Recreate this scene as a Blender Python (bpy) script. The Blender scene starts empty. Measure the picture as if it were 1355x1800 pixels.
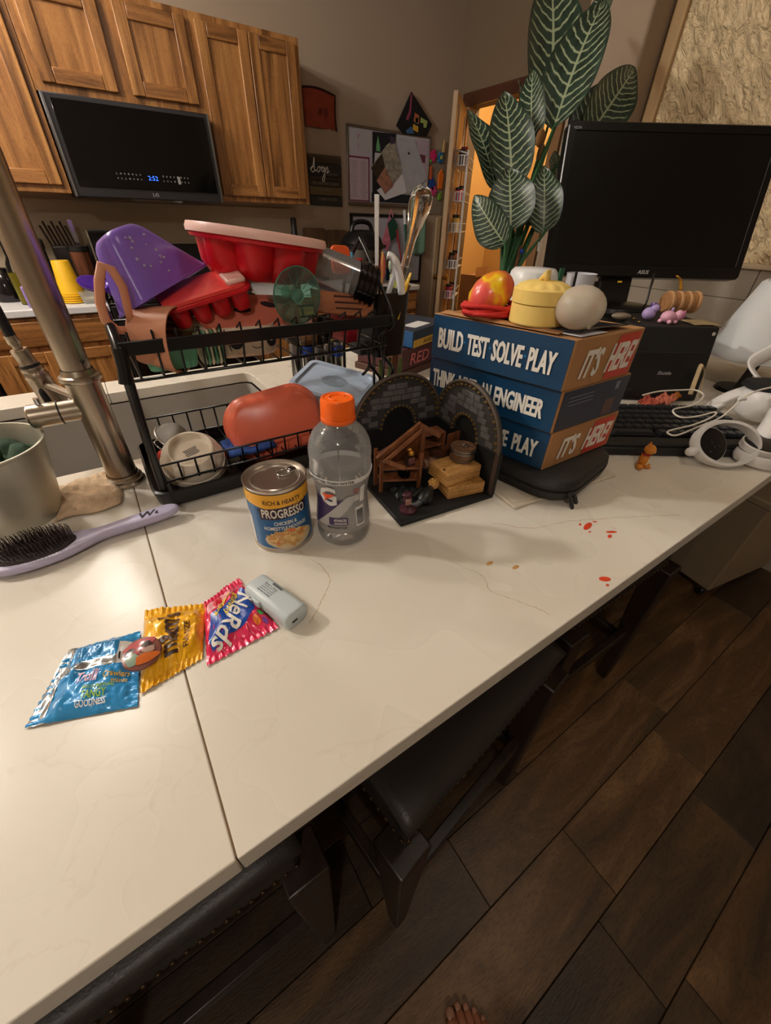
import bpy, bmesh, math, random
from mathutils import Vector as V, Matrix, Euler, noise
rad = math.radians
random.seed(7)
SC = bpy.context.scene
COL = SC.collection

# ---------------------------------------------------------------- camera, world, lights, exposure
cam_d = bpy.data.cameras.new('camera'); cam = bpy.data.objects.new('camera', cam_d); COL.objects.link(cam)
RX = V((0.83169133, -0.55479114, 0.02227827)); RY = V((-0.31633895, -0.50643735, -0.8021539)); RZ = V((0.45631042, 0.66009696, -0.5967016))
m = Matrix.Identity(4)
for i in range(3):
    m[i][0] = RX[i]; m[i][1] = -RY[i]; m[i][2] = -RZ[i]
m[2][3] = 0.41
cam.matrix_world = m
cam_d.sensor_fit = 'HORIZONTAL'; cam_d.sensor_width = 36.0; cam_d.lens = 684.84 / 1355 * 36; cam_d.clip_start = 0.02
SC.camera = cam
w = bpy.data.worlds.new('world'); SC.world = w; w.use_nodes = True
w.node_tree.nodes['Background'].inputs[0].default_value = (1.0, 0.86, 0.72, 1); w.node_tree.nodes['Background'].inputs[1].default_value = 0.05
vs = SC.view_settings; vs.view_transform = 'Standard'; vs.look = 'None'; vs.exposure = -0.08; vs.gamma = 1.0; vs.use_curve_mapping = False
CEIL = 1.85
LAMPS = [(-0.47, 2.64, 34), (-0.58, 1.72, 24), (-1.60, 1.95, 120), (0.95, 0.08, 7), (-1.0, -1.3, 36)]  # last entry: unseen fill lamp added to brighten front faces
WARM = (1.0, 0.94, 0.87)
def thin(name, c=(1, 1, 1), tint=0.93, rough=0.03, gloss=1.0, haze=0.0):          # thin clear plastic or glass sheet
    if name in MATS: return MATS[name]
    mt = bpy.data.materials.new(name); mt.use_nodes = True; MATS[name] = mt; nt = mt.node_tree
    nt.nodes.remove(nt.nodes['Principled BSDF']); out = nt.nodes['Material Output']
    tr = nt.nodes.new('ShaderNodeBsdfTransparent'); tr.inputs[0].default_value = (c[0] * tint, c[1] * tint, c[2] * tint, 1)
    gl = nt.nodes.new('ShaderNodeBsdfGlossy'); gl.inputs['Roughness'].default_value = rough; gl.inputs[0].default_value = (gloss, gloss, gloss, 1)
    fr = nt.nodes.new('ShaderNodeFresnel'); fr.inputs[0].default_value = 1.45; mx = nt.nodes.new('ShaderNodeMixShader')
    nt.links.new(fr.outputs[0], mx.inputs[0]); nt.links.new(tr.outputs[0], mx.inputs[1]); nt.links.new(gl.outputs[0], mx.inputs[2]); 
    res = mx.outputs[0]
    if haze:
        df = nt.nodes.new('ShaderNodeBsdfDiffuse'); df.inputs[0].default_value = (0.8 * c[0], 0.8 * c[1], 0.8 * c[2], 1); m2 = nt.nodes.new('ShaderNodeMixShader'); m2.inputs[0].default_value = haze
        nt.links.new(res, m2.inputs[1]); nt.links.new(df.outputs[0], m2.inputs[2]); res = m2.outputs[0]
    nt.links.new(res, out.inputs[0]); return mt
def point(name, loc, power, size, col=WARM):
    d = bpy.data.lights.new(name, 'POINT'); d.energy = power; d.shadow_soft_size = size; d.color = col
    o = bpy.data.objects.new(name, d); COL.objects.link(o); o.location = loc; return o

# ---------------------------------------------------------------- helpers
def lin(c):
    c = c / 255.0
    return c / 12.92 if c <= 0.04045 else ((c + 0.055) / 1.055) ** 2.4
def rgb(*c): return (lin(c[0]), lin(c[1]), lin(c[2]), 1.0)
MATS = {}
def mat(name, c, rough=0.5, metal=0.0, spec=0.5, trans=0.0, ior=1.45, emit=0.0, coat=0.0, bump=0.0, bscale=60.0, vary=0.0, vscale=8.0, stretch=None, alpha=1.0, sss=0.0):
    if name in MATS: return MATS[name]
    mt = bpy.data.materials.new(name); mt.use_nodes = True; MATS[name] = mt
    nt = mt.node_tree; p = nt.nodes['Principled BSDF']
    col = rgb(*c)
    p.inputs['Base Color'].default_value = col
    p.inputs['Roughness'].default_value = rough; p.inputs['Metallic'].default_value = metal
    p.inputs['Specular IOR Level'].default_value = spec; p.inputs['IOR'].default_value = ior
    p.inputs['Transmission Weight'].default_value = trans; p.inputs['Coat Weight'].default_value = coat
    if emit: p.inputs['Emission Color'].default_value = col; p.inputs['Emission Strength'].default_value = emit
    if alpha < 1: p.inputs['Alpha'].default_value = alpha
    if sss: p.inputs['Subsurface Weight'].default_value = sss; p.inputs['Subsurface Scale'].default_value = 0.01
    tc = None
    if bump or vary:
        tc = nt.nodes.new('ShaderNodeTexCoord'); mp = nt.nodes.new('ShaderNodeMapping'); nt.links.new(tc.outputs['Object'], mp.inputs[0])
        if stretch: mp.inputs['Scale'].default_value = stretch
    if bump:
        n = nt.nodes.new('ShaderNodeTexNoise'); n.inputs['Scale'].default_value = bscale; n.inputs['Detail'].default_value = 5
        b = nt.nodes.new('ShaderNodeBump'); b.inputs['Strength'].default_value = bump; b.inputs['Distance'].default_value = 0.004
        nt.links.new(mp.outputs[0], n.inputs['Vector']); nt.links.new(n.outputs[0], b.inputs['Height']); nt.links.new(b.outputs[0], p.inputs['Normal'])
    if vary:
        n = nt.nodes.new('ShaderNodeTexNoise'); n.inputs['Scale'].default_value = vscale; n.inputs['Detail'].default_value = 6
        r = nt.nodes.new('ShaderNodeValToRGB'); e = r.color_ramp.elements
        e[0].position = 0.3; e[1].position = 0.7
        e[0].color = tuple(x * (1 - vary) for x in col[:3]) + (1,); e[1].color = tuple(min(1, x * (1 + vary)) for x in col[:3]) + (1,)
        nt.links.new(mp.outputs[0], n.inputs['Vector']); nt.links.new(n.outputs[0], r.inputs[0]); nt.links.new(r.outputs[0], p.inputs['Base Color'])
    return mt
def ramp(nt, src, stops):
    r = nt.nodes.new('ShaderNodeValToRGB'); e = r.color_ramp.elements
    while len(e) < len(stops): e.new(0.5)
    for el, (pos, c) in zip(e, stops): el.position = pos; el.color = c
    nt.links.new(src, r.inputs[0]); return r.outputs[0]

class B:                                                            # mesh collector
    def __init__(s): s.v = []; s.f = []; s.mi = []; s.cm = 0
    def add(s, vs, fs, M=None):
        o = len(s.v)
        s.v += [tuple(M @ V(p)) if M is not None else tuple(p) for p in vs]
        s.f += [tuple(i + o for i in f) for f in fs]; s.mi += [s.cm] * len(fs); return s
    def m(s, i): s.cm = i; return s
    def box(s, c, d, M=None, rz=0, taper=1.0):
        x, y, z = d[0] / 2, d[1] / 2, d[2] / 2; t = taper
        vs = [(-x, -y, -z), (x, -y, -z), (x, y, -z), (-x, y, -z), (-x * t, -y * t, z), (x * t, -y * t, z), (x * t, y * t, z), (-x * t, y * t, z)]
        T = Matrix.Translation(c) @ Matrix.Rotation(rz, 4, 'Z')
        if M is not None: T = M @ T
        return s.add(vs, [(3, 2, 1, 0), (4, 5, 6, 7), (0, 1, 5, 4), (1, 2, 6, 5), (2, 3, 7, 6), (3, 0, 4, 7)], T)
    def lathe(s, prof, n=32, M=None, cap0=True, cap1=True, fx=1.0, lobes=0, lob=0.0, sq=0.0):
        vs = []; fs = []; k = len(prof)
        for j in range(n):
            a = 2 * math.pi * j / n; ca, sa = math.cos(a), math.sin(a)
            q = 1.0
            if sq: q = 1.0 / (abs(ca) ** (2 + sq) + abs(sa) ** (2 + sq)) ** (1 / (2 + sq))
            if lobes: q *= 1 + lob * (abs(math.cos(a * lobes / 2)) - 0.6)
            for r, z in prof: vs.append((r * q * ca * fx, r * q * sa, z))
        for j in range(n):
            j2 = (j + 1) % n
            for i in range(k - 1): fs.append((j * k + i, j2 * k + i, j2 * k + i + 1, j * k + i + 1))
        if cap0 and prof[0][0] > 1e-5: fs.append(tuple(j * k for j in range(n))[::-1])
        if cap1 and prof[-1][0] > 1e-5: fs.append(tuple(j * k + k - 1 for j in range(n)))
        return s.add(vs, fs, M)
    def cyl(s, p0, p1, r0, r1=None, n=16): 
        return s.tube([p0, p1], [r0, r0 if r1 is None else r1], n)
    def tube(s, path, r, n=8, closed=False, flat=1.0, up=None, M=None):
        P = [V(p) for p in path]; k = len(P); vs = []; fs = []
        rr = r if isinstance(r, (list, tuple)) else [r] * k
        prev = None
        for i, p in enumerate(P):
            if closed: t = (P[(i + 1) % k] - P[i - 1])
            else: t = P[min(i + 1, k - 1)] - P[max(i - 1, 0)]
            t = t.normalized() if t.length > 1e-9 else V((0, 0, 1))
            if prev is None:
                u = V(up) if up else (V((0, 0, 1)) if abs(t.z) < 0.9 else V((1, 0, 0)))
                u = (u - t * u.dot(t)).normalized()
            else:
                u = prev - t * prev.dot(t); u = u.normalized() if u.length > 1e-6 else prev
            prev = u; q = t.cross(u)
            for j in range(n):
                a = 2 * math.pi * j / n
                vs.append(tuple(p + u * math.cos(a) * rr[i] * flat + q * math.sin(a) * rr[i]))
        for i in range(k if closed else k - 1):
            i2 = (i + 1) % k
            for j in range(n):
                j2 = (j + 1) % n; fs.append((i * n + j, i * n + j2, i2 * n + j2, i2 * n + j))
        if not closed: fs.append(tuple(range(n))[::-1]); fs.append(tuple((k - 1) * n + j for j in range(n)))
        return s.add(vs, fs, M)
    def prism(s, poly, z0, z1, M=None, top=1.0):
        n = len(poly); cx = sum(p[0] for p in poly) / n; cy = sum(p[1] for p in poly) / n
        vs = [(x, y, z0) for x, y in poly] + [(cx + (x - cx) * top, cy + (y - cy) * top, z1) for x, y in poly]
        fs = [tuple(range(n))[::-1], tuple(range(n, 2 * n))] + [(i, (i + 1) % n, n + (i + 1) % n, n + i) for i in range(n)]
        return s.add(vs, fs, M)
    def grid(s, fn, nu, nv, M=None):
        vs = [fn(i / nu, j / nv) for j in range(nv + 1) for i in range(nu + 1)]
        fs = [(j * (nu + 1) + i, j * (nu + 1) + i + 1, (j + 1) * (nu + 1) + i + 1, (j + 1) * (nu + 1) + i) for j in range(nv) for i in range(nu)]
        return s.add(vs, fs, M)
    def ell(s, c, r, M=None, nu=20, nv=12, e=1.0):
        prof = []
        vs = []; fs = []
        if not isinstance(r, (tuple, list)): r = (r, r, r)
        T = Matrix.Translation(c) if M is None else M @ Matrix.Translation(c)
        T = T @ Matrix.Diagonal((r[0], r[1], r[2], 1))
        prof = [(max(math.sin(math.pi * i / nv), 1e-4) ** e, -math.cos(math.pi * i / nv)) for i in range(nv + 1)]
        return s.lathe(prof, nu, T, False, False)
    def poly(s, pts, M=None): return s.add(pts, [tuple(range(len(pts)))], M)

def part(name, b, mats, parent=None, smooth=35, bevel=0.0, sub=0, solid=0.0, seg=2, kind=None, label=None):
    me = bpy.data.meshes.new(name); me.from_pydata(b.v, [], b.f)
    mats = mats if isinstance(mats, (list, tuple)) else [mats]
    for mm in mats: me.materials.append(mm)
    if len(mats) > 1: me.polygons.foreach_set('material_index', b.mi)
    me.update()
    o = bpy.data.objects.new(name, me); COL.objects.link(o)
    if smooth:
        me.polygons.foreach_set('use_smooth', [True] * len(me.polygons))
        if smooth < 180: me.set_sharp_from_angle(angle=rad(smooth))
    if solid: md = o.modifiers.new('solid', 'SOLIDIFY'); md.thickness = solid; md.offset = 0
    if bevel: md = o.modifiers.new('bevel', 'BEVEL'); md.width = bevel; md.segments = seg; md.limit_method = 'ANGLE'; md.angle_limit = rad(40); md.use_clamp_overlap = True
    if sub: md = o.modifiers.new('sub', 'SUBSURF'); md.levels = sub; md.render_levels = sub
    if parent is not None: o.parent = parent
    if kind: o['kind'] = kind
    if label: o['label'] = label
    return o
def tag(o, label, cat, group=None):
    o['label'] = label; o['category'] = cat
    if group: o['group'] = group
    return o
def thing(name, label, cat, loc=(0, 0, 0), rz=0.0, group=None, M=None):
    o = bpy.data.objects.new(name, None); COL.objects.link(o); o.empty_display_size = 0.02
    if M is not None: o.matrix_world = M
    else: o.location = loc; o.rotation_euler = (0, 0, rz)
    return tag(o, label, cat, group)
def solo(name, b, mats, label, cat, group=None, **k): return tag(part(name, b, mats, None, **k), label, cat, group)
def struct(name, b, mats, parent=None, **k): return part(name, b, mats, parent, kind=None if parent else 'structure', **k)
def dup(root, M=None, label=None):
    r = root.copy(); COL.objects.link(r)
    if M is not None: r.matrix_world = M
    if label: r['label'] = label
    for ch in list(root.children):
        c = ch.copy(); COL.objects.link(c); c.parent = r
        for g in list(ch.children):
            d = g.copy(); COL.objects.link(d); d.parent = c
    return r
def frame(o, x, y):                                                 # matrix from origin and two axes
    x = V(x).normalized(); y = V(y); y = (y - x * y.dot(x)).normalized(); z = x.cross(y)
    M = Matrix.Identity(4)
    for i in range(3): M[i][0] = x[i]; M[i][1] = y[i]; M[i][2] = z[i]; M[i][3] = o[i]
    return M
def axis(o, z, hint=(0, 0, 1)):                                     # matrix whose z axis points along z
    z = V(z).normalized(); h = V(hint)
    if abs(z.dot(h)) > 0.98: h = V((1, 0, 0))
    x = h.cross(z).normalized(); return frame(o, x, z.cross(x))
T = Matrix.Translation
def rot(a, ax): return Matrix.Rotation(rad(a), 4, ax)
def text_mesh(s, off=0.02):
    cu = bpy.data.curves.new('lettering', 'FONT'); cu.body = s; cu.offset = off; cu.resolution_u = 2
    o = bpy.data.objects.new('lettering', cu); me = bpy.data.meshes.new_from_object(o)
    vs = [v.co.copy() for v in me.vertices]; fs = [tuple(p.vertices) for p in me.polygons]
    bpy.data.objects.remove(o); bpy.data.curves.remove(cu); bpy.data.meshes.remove(me)
    x0 = min(v.x for v in vs); x1 = max(v.x for v in vs); y0 = min(v.y for v in vs); y1 = max(v.y for v in vs)
    return [((v.x - x0) / (x1 - x0), (v.y - y0) / (y1 - y0)) for v in vs], fs
TM = {}; TR_ = {}
def refine(s, off, n=1):                                             # denser lettering for curved surfaces
    if (s, off) in TR_: return TR_[(s, off)]
    vs, fs = TM[(s, off)]; bm = bmesh.new(); bv = [bm.verts.new((x, y, 0)) for x, y in vs]
    for f in fs:
        try: bm.faces.new([bv[i] for i in f])
        except ValueError: pass
    bmesh.ops.triangulate(bm, faces=bm.faces[:])
    for lim in (0.25 / max(1, len(s) * 0.35) , 0.12 / max(1, len(s) * 0.35)):
        e = [e for e in bm.edges if abs(e.verts[0].co.x - e.verts[1].co.x) > lim or abs(e.verts[0].co.y - e.verts[1].co.y) > 0.3]
        if e: bmesh.ops.subdivide_edges(bm, edges=e, cuts=1); bmesh.ops.triangulate(bm, faces=bm.faces[:])
    bm.verts.index_update(); TR_[(s, off)] = ([(v.co.x, v.co.y) for v in bm.verts], [tuple(v.index for v in f.verts) for f in bm.faces]); bm.free(); return TR_[(s, off)]
def text(b, s, x, y, w_, h_, M=None, z=0.0, shear=0.0, bend=None, rot180=False, off=0.02):
    if (s, off) not in TM: TM[(s, off)] = text_mesh(s, off)
    vs, fs = TM[(s, off)]; out = []
    if bend: vs, fs = refine(s, off)
    for u, v in vs:
        if rot180: u, v = 1 - u, 1 - v
        px, py = x + u * w_ + shear * v * h_, y + v * h_
        out.append(bend(px, py) if bend else (px, py, z))
    return b.add(out, fs, M)
def catmull(P, n=6, closed=False):
    P = [V(p) for p in P]; k = len(P); out = []
    for i in range(k if closed else k - 1):
        g = lambda j: P[j % k] if closed else P[max(0, min(k - 1, j))]
        a, b_, c, d = g(i - 1), g(i), g(i + 1), g(i + 2)
        for t in range(n):
            t = t / n
            out.append(0.5 * ((2 * b_) + (c - a) * t + (2 * a - 5 * b_ + 4 * c - d) * t * t + (3 * b_ - a - 3 * c + d) * t ** 3))
    if not closed: out.append(P[-1])
    return out
def rrect(w_, h_, r, n=5, cx=0, cy=0):
    pts = []
    for qx, qy, a0 in ((1, 1, 0), (-1, 1, 90), (-1, -1, 180), (1, -1, 270)):
        for i in range(n + 1):
            a = rad(a0 + 90 * i / n); pts.append((cx + qx * (w_ / 2 - r) + r * math.cos(a), cy + qy * (h_ / 2 - r) + r * math.sin(a)))
    return pts
def loft(b, loops, cap0=True, cap1=True, M=None):                   # bridge equal-length loops of 3-D points
    n = len(loops[0]); vs = [p for l in loops for p in l]; fs = []
    for k in range(len(loops) - 1):
        for i in range(n): fs.append((k * n + i, k * n + (i + 1) % n, (k + 1) * n + (i + 1) % n, (k + 1) * n + i))
    if cap0: fs.append(tuple(range(n))[::-1])
    if cap1: fs.append(tuple((len(loops) - 1) * n + i for i in range(n)))
    return b.add(vs, fs, M)
def rl(w_, h_, r, z, n=5, cx=0, cy=0): return [(x, y, z) for x, y in rrect(w_, h_, r, n, cx, cy)]
# ---------------------------------------------------------------- materials for the shell
def wood(name, c1, c2, c3, stretch=(18, 18, 1.4), rough=0.38, obj_rand=False, coat=0.15, contrast=(0.35, 0.52, 0.7), fine=9.0, bump=0.12):
    mt = bpy.data.materials.new(name); mt.use_nodes = True; nt = mt.node_tree; p = nt.nodes['Principled BSDF']
    tc = nt.nodes.new('ShaderNodeTexCoord'); mp = nt.nodes.new('ShaderNodeMapping'); mp.inputs['Scale'].default_value = stretch
    nt.links.new(tc.outputs['Object'], mp.inputs[0]); src = mp.outputs[0]
    if obj_rand:
        oi = nt.nodes.new('ShaderNodeObjectInfo'); ml = nt.nodes.new('ShaderNodeVectorMath'); ml.operation = 'MULTIPLY_ADD'
        cb = nt.nodes.new('ShaderNodeCombineXYZ')
        for i in range(3): nt.links.new(oi.outputs['Random'], cb.inputs[i])
        ml.inputs[1].default_value = (37, 53, 19)
        nt.links.new(cb.outputs[0], ml.inputs[0]); nt.links.new(mp.outputs[0], ml.inputs[2]); src = ml.outputs[0]
    n1 = nt.nodes.new('ShaderNodeTexNoise'); n1.inputs['Scale'].default_value = 1.0; n1.inputs['Detail'].default_value = 8; n1.inputs['Distortion'].default_value = 0.8; n1.inputs['Roughness'].default_value = 0.65
    nt.links.new(src, n1.inputs['Vector'])
    col = ramp(nt, n1.outputs[0], [(contrast[0], rgb(*c1)), (contrast[1], rgb(*c2)), (contrast[2], rgb(*c3))])
    m2 = nt.nodes.new('ShaderNodeVectorMath'); m2.operation = 'SCALE'; m2.inputs['Scale'].default_value = fine; nt.links.new(src, m2.inputs[0])
    n2 = nt.nodes.new('ShaderNodeTexNoise'); n2.inputs['Detail'].default_value = 3; nt.links.new(m2.outputs[0], n2.inputs['Vector'])
    g = ramp(nt, n2.outputs[0], [(0.36, (0.42, 0.36, 0.32, 1)), (0.5, (1, 1, 1, 1))])
    mx = nt.nodes.new('ShaderNodeMixRGB'); mx.blend_type = 'MULTIPLY'; mx.inputs[0].default_value = 0.55; nt.links.new(col, mx.inputs[1]); nt.links.new(g, mx.inputs[2])
    out = mx.outputs[0]
    if obj_rand:
        v = ramp(nt, oi.outputs['Random'], [(0.0, (0.38, 0.37, 0.37, 1)), (0.45, (0.75, 0.74, 0.72, 1)), (1.0, (1.9, 1.75, 1.5, 1))])
        mz = nt.nodes.new('ShaderNodeMixRGB'); mz.blend_type = 'MULTIPLY'; mz.inputs[0].default_value = 1.0; nt.links.new(out, mz.inputs[1]); nt.links.new(v, mz.inputs[2]); out = mz.outputs[0]
    nt.links.new(out, p.inputs['Base Color']); p.inputs['Roughness'].default_value = rough; p.inputs['Coat Weight'].default_value = coat; p.inputs['Coat Roughness'].default_value = 0.25
    b = nt.nodes.new('ShaderNodeBump'); b.inputs['Strength'].default_value = bump; b.inputs['Distance'].default_value = 0.002
    nt.links.new(n2.outputs[0], b.inputs['Height']); nt.links.new(b.outputs[0], p.inputs['Normal'])
    MATS[name] = mt; return mt
OAK = wood('oak', (104, 66, 30), (164, 112, 60), (196, 144, 84))
OAKH = wood('oak_rail', (104, 66, 30), (160, 108, 58), (190, 138, 80), stretch=(1.4, 18, 18))
PLANK = wood('floor_plank', (42, 32, 23), (75, 57, 39), (115, 90, 62), stretch=(2.0, 9, 9), rough=0.42, obj_rand=True, coat=0.0, contrast=(0.3, 0.5, 0.72), fine=6.0, bump=0.3)
WALNUT = wood('brown_wood', (70, 38, 20), (112, 64, 34), (140, 84, 46), stretch=(14, 14, 2))
WALL = mat('wall_paint', (168, 150, 130), 0.85, bump=0.05, bscale=120)
def quartz():
    mt = bpy.data.materials.new('white_quartz'); mt.use_nodes = True; nt = mt.node_tree; p = nt.nodes['Principled BSDF']
    tc = nt.nodes.new('ShaderNodeTexCoord'); n = nt.nodes.new('ShaderNodeTexNoise'); n.inputs['Scale'].default_value = 2.2; n.inputs['Detail'].default_value = 4; n.inputs['Distortion'].default_value = 0.2
    nt.links.new(tc.outputs['Object'], n.inputs['Vector'])
    base = ramp(nt, n.outputs[0], [(0.3, rgb(215, 207, 192)), (0.5, rgb(222, 216, 203)), (0.7, rgb(226, 222, 212))])
    v = nt.nodes.new('ShaderNodeTexNoise'); v.inputs['Scale'].default_value = 2.1; v.inputs['Detail'].default_value = 7; v.inputs['Distortion'].default_value = 1.2; v.noise_dimensions = '3D'
    nt.links.new(tc.outputs['Object'], v.inputs['Vector'])
    vein = ramp(nt, v.outputs[0], [(0.497, (0, 0, 0, 1)), (0.5, (0.12, 0.12, 0.12, 1)), (0.503, (0, 0, 0, 1))])
    mx = nt.nodes.new('ShaderNodeMixRGB'); nt.links.new(vein, mx.inputs[0]); nt.links.new(base, mx.inputs[1]); mx.inputs[2].default_value = rgb(190, 160, 120)
    nt.links.new(mx.outputs[0], p.inputs['Base Color']); p.inputs['Roughness'].default_value = 0.2; p.inputs['Specular IOR Level'].default_value = 0.5
    n3 = nt.nodes.new('ShaderNodeTexNoise'); n3.inputs['Scale'].default_value = 5; nt.links.new(tc.outputs['Object'], n3.inputs['Vector'])
    r3 = ramp(nt, n3.outputs[0], [(0.3, (0.24, 0.24, 0.24, 1)), (0.7, (0.31, 0.31, 0.31, 1))]); nt.links.new(r3, p.inputs['Roughness'])
    nt.links.new(r3, p.inputs['Roughness']); MATS['quartz'] = mt; return mt
QUARTZ = quartz()
def stucco():
    mt = mat('stucco', (226, 202, 160), 0.42)
    nt = mt.node_tree; p = nt.nodes['Principled BSDF']; tc = nt.nodes.new('ShaderNodeTexCoord')
    mp = nt.nodes.new('ShaderNodeMapping'); mp.inputs['Scale'].default_value = (1, 1, 1.0); mp.inputs['Rotation'].default_value = (rad(35), 0, 0); nt.links.new(tc.outputs['Object'], mp.inputs[0])
    s2 = nt.nodes.new('ShaderNodeMapping'); s2.inputs['Scale'].default_value = (1, 2.4, 1.0); nt.links.new(mp.outputs[0], s2.inputs[0])
    n = nt.nodes.new('ShaderNodeTexNoise'); n.inputs['Scale'].default_value = 17; n.inputs['Detail'].default_value = 3; n.inputs['Distortion'].default_value = 1.0; nt.links.new(s2.outputs[0], n.inputs['Vector'])
    b = nt.nodes.new('ShaderNodeBump'); b.inputs['Strength'].default_value = 1.0; b.inputs['Distance'].default_value = 0.05; nt.links.new(n.outputs[0], b.inputs['Height']); nt.links.new(b.outputs[0], p.inputs['Normal'])
    return mt
STUCCO = stucco()
BLACK = mat('black_plastic', (22, 21, 22), 0.35)
BLACKM = mat('black_matte', (20, 20, 20), 0.6)
GLOSSB = mat('black_gloss', (8, 8, 9), 0.08)
CHROME = mat('chrome', (205, 205, 205), 0.12, 1.0)
STEEL = mat('brushed_steel', (150, 150, 148), 0.35, 1.0)
NICKEL = mat('brushed_nickel', (176, 164, 148), 0.3, 1.0)
WHITE = mat('white_plastic', (226, 226, 226), 0.4)
WHITEP = mat('white_paper', (214, 214, 220), 0.8)
INKD = mat('dark_print', (30, 28, 32), 0.6)
INKW = mat('white_print', (232, 228, 218), 0.5)
BRASS = mat('brass', (190, 150, 80), 0.2, 1.0)
CARD = mat('cardboard', (170, 124, 80), 0.8, vary=0.08, vscale=12)

# ---------------------------------------------------------------- room shell
FZ = -0.92; YW = 3.54; XR = 2.35; XD = 3.07
b = B().box((0.9, 1.0, FZ - 0.03), (7.2, 8.4, 0.04)); floor = struct('floor', b, mat('floor_gap', (24, 18, 14), 0.8))
def plank(x0, x1, y0, y1):
    L = x1 - x0 - 0.0016; W_ = y1 - y0 - 0.0016
    bb = B().box((0, 0, 0), (L, W_, 0.01)); o = part('floor_plank', bb, PLANK, floor, smooth=0, bevel=0.0012, seg=1); o.location = ((x0 + x1) / 2, (y0 + y1) / 2, FZ - 0.0051)
known = {0: [-0.2, 0.34, 1.194], -1: [0.03, 0.62, 1.10, 2.05], -2: [0.1, 0.54, 1.02, 1.86], 1: [0.1, 0.62, 1.45], -3: [0.62, 1.5]}
PW = 0.1585
for r in range(-7, 7):
    y0 = -0.004 + PW * r; ks = known.get(r)
    if not ks: ks = [-0.3 + ((r * 0.47) % 1.0) + 0.85 * k for k in range(4)]
    xs = [-1.0] + [x for x in ks if x > -0.95]
    while xs[-1] < 3.0: xs.append(xs[-1] + random.uniform(0.7, 1.15))
    xs[-1] = min(xs[-1], 3.6)
    for a, c in zip(xs, xs[1:]): plank(a, c, y0, y0 + PW)
struct('ceiling', B().box((0.4, 0.9, CEIL + 0.05), (8.2, 8.4, 0.1)), mat('ceiling_paint', (205, 192, 172), 0.9))
struct('wall_back', B().box((0.285, YW + 0.05, 0.5), (5.77, 0.1, 3.0)), WALL)
# wall with the pantry doorway
b = B(); y0, y1, zt = 2.50, 3.38, 1.18
b.box((XD + 0.05, (y1 + YW) / 2, 0.5), (0.1, YW - y1, 3.0)); b.box((XD + 0.05, (y0 + y1) / 2, (zt + 2.0) / 2), (0.1, y1 - y0, 2.0 - zt)); b.box((XD + 0.05, (1.5 + y0) / 2, 0.5), (0.1, y0 - 1.5, 3.0))
struct('wall_right', b, mat('wall_paint_shaded', (122, 104, 82), 0.85))  # wall colour darkened to stand in for shade away from the lamps
TRIMD = wood('dark_trim', (58, 30, 18), (82, 46, 28), (100, 58, 36), stretch=(10, 2, 10))
b = B().box((XD - 0.012, (y0 + y1) / 2, zt + 0.04), (0.024, y1 - y0 + 0.16, 0.08)); struct('trim_1', b, TRIMD, bevel=0.004)
for i, yy in enumerate((y0 - 0.04, y1 + 0.04)): struct('trim_%d' % (i + 2), B().box((XD - 0.012, yy, (FZ + zt) / 2), (0.024, 0.08, zt - FZ)), mat('tan_trim', (150, 112, 74), 0.5), bevel=0.004)
# pantry behind the doorway
PAN = mat('pantry_paint', (226, 184, 116), 0.8)
b = B(); b.box((4.4, 3.0, 0.5), (0.06, 2.9, 3.0)); b.box((3.75, 4.3, 0.5), (1.3, 0.06, 3.0)); b.box((3.75, 1.75, 0.5), (1.3, 0.06, 3.0)); struct('wall_pantry', b, PAN)
# stub, column and stucco wall behind the desk end
b = B(); b.box((2.75, 1.78, 0.5), (0.72, 0.2, 3.0)); struct('wall_stub', b, WALL)
b = B(); b.box((2.34, 1.575, 0.5), (0.28, 0.29, 3.0)); struct('wall_column', b, mat('column_paint', (150, 130, 110), 0.75), bevel=0.014, seg=3)
b = B(); b.box((XR + 0.06, -0.7, 1.08), (0.12, 4.2, 1.56)); struct('wall_stucco', b, STUCCO)
struct('trim_4', B().box((XR - 0.005, 1.395, 1.1), (0.03, 0.055, 1.6)), mat('tan_corner', (178, 146, 104), 0.7), bevel=0.006)
# grey concrete block wainscot, block by block
BLK = mat('grey_block', (150, 140, 126), 0.8, bump=0.4, bscale=90, vary=0.08, vscale=5)
wains = struct('wall_wainscot', B().box((XR + 0.02, -0.7, -0.32), (0.06, 4.2, 1.2)), mat('mortar', (160, 150, 136), 0.9))
for r in range(2):
    z1 = 0.288 - r * 0.112 * 1.0
    for k in range(6):
        yc = 1.30 - k * 0.40 - (0.2 if r % 2 else 0.0)
        if yc < -0.9: continue
        bb = B().box((XR - 0.018, yc, z1 - 0.055), (0.04, 0.3975, 0.1105)); part('block', bb, BLK, wains, bevel=0.002, smooth=0)
for r in range(2, 4):
    for k in range(4):
        yc = 1.30 - k * 0.40 - (0.2 if r % 2 else 0.0)
        bb = B().box((XR - 0.018, yc, 0.288 - r * 0.112 - 0.055), (0.04, 0.3975, 0.1105)); part('block', bb, BLK, wains, bevel=0.002, smooth=0)
struct('trim_5', B().box((XR - 0.02, -0.3, 0.297), (0.07, 3.35, 0.018)), mat('ledge_paint', (196, 178, 150), 0.7), bevel=0.005)
b = B(); b.box((-2.6, 0.9, 0.5), (0.1, 8.2, 3.0)); struct('wall_left', b, WALL)
b = B(); b.box((0.4, -2.9, 0.5), (8.0, 0.1, 3.0)); struct('wall_front', b, WALL)
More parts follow.
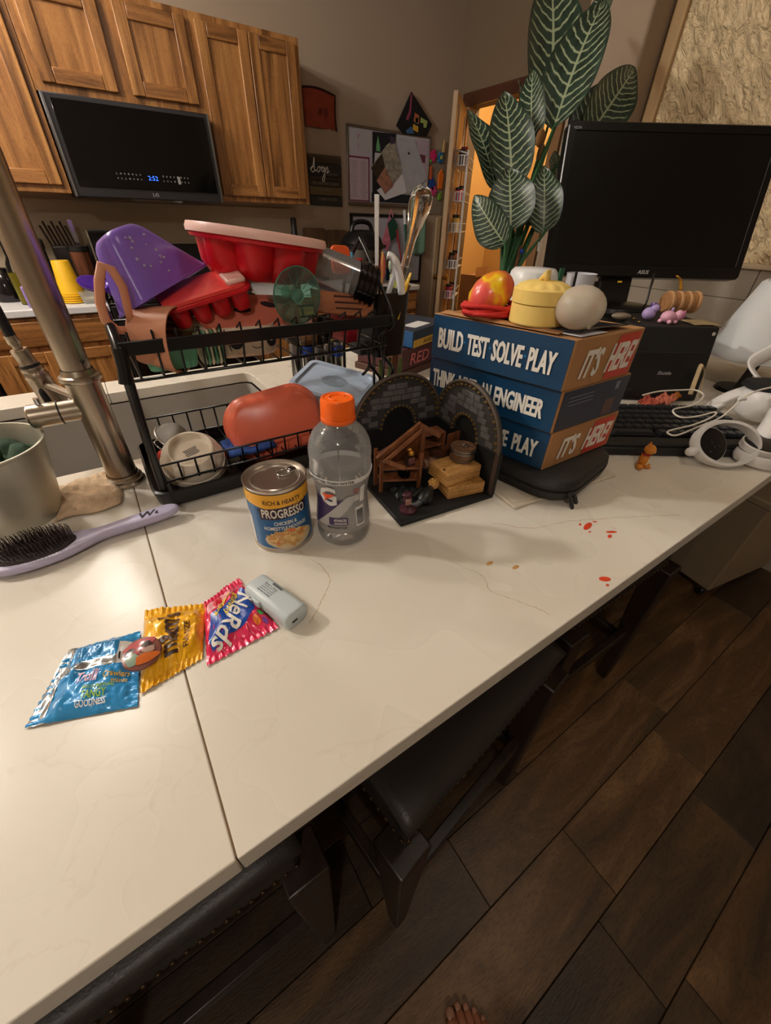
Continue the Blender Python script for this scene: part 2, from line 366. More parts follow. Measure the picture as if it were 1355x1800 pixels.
# recessed ceiling lamps, the last one an added fill
for i, (x, y, pw) in enumerate(LAMPS):
    t = thing('ceiling_lamp', 'round white recessed ceiling lamp, %s' % ('nearest the wall cupboards', 'above the sink', 'farthest from the pantry door', 'above the stools', 'unseen fill added far from the wall cupboards')[i], 'ceiling lamp', (x, y, CEIL))
    bb = B().lathe([(0.055, -0.004), (0.06, -0.012), (0.085, -0.01), (0.09, 0.0)], 32, None, False, False); part('trim_ring', bb, WHITE, t)
    bb = B().lathe([(0.0001, -0.003), (0.055, -0.004)], 32, None, False, False); part('lens', bb, mat('lamp_lens', (255, 226, 186), 0.5, emit=14.0), t)
    point('lamp_light', (x, y, CEIL - 0.09), pw, 0.07)
o = point('pantry_light', (3.7, 2.95, 1.7), 48, 0.06, (1.0, 0.80, 0.52))

# ---------------------------------------------------------------- wall cupboards
def door_panel(par, x0, x1, z0, z1, y, raised=True):
    s = 0.058
    bb = B(); bb.box(((x0 + x1) / 2, y - 0.006, (z0 + z1) / 2), (x1 - x0 - 2 * s + 0.01, 0.008, z1 - z0 - 2 * s + 0.01)); d = part('door', bb, OAK, par)
    for xx in (x0 + s / 2, x1 - s / 2): part('stile', B().box((xx, y - 0.01, (z0 + z1) / 2), (s, 0.02, z1 - z0)), OAK, d, bevel=0.004)
    for zz in (z0 + s / 2, z1 - s / 2): part('rail', B().box(((x0 + x1) / 2, y - 0.01, zz), (x1 - x0 - 2 * s, 0.0198, s)), OAKH, d, bevel=0.004)
    return d
def cupboard(name, label, x0, x1, z0, z1, yf, depth, doors, cat='cupboard', group=None):
    t = thing(name, label, cat, (0, 0, 0), group=group)
    bb = B(); bb.box(((x0 + x1) / 2, yf + 0.02 + (depth - 0.02) / 2, (z0 + z1) / 2), (x1 - x0 - 0.006, depth - 0.02, z1 - z0)); part('carcass', bb, OAK, t)
    part('face_frame', B().box(((x0 + x1) / 2, yf + 0.01, (z0 + z1) / 2), (x1 - x0 - 0.002, 0.02, z1 - z0)), OAK, t, bevel=0.002)
    for dx0, dx1, dz0, dz1 in doors: door_panel(t, dx0, dx1, dz0, dz1, yf)
    return t
UF = 3.22
cupboard('wall_cupboard', 'tall oak wall cupboard left of the microwave, cut off by the picture edge', -0.66, 0.10, 0.497, 1.27, UF, 0.32, [(-0.62, -0.285, 0.53, 1.243), (-0.275, 0.07, 0.53, 1.243)])
cupboard('wall_cupboard', 'short oak wall cupboard with two square doors above the microwave', 0.10, 0.885, 0.885, 1.27, UF, 0.32, [(0.136, 0.462, 0.917, 1.243), (0.530, 0.86, 0.917, 1.243)])
cupboard('wall_cupboard', 'tall oak wall cupboard with two narrow doors right of the microwave', 0.885, 1.503, 0.497, 1.27, UF, 0.32, [(0.909, 1.189, 0.525, 1.243), (1.193, 1.472, 0.525, 1.243)])
# microwave
t = thing('microwave', 'dark over-range microwave with a black glass front under the short cupboard', 'microwave', (0, 0, 0))
DKST = mat('dark_steel', (74, 74, 78), 0.32, 0.8)
part('case', B().box((0.493, 3.34, 0.68), (0.776, 0.37, 0.388)), BLACK, t, bevel=0.004)
part('front_frame', B().box((0.493, 3.148, 0.68), (0.776, 0.02, 0.392)), DKST, t, bevel=0.004)
part('glass', B().box((0.496, 3.135, 0.692), (0.712, 0.006, 0.33)), GLOSSB, t, bevel=0.002)
for xx in (0.114, 0.872): part('edge_trim', B().box((xx, 3.136, 0.68), (0.008, 0.012, 0.392)), STEEL, t)
bb = B()
Mf = frame((0, 3.1315, 0), (1, 0, 0), (0, 0, 1))
text(bb, 'LG', 0.487, 0.498, 0.03, 0.016, Mf); part('lettering', bb, mat('grey_print', (150, 150, 150), 0.5), t).location.y = 0.004
bb = B(); text(bb, '2:52', 0.484, 0.569, 0.05, 0.02, Mf, off=0.0); part('clock_digits', bb, mat('blue_glow', (50, 110, 255), 0.5, emit=2.0), t)
bb = B()
for x0, n in ((0.33, 7), (0.56, 8)):
    for j in range(2):
        for k in range(n): text(bb, random.choice(('+', 'o', 'x', 'n', 'L', '=')), x0 + k * 0.019, 0.567 + j * 0.02, 0.007, 0.007, Mf)
bb.box((0.645, 3.1315, 0.577), (0.014, 0.0004, 0.034)); part('key_print', bb, mat('grey_print', (150, 150, 150), 0.5), t, kind='stuff')
bb = B().lathe([(0.09, 0), (0.085, 0.01), (0.0001, 0.012)], 24, T((0.52, 3.24, 0.486)) @ rot(180, 'X') @ Matrix.Diagonal((1.6, 0.6, 1, 1))); part('under_vent', bb, STEEL, t)
# base units, range and back counter
YB = 2.92
def base_unit(name, label, x0, x1, doors):
    t = thing(name, label, 'cupboard', (0, 0, 0))
    part('carcass', B().box(((x0 + x1) / 2, YB + 0.335, -0.46), (x1 - x0 - 0.004, 0.57, 0.83)), OAK, t)
    part('face_frame', B().box(((x0 + x1) / 2, YB + 0.04, -0.46), (x1 - x0 - 0.002, 0.02, 0.83)), OAK, t)
    part('toe_kick', B().box(((x0 + x1) / 2, YB + 0.12, -0.88), (x1 - x0 - 0.01, 0.3, 0.08)), BLACKM, t)
    for dx0, dx1 in doors:
        part('drawer_front', B().box(((dx0 + dx1) / 2, YB + 0.02, -0.122), (dx1 - dx0, 0.02, 0.125)), OAKH, t, bevel=0.006)
        door_panel(t, dx0, dx1, -0.80, -0.212, YB + 0.03)
base_unit('base_cupboard', 'oak base cupboard with two drawers and doors left of the range', -0.56, 0.075, [(-0.52, -0.255), (-0.225, 0.055)])
base_unit('base_cupboard', 'oak base cupboard right of the range under the pressure cooker', 0.87, 2.30, [(0.90, 1.36), (1.38, 1.82), (1.84, 2.28)])
t = thing('dishwasher', 'black dishwasher front at the left end of the oak base units', 'dishwasher', (0, 0, 0))
part('body', B().box((-0.87, YB + 0.33, -0.46), (0.6, 0.56, 0.82)), BLACKM, t); part('door', B().box((-0.87, YB + 0.035, -0.44), (0.595, 0.03, 0.78)), BLACK, t, bevel=0.005); part('handle', B().cyl((-1.1, YB - 0.01, -0.14), (-0.64, YB - 0.01, -0.14), 0.01), STEEL, t)
BCT = mat('pale_laminate', (214, 214, 216), 0.35)
solo('back_countertop', B().box((-0.56, YB + 0.305, -0.019), (1.27, 0.60, 0.038)), BCT, 'pale grey worktop left of the range under the wall cupboards', 'countertop', bevel=0.006)
solo('back_countertop', B().box((1.59, YB + 0.305, -0.019), (1.43, 0.60, 0.038)), BCT, 'pale grey worktop right of the range carrying the pressure cooker', 'countertop', bevel=0.006)
solo('backsplash', B().box((0.4, YW - 0.008, 0.245), (2.2, 0.012, 0.46)), mat('backsplash', (168, 152, 128), 0.5), 'plain tan backsplash panel under the wall cupboards', 'backsplash')
t = thing('range', 'black cooking range with chrome-edged control back below the microwave', 'range', (0, 0, 0))
part('oven_body', B().box((0.4725, YB + 0.31, -0.46), (0.785, 0.6, 0.9)), BLACK, t, bevel=0.004)
part('cooktop', B().box((0.4725, YB + 0.30, -0.004), (0.785, 0.58, 0.014)), GLOSSB, t, bevel=0.003)
part('oven_door', B().box((0.4725, YB - 0.005, -0.42), (0.76, 0.03, 0.6)), GLOSSB, t, bevel=0.004)
part('handle', B().cyl((0.14, YB - 0.05, -0.15), (0.8, YB - 0.05, -0.15), 0.012), STEEL, t)
part('control_back', B().box((0.4725, 3.46, 0.13), (0.77, 0.05, 0.26)), BLACK, t, bevel=0.004)
for k in range(4): part('knob', B().lathe([(0.02, 0), (0.017, 0.025), (0.0001, 0.026)], 16, axis((0.25 + k * 0.15, YB - 0.005, -0.06), (0, -1, 0))), STEEL, t)
t = thing('baking_tray', 'dark chrome-edged baking tray standing on end at the left of the cooktop', 'tray', (0, 0, 0))
part('sheet', B().box((0.20, 3.10, 0.17), (0.2, 0.008, 0.32)), GLOSSB, t); part('edge_trim', B().cyl((0.098, 3.10, 0.008), (0.098, 3.10, 0.338), 0.006, n=8), CHROME, t); part('top_trim', B().cyl((0.098, 3.10, 0.336), (0.3, 3.10, 0.336), 0.005, n=8), BLACK, t)

# ---------------------------------------------------------------- island
t = thing('island_countertop', 'long white quartz island top with a seam, sink cut-out and brown hairline cracks', 'countertop', (0, 0, 0))
def arc(cx, cy, r, a0, a1, n=5): return [(cx + r * math.cos(rad(a0 + (a1 - a0) * i / n)), cy + r * math.sin(rad(a0 + (a1 - a0) * i / n))) for i in range(n + 1)]
right = [(-0.0439, 0.13), (2.31, 0.13), (2.31, 1.46), (-0.0439, 1.46), (-0.0439, 1.345)] + arc(0.33, 1.315, 0.03, 90, 0) + arc(0.33, 0.915, 0.03, 0, -90) + [(-0.0439, 0.885)]
left = [(-1.3, 0.13), (-0.0451, 0.13), (-0.0451, 0.885)] + arc(-0.42, 0.915, 0.03, 270, 180) + arc(-0.42, 1.315, 0.03, 180, 90) + [(-0.0451, 1.345), (-0.0451, 1.46), (-1.3, 1.46)]
part('slab', B().prism(right, -0.03, 0.0), QUARTZ, t, bevel=0.0016, seg=3); part('slab', B().prism(left, -0.03, 0.0), QUARTZ, t, bevel=0.0016, seg=3)
part('seam', B().box((-0.0445, 0.51, -0.0132), (0.003, 0.755, 0.0245)), mat('seam_grime', (104, 82, 58), 0.9), t)
bb = B(); CR = mat('crack_stain', (176, 142, 98), 0.7)
for pts in ([(0.33, 0.30), (0.345, 0.25), (0.338, 0.22), (0.36, 0.18), (0.37, 0.15)], [(0.45, 0.33), (0.50, 0.285), (0.56, 0.262), (0.62, 0.235), (0.69, 0.20), (0.76, 0.165)], [(0.10, 0.52), (0.15, 0.43), (0.16, 0.37), (0.13, 0.33), (0.10, 0.31)]):
    pp = catmull([V((x + random.uniform(-.003, .003), y + random.uniform(-.003, .003), 0.0001)) for x, y in pts], 10)
    pp = [p + V((random.uniform(-1, 1), random.uniform(-1, 1), 0)) * 0.0012 for p in pp]
    for a, c in zip(pp, pp[1:]):
        d = (c - a).normalized(); n_ = V((-d.y, d.x, 0)) * random.uniform(0.0002, 0.0005)
        bb.poly([a - n_, c - n_, c + n_, a + n_])
part('crack', bb, CR, t, kind='stuff')
SINKM = mat('sink_steel', (166, 161, 154), 0.5, 0.2, bump=0.1, bscale=200)
t = thing('sink', 'grey undermount sink bowl behind the tap and the dish rack', 'sink', (0, 0, 0))
x0, x1, y0, y1, zb = -0.445, 0.355, 0.89, 1.34, -0.24
bb = B(); o_ = rrect(x1 - x0, y1 - y0, 0.03, 5, (x0 + x1) / 2, (y0 + y1) / 2); n = len(o_)
bb.add([(x, y, -0.031) for x, y in o_] + [(x * 0.985 - 0.001, y + (1.115 - y) * 0.02, zb) for x, y in o_], [((i + 1) % n, i, n + i, n + (i + 1) % n) for i in range(n)] + [tuple(range(n, 2 * n))]); part('bowl', bb, SINKM, t)
part('drain', B().lathe([(0.045, 0), (0.04, 0.004), (0.0001, 0.003)], 24, T((-0.05, 1.1, zb + 0.001))), CHROME, t)
# island body
IB = mat('island_paint', (58, 56, 54), 0.55)
t = thing('kitchen_island', 'dark painted island base under the white top', 'island base', (0, 0, 0))
part('front_panel', B().box((0.5, 0.56, -0.475), (3.6, 0.02, 0.886)), IB, t); part('end_panel', B().box((-1.28, 0.995, -0.475), (0.02, 0.85, 0.886)), IB, t); part('back_panel', B().box((0.5, 1.43, -0.475), (3.6, 0.02, 0.886)), OAK, t); part('floor_panel', B().box((0.5, 0.995, -0.9), (3.58, 0.85, 0.02)), IB, t)
# ---------------------------------------------------------------- dish rack
RACK = mat('rack_black', (16, 16, 17), 0.3)
t = thing('dish_rack', 'two-tier black wire dish rack standing in front of the sink', 'dish rack', (0, 0, 0))
TX0, TX1, TY0, TY1 = -0.017, 0.475, 0.652, 0.885
cx, cy, tw, th = (TX0 + TX1) / 2, (TY0 + TY1) / 2, TX1 - TX0, TY1 - TY0
bb = B(); loft(bb, [rl(tw - 0.03, th - 0.03, 0.02, 0.002, 5, cx, cy), rl(tw - 0.008, th - 0.008, 0.024, 0.008, 5, cx, cy), rl(tw, th, 0.026, 0.034, 5, cx, cy), rl(tw - 0.008, th - 0.008, 0.022, 0.036, 5, cx, cy), rl(tw - 0.022, th - 0.022, 0.018, 0.012, 5, cx, cy)]); part('drip_tray', bb, RACK, t)
def wire(name, pts, r=0.0022, sm=5, n=6): return part(name, B().tube(catmull(pts, sm) if sm > 1 else pts, r, n), RACK, t, smooth=180)
X0, X1 = 0.012, 0.47
wire('end_frame', [(0.0, 0.667, 0.012), (0.002, 0.672, 0.06), (0.004, 0.668, 0.13), (0.008, 0.672, 0.2), (0.011, 0.675, 0.256), (0.011, 0.725, 0.288), (0.011, 0.77, 0.298), (0.011, 0.83, 0.285), (0.011, 0.87, 0.25), (0.005, 0.868, 0.12), (0.0, 0.868, 0.012)], 0.0062, 6, 10)
wire('end_frame', [(0.46, 0.70, 0.012), (0.468, 0.72, 0.07), (0.47, 0.728, 0.114), (0.47, 0.682, 0.143), (0.47, 0.669, 0.17), (0.47, 0.703, 0.186), (0.47, 0.715, 0.223), (0.47, 0.672, 0.258), (0.47, 0.73, 0.325), (0.47, 0.785, 0.378), (0.47, 0.80, 0.378), (0.47, 0.845, 0.33), (0.47, 0.872, 0.262), (0.466, 0.868, 0.12), (0.46, 0.868, 0.012)], 0.0036, 5, 8)
part('joint_sleeve', B().tube([(0.0035, 0.669, 0.215), (0.008, 0.672, 0.235), (0.011, 0.675, 0.262)], 0.009, 10), RACK, t)
part('front_band', B().box(((X0 + X1) / 2, 0.675, 0.2595), (X1 - X0, 0.003, 0.019)), RACK, t, bevel=0.001)
for yy, zz in ((0.692, 0.211), (0.862, 0.211), (0.872, 0.262), (0.872, 0.24)): wire('rail_wire', [(X0, yy, zz), (X1, yy, zz)], 0.0027, 1)
for xx in (X0, X1):
    wire('side_wire', [(xx, 0.692, 0.211), (xx, 0.862, 0.211)], 0.0024, 1); wire('side_wire', [(xx, 0.675, 0.262), (xx, 0.872, 0.262)], 0.0024, 1)
w0 = None
for k in range(15):
    x = X0 + 0.014 + k * (X1 - X0 - 0.02) / 14
    if w0 is None:
        w0 = part('wire', B().tube([(0, 0.702, 0.268), (0, 0.68, 0.279), (0, 0.6765, 0.262), (0, 0.692, 0.211), (0, 0.862, 0.211), (0, 0.872, 0.262)], 0.0018, 6), RACK, t, smooth=60); o = w0
    else: o = w0.copy(); COL.objects.link(o)
    o.location.x = x
for yy, zz in ((0.683, 0.04), (0.683, 0.072), (0.868, 0.04), (0.868, 0.085)): wire('rail_wire', [(0.0, yy, zz), (0.455, yy, zz)], 0.0022, 1)
for xx in (0.0, 0.455):
    wire('side_wire', [(xx, 0.683, 0.072), (xx, 0.868, 0.085)], 0.0022, 1); wire('side_wire', [(xx, 0.683, 0.04), (xx, 0.868, 0.04)], 0.0022, 1)
w0 = None
for k in range(17):
    x = 0.008 + k * 0.0275
    if w0 is None: w0 = part('wire', B().tube([(0, 0.683, 0.073), (0, 0.684, 0.036), (0, 0.867, 0.036), (0, 0.868, 0.085)], 0.0017, 6), RACK, t, smooth=60); o = w0
    else: o = w0.copy(); COL.objects.link(o)
    o.location.x = x
for a_, c_ in (((0.30, 0.70, 0.205), (0.30, 0.70, 0.036)), ((0.30, 0.86, 0.205), (0.30, 0.86, 0.036))): pass
wire('hook_wire', [(0.425, 0.692, 0.211), (0.427, 0.69, 0.178), (0.418, 0.69, 0.165), (0.41, 0.69, 0.16)], 0.003)
wire('hook_wire', [(0.427, 0.69, 0.178), (0.455, 0.69, 0.145), (0.468, 0.71, 0.118)], 0.003)
for x in (0.445, 0.468): wire('post_wire', [(x, 0.70, 0.211), (x, 0.70, 0.036)], 0.003, 1)

# ---- purple tub, upside down on the upper tier
PUR = mat('purple_plastic', (128, 96, 194), 0.28, bump=0.03, bscale=300, sss=0.05)
t = thing('mixing_tub', 'large wet purple plastic tub upside down on the rack\'s upper tier', 'tub', (0, 0, 0))
def qloop(c, r, n=7):                                               # loop through four corners, each rounded by fraction r
    c = [V(p) for p in c]; out = []
    for i in range(4):
        a, b_, d = c[i - 1], c[i], c[(i + 1) % 4]; p0, p1 = b_.lerp(a, r), b_.lerp(d, r)
        for k in range(n + 1): q = k / n; out.append(tuple(p0 * (1 - q) ** 2 + b_ * 2 * q * (1 - q) + p1 * q * q))
    return out
B1, B2, B3 = V((0.047, 0.735, 0.391)), V((0.099, 0.80, 0.404)), V((0.020, 0.785, 0.368)); R1, R2, R3 = V((0.059, 0.705, 0.31)), V((0.194, 0.83, 0.347)), V((0.024, 0.80, 0.275)); B4 = B2 + B3 - B1; R4 = R2 + R3 - R1
TC = [(a, c) for a, c in ((B1, R1), (B2, R2), (B4, R4), (B3, R3))]; TM_ = sum((a for a, c in TC), V()) / 4
def lv(q, f=1.0): 
    cs = [a.lerp(c, q) for a, c in TC]; m_ = sum(cs, V()) / 4; return [m_ + (x - m_) * f for x in cs]
bb = B(); up_ = (TM_ - (R1 + R2 + R3 + R4) / 4).normalized() * 0.004
L = [qloop([x + up_ for x in lv(0.0, 0.62)], 0.45), qloop([x + up_ * 0.6 for x in lv(0.0, 0.84)], 0.42), qloop(lv(0.02, 0.96), 0.38), qloop(lv(0.08), 0.34)] + [qloop(lv(q), 0.34 - 0.14 * q) for q in (0.2, 0.4, 0.6, 0.8, 0.95)] + [qloop(lv(0.955, 1.03), 0.2), qloop(lv(1.0, 1.03), 0.2), qloop(lv(1.0, 0.96), 0.2), qloop(lv(0.5, 0.95), 0.28), qloop(lv(0.06, 0.9), 0.34)]
loft(bb, L, True, True); part('body', bb, PUR, t, smooth=60)
drops = B(); c1_, c2_ = TC[0], TC[1]
for k in range(16):
    q = random.uniform(0.12, 0.8); w_ = random.uniform(0.22, 0.75); p_ = c1_[0].lerp(c1_[1], q).lerp(c2_[0].lerp(c2_[1], q), w_); n_ = (c1_[1] - c1_[0]).cross(c2_[0] - c1_[0]).normalized()
    if n_.y > 0: n_ = -n_
    drops.ell(p_ + n_ * 0.0006, 0.0015 + 0.001 * random.random(), None, 8, 6)
part('water_drops', drops, mat('water', (235, 232, 245), 0.04, trans=0.6, ior=1.33), t, kind='stuff')
# purple ladle peeping out behind the salmon mug
t = thing('purple_spoon', 'small purple spoon head sticking out left of the salmon mug', 'spoon', (0, 0, 0))
bb = B(); bb.lathe([(0.0001, -0.012), (0.012, -0.010), (0.021, -0.004), (0.025, 0.004), (0.0235, 0.004), (0.019, -0.002), (0.0001, -0.009)], 24, frame((0.010, 0.80, 0.326), (1, 0.1, -0.12), (0.1, 0.8, 0.5)) @ Matrix.Diagonal((0.8, 0.6, 0.7, 1)), False, False); part('bowl', bb, mat('violet_plastic', (124, 76, 200), 0.25), t)
part('handle', B().tube([(0.025, 0.802, 0.321), (0.05, 0.81, 0.295), (0.09, 0.82, 0.255)], [0.006, 0.005, 0.005], 8), mat('violet_plastic', (124, 76, 200), 0.25), t)

# ---- salmon mug lying on its side, square handle up
SAL = mat('salmon_plastic', (206, 142, 110), 0.45)
t = thing('salmon_mug', 'salmon pink mug on its side with a big angular handle, at the rack\'s left end', 'mug', (0, 0, 0))
M = axis((0.044, 0.745, 0.262), (0.80, -0.52, -0.10)) @ Matrix.Scale(1.14, 4)
bb = B().lathe([(0.0001, 0.0), (0.030, 0.0), (0.034, 0.004), (0.041, 0.046), (0.0425, 0.055), (0.0405, 0.055), (0.038, 0.046), (0.032, 0.008), (0.0001, 0.006)], 40, M, False, False, sq=0.4); part('body', bb, SAL, t)
bb = B()
for k in range(22):
    a = 2 * math.pi * k / 22; bb.box((0.0335 * math.cos(a), 0.0335 * math.sin(a), 0.026), (0.003, 0.004, 0.034), M, rz=a)
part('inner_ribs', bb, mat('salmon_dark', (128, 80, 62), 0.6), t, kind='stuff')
H = [(0.050, 0.722, 0.283), (0.038, 0.715, 0.288), (0.040, 0.712, 0.309), (0.042, 0.712, 0.330), (0.036, 0.713, 0.351), (0.026, 0.713, 0.356), (0.017, 0.714, 0.338), (0.009, 0.714, 0.312), (0.008, 0.714, 0.291), (0.017, 0.716, 0.277), (0.034, 0.722, 0.274), (0.046, 0.728, 0.277)]
part('handle', B().tube([tuple(q) for q in H], 0.0062, 8, flat=0.62, up=(0, 1, 0)), SAL, t, smooth=180)

# ---- big red fluted mould with translucent white lid
RED = mat('red_silicone', (206, 24, 34), 0.32, sss=0.1); LIDW = mat('pink_white_lid', (238, 198, 188), 0.35, sss=0.1)
t = thing('jelly_mould', 'big red fluted mould with a pale rim on top of the rack', 'mould', (0, 0, 0))
M = axis((0.262, 0.79, 0.323), (0.12, 0.0, 1.0)) @ rot(20, 'Z')
prof = [(0.0001, 0.0), (0.062, 0.0), (0.076, 0.004), (0.087, 0.02), (0.093, 0.055)]
bb = B().lathe(prof, 96, M, False, False, lobes=8, lob=0.24); part('fluted_body', bb, RED, t, smooth=60)
bb = B().lathe([(0.088, 0.050), (0.107, 0.052), (0.109, 0.056), (0.107, 0.059)], 64, M, False, False); part('flange', bb, RED, t)
bb = B().lathe([(0.107, 0.058), (0.1125, 0.058), (0.1135, 0.064), (0.111, 0.0705), (0.105, 0.071), (0.101, 0.068), (0.0001, 0.066)], 64, M, False, False); part('lid', bb, LIDW, t)
# ---- second red mould tray under the purple tub
t = thing('ice_mould', 'red tray with pale pink edge tucked under the purple tub', 'mould', (0, 0, 0))
M = frame((0.158, 0.765, 0.300), (0.95, -0.1, 0.22), (0.05, 0.97, 0.12))
bb = B(); loft(bb, [rl(0.135, 0.11, 0.02, 0.012), rl(0.14, 0.115, 0.02, 0.012), rl(0.14, 0.115, 0.02, 0.018), rl(0.132, 0.107, 0.018, 0.018)], True, True, M); part('flange', bb, RED, t, bevel=0.001)
bb = B(); loft(bb, [rl(0.134, 0.109, 0.02, 0.0185), rl(0.132, 0.107, 0.02, 0.023), rl(0.126, 0.102, 0.018, 0.024)], True, True, M); part('lid', bb, mat('rose_lid', (222, 66, 62), 0.3, sss=0.1), t)
part('pale_edge', B().box((0.05, 0.0, 0.027), (0.03, 0.098, 0.008), M), LIDW, t, bevel=0.003)
cup0 = None
for i in range(4):
    for j in range(3):
        bb = B().lathe([(0.0001, -0.016), (0.009, -0.016), (0.013, -0.01), (0.0152, 0.012)], 16, None, False, False, sq=1.0)
        o = part('cup', bb, RED, t) if cup0 is None else cup0.copy()
        if cup0 is None: cup0 = o
        else: COL.objects.link(o)
        o.matrix_basis = M @ T((-0.048 + i * 0.032, -0.036 + j * 0.036, 0))
# ---- pink plate with three dark holes
t = thing('face_plate', 'salmon pink plate with three dark oval holes lying on the rack', 'plate', (0, 0, 0))
PNK = mat('pink_plate', (214, 118, 96), 0.45)
M = frame((0.218, 0.738, 0.277), (1, -0.02, -0.06), (0.0, 0.50, 0.87)) @ Matrix.Diagonal((1, 0.62, 1, 1))
bb = B(); loft(bb, [rl(0.16, 0.085, 0.036, 0.0, 8), rl(0.175, 0.1, 0.045, 0.006, 8), rl(0.172, 0.097, 0.043, 0.009, 8), rl(0.158, 0.083, 0.035, 0.004, 8)], True, True, M); part('dish', bb, PNK, t)
for x, y, a in ((-0.045, 0.022, 25), (-0.012, 0.012, 0), (0.035, 0.026, -20)):
    part('hole', B().lathe([(0.0001, 0.0055), (0.011, 0.0052), (0.012, 0.004)], 20, M @ T((x, y, 0)) @ rot(a, 'Z') @ Matrix.Diagonal((1.25, 0.6, 1, 1)), False, False), mat('dark_hole', (46, 22, 26), 0.6), t)
t = thing('pink_ladle', 'red and cream ladle bowl lying left of the pink plate', 'ladle', (0, 0, 0))
part('bowl', B().ell((0.118, 0.76, 0.268), (0.022, 0.016, 0.012)), mat('cream_plastic', (222, 196, 170), 0.4), t); part('handle', B().tube([(0.125, 0.765, 0.277), (0.15, 0.80, 0.29), (0.17, 0.83, 0.295)], 0.006, 8), mat('pink_red', (214, 84, 78), 0.4), t)
bb = B(); loft(bb, [rl(0.2, 0.03, 0.006, 0.0), rl(0.2, 0.03, 0.006, 0.005)], True, True, frame((0.225, 0.725, 0.252), (1, 0, 0.0), (0, 0.55, 0.84))); solo('pink_board', bb, mat('pale_pink', (222, 160, 146), 0.5), 'pale pink strip lying along the rack\'s front band', 'board')
# ---- panda mug
t = thing('panda_mug', 'cream mug with a black and white panda face in the rack\'s upper basket', 'mug', (0, 0, 0))
CREAM = mat('cream_ceramic', (232, 214, 190), 0.3)
M = frame((0.197, 0.745, 0.222), (0.995, -0.06, -0.05), (0.02, 0.6, 0.8))
M = frame((0.203, 0.755, 0.2165), (0.99, -0.1, -0.0), (0.1, 0.99, 0.05))
bb = B(); loft(bb, [rl(0.10, 0.06, 0.024, 0.0, 8), rl(0.112, 0.07, 0.028, 0.006, 8), rl(0.115, 0.074, 0.03, 0.05, 8), rl(0.111, 0.07, 0.028, 0.05, 8), rl(0.105, 0.064, 0.026, 0.008, 8)], True, True, M); part('cup', bb, CREAM, t)
F = lambda x, z: M @ V((x, -0.0375 + (0.0006 if z > 0.01 else 0.0022), z))
def disc(b_, cx_, cz_, rx_, rz_, off, n=24):
    b_.poly([tuple(M @ V((cx_ + rx_ * math.cos(2 * math.pi * i / n), -0.0372 - off, cz_ + rz_ * math.sin(2 * math.pi * i / n)))) for i in range(n)])
for x in (-0.018, 0.041):
    bb = B(); disc(bb, x, 0.028, 0.0115 if x < 0 else 0.0085, 0.0125, 0.0003); e = part('eye', bb, INKD, t)
    bb = B(); disc(bb, x, 0.028, 0.0028, 0.0028, 0.0006); part('pupil', bb, mat('white_print2', (220, 215, 205), 0.5), e)
bb = B(); disc(bb, 0.016, 0.0285, 0.004, 0.0028, 0.0003); part('nose', bb, INKD, t)
part('smile', B().tube([tuple(M @ V((0.016 + 0.009 * math.cos(rad(a)), -0.0374, 0.0205 + 0.006 * math.sin(rad(a))))) for a in range(190, 351, 20)], 0.0006, 5), INKD, t)
part('ear_line', B().tube([tuple(M @ V((-0.034 + 0.006 * (q ** 2), -0.0374, 0.048 - 0.034 * q))) for q in [i / 8 for i in range(9)]], 0.0009, 5), INKD, t)
for k in range(3): part('blush', B().tube([tuple(M @ V((-0.017 + 0.005 * k, -0.0374, 0.010))), tuple(M @ V((-0.0155 + 0.005 * k, -0.0374, 0.0065)))], 0.0006, 5), mat('blush_print', (206, 120, 90), 0.5), t)
# ---- mint tub and plates
MINT = mat('mint_plastic', (104, 172, 136), 0.4)
t = thing('mint_tub', 'mint green tub in the left end of the rack\'s upper basket', 'tub', (0, 0, 0))
bb = B(); M = T((0.078, 0.745, 0.215)); loft(bb, [rl(0.07, 0.075, 0.012, 0), rl(0.086, 0.09, 0.014, 0.042), rl(0.083, 0.087, 0.012, 0.042), rl(0.066, 0.071, 0.01, 0.003)], True, True, M); part('body', bb, MINT, t); bb = B(); loft(bb, [rl(0.088, 0.092, 0.014, 0.039), rl(0.088, 0.092, 0.014, 0.0425), rl(0.083, 0.087, 0.012, 0.0425)], False, False, M); part('rim', bb, mat('pale_lime', (196, 206, 150), 0.5), t)
PN = ('first', 'second', 'third', 'fourth', 'fifth', 'sixth')
for k in range(6):
    bb = B(); M = T((0.126 + 0.006 * k, 0.735 + 0.002 * k, 0.213)) @ rot(90, 'Y') @ rot(90, 'Z') ; 
    loft(bb, [[(x, y, 0) for x, y in rrect(0.055, 0.05, 0.01)], [(x, y, 0.003) for x, y in rrect(0.055, 0.05, 0.01)]], True, True, T((0.124 + 0.0062 * k, 0.735, 0.2385)) @ rot(90, 'Y')); tag(part('mint_plate', bb, MINT if k % 2 else mat('pale_cream', (226, 220, 190), 0.4), None, bevel=0.001), 'small %s plate standing on edge, %s from the mint tub' % ('mint' if k % 2 else 'cream', PN[k]), 'plate', 'small plates in the upper basket')
bb = B(); bb.box((0.155, 0.79, 0.2145), (0.05, 0.09, 0.002)); solo('paper_slip', bb, WHITEP, 'printed paper slip lying under the panda mug', 'paper')
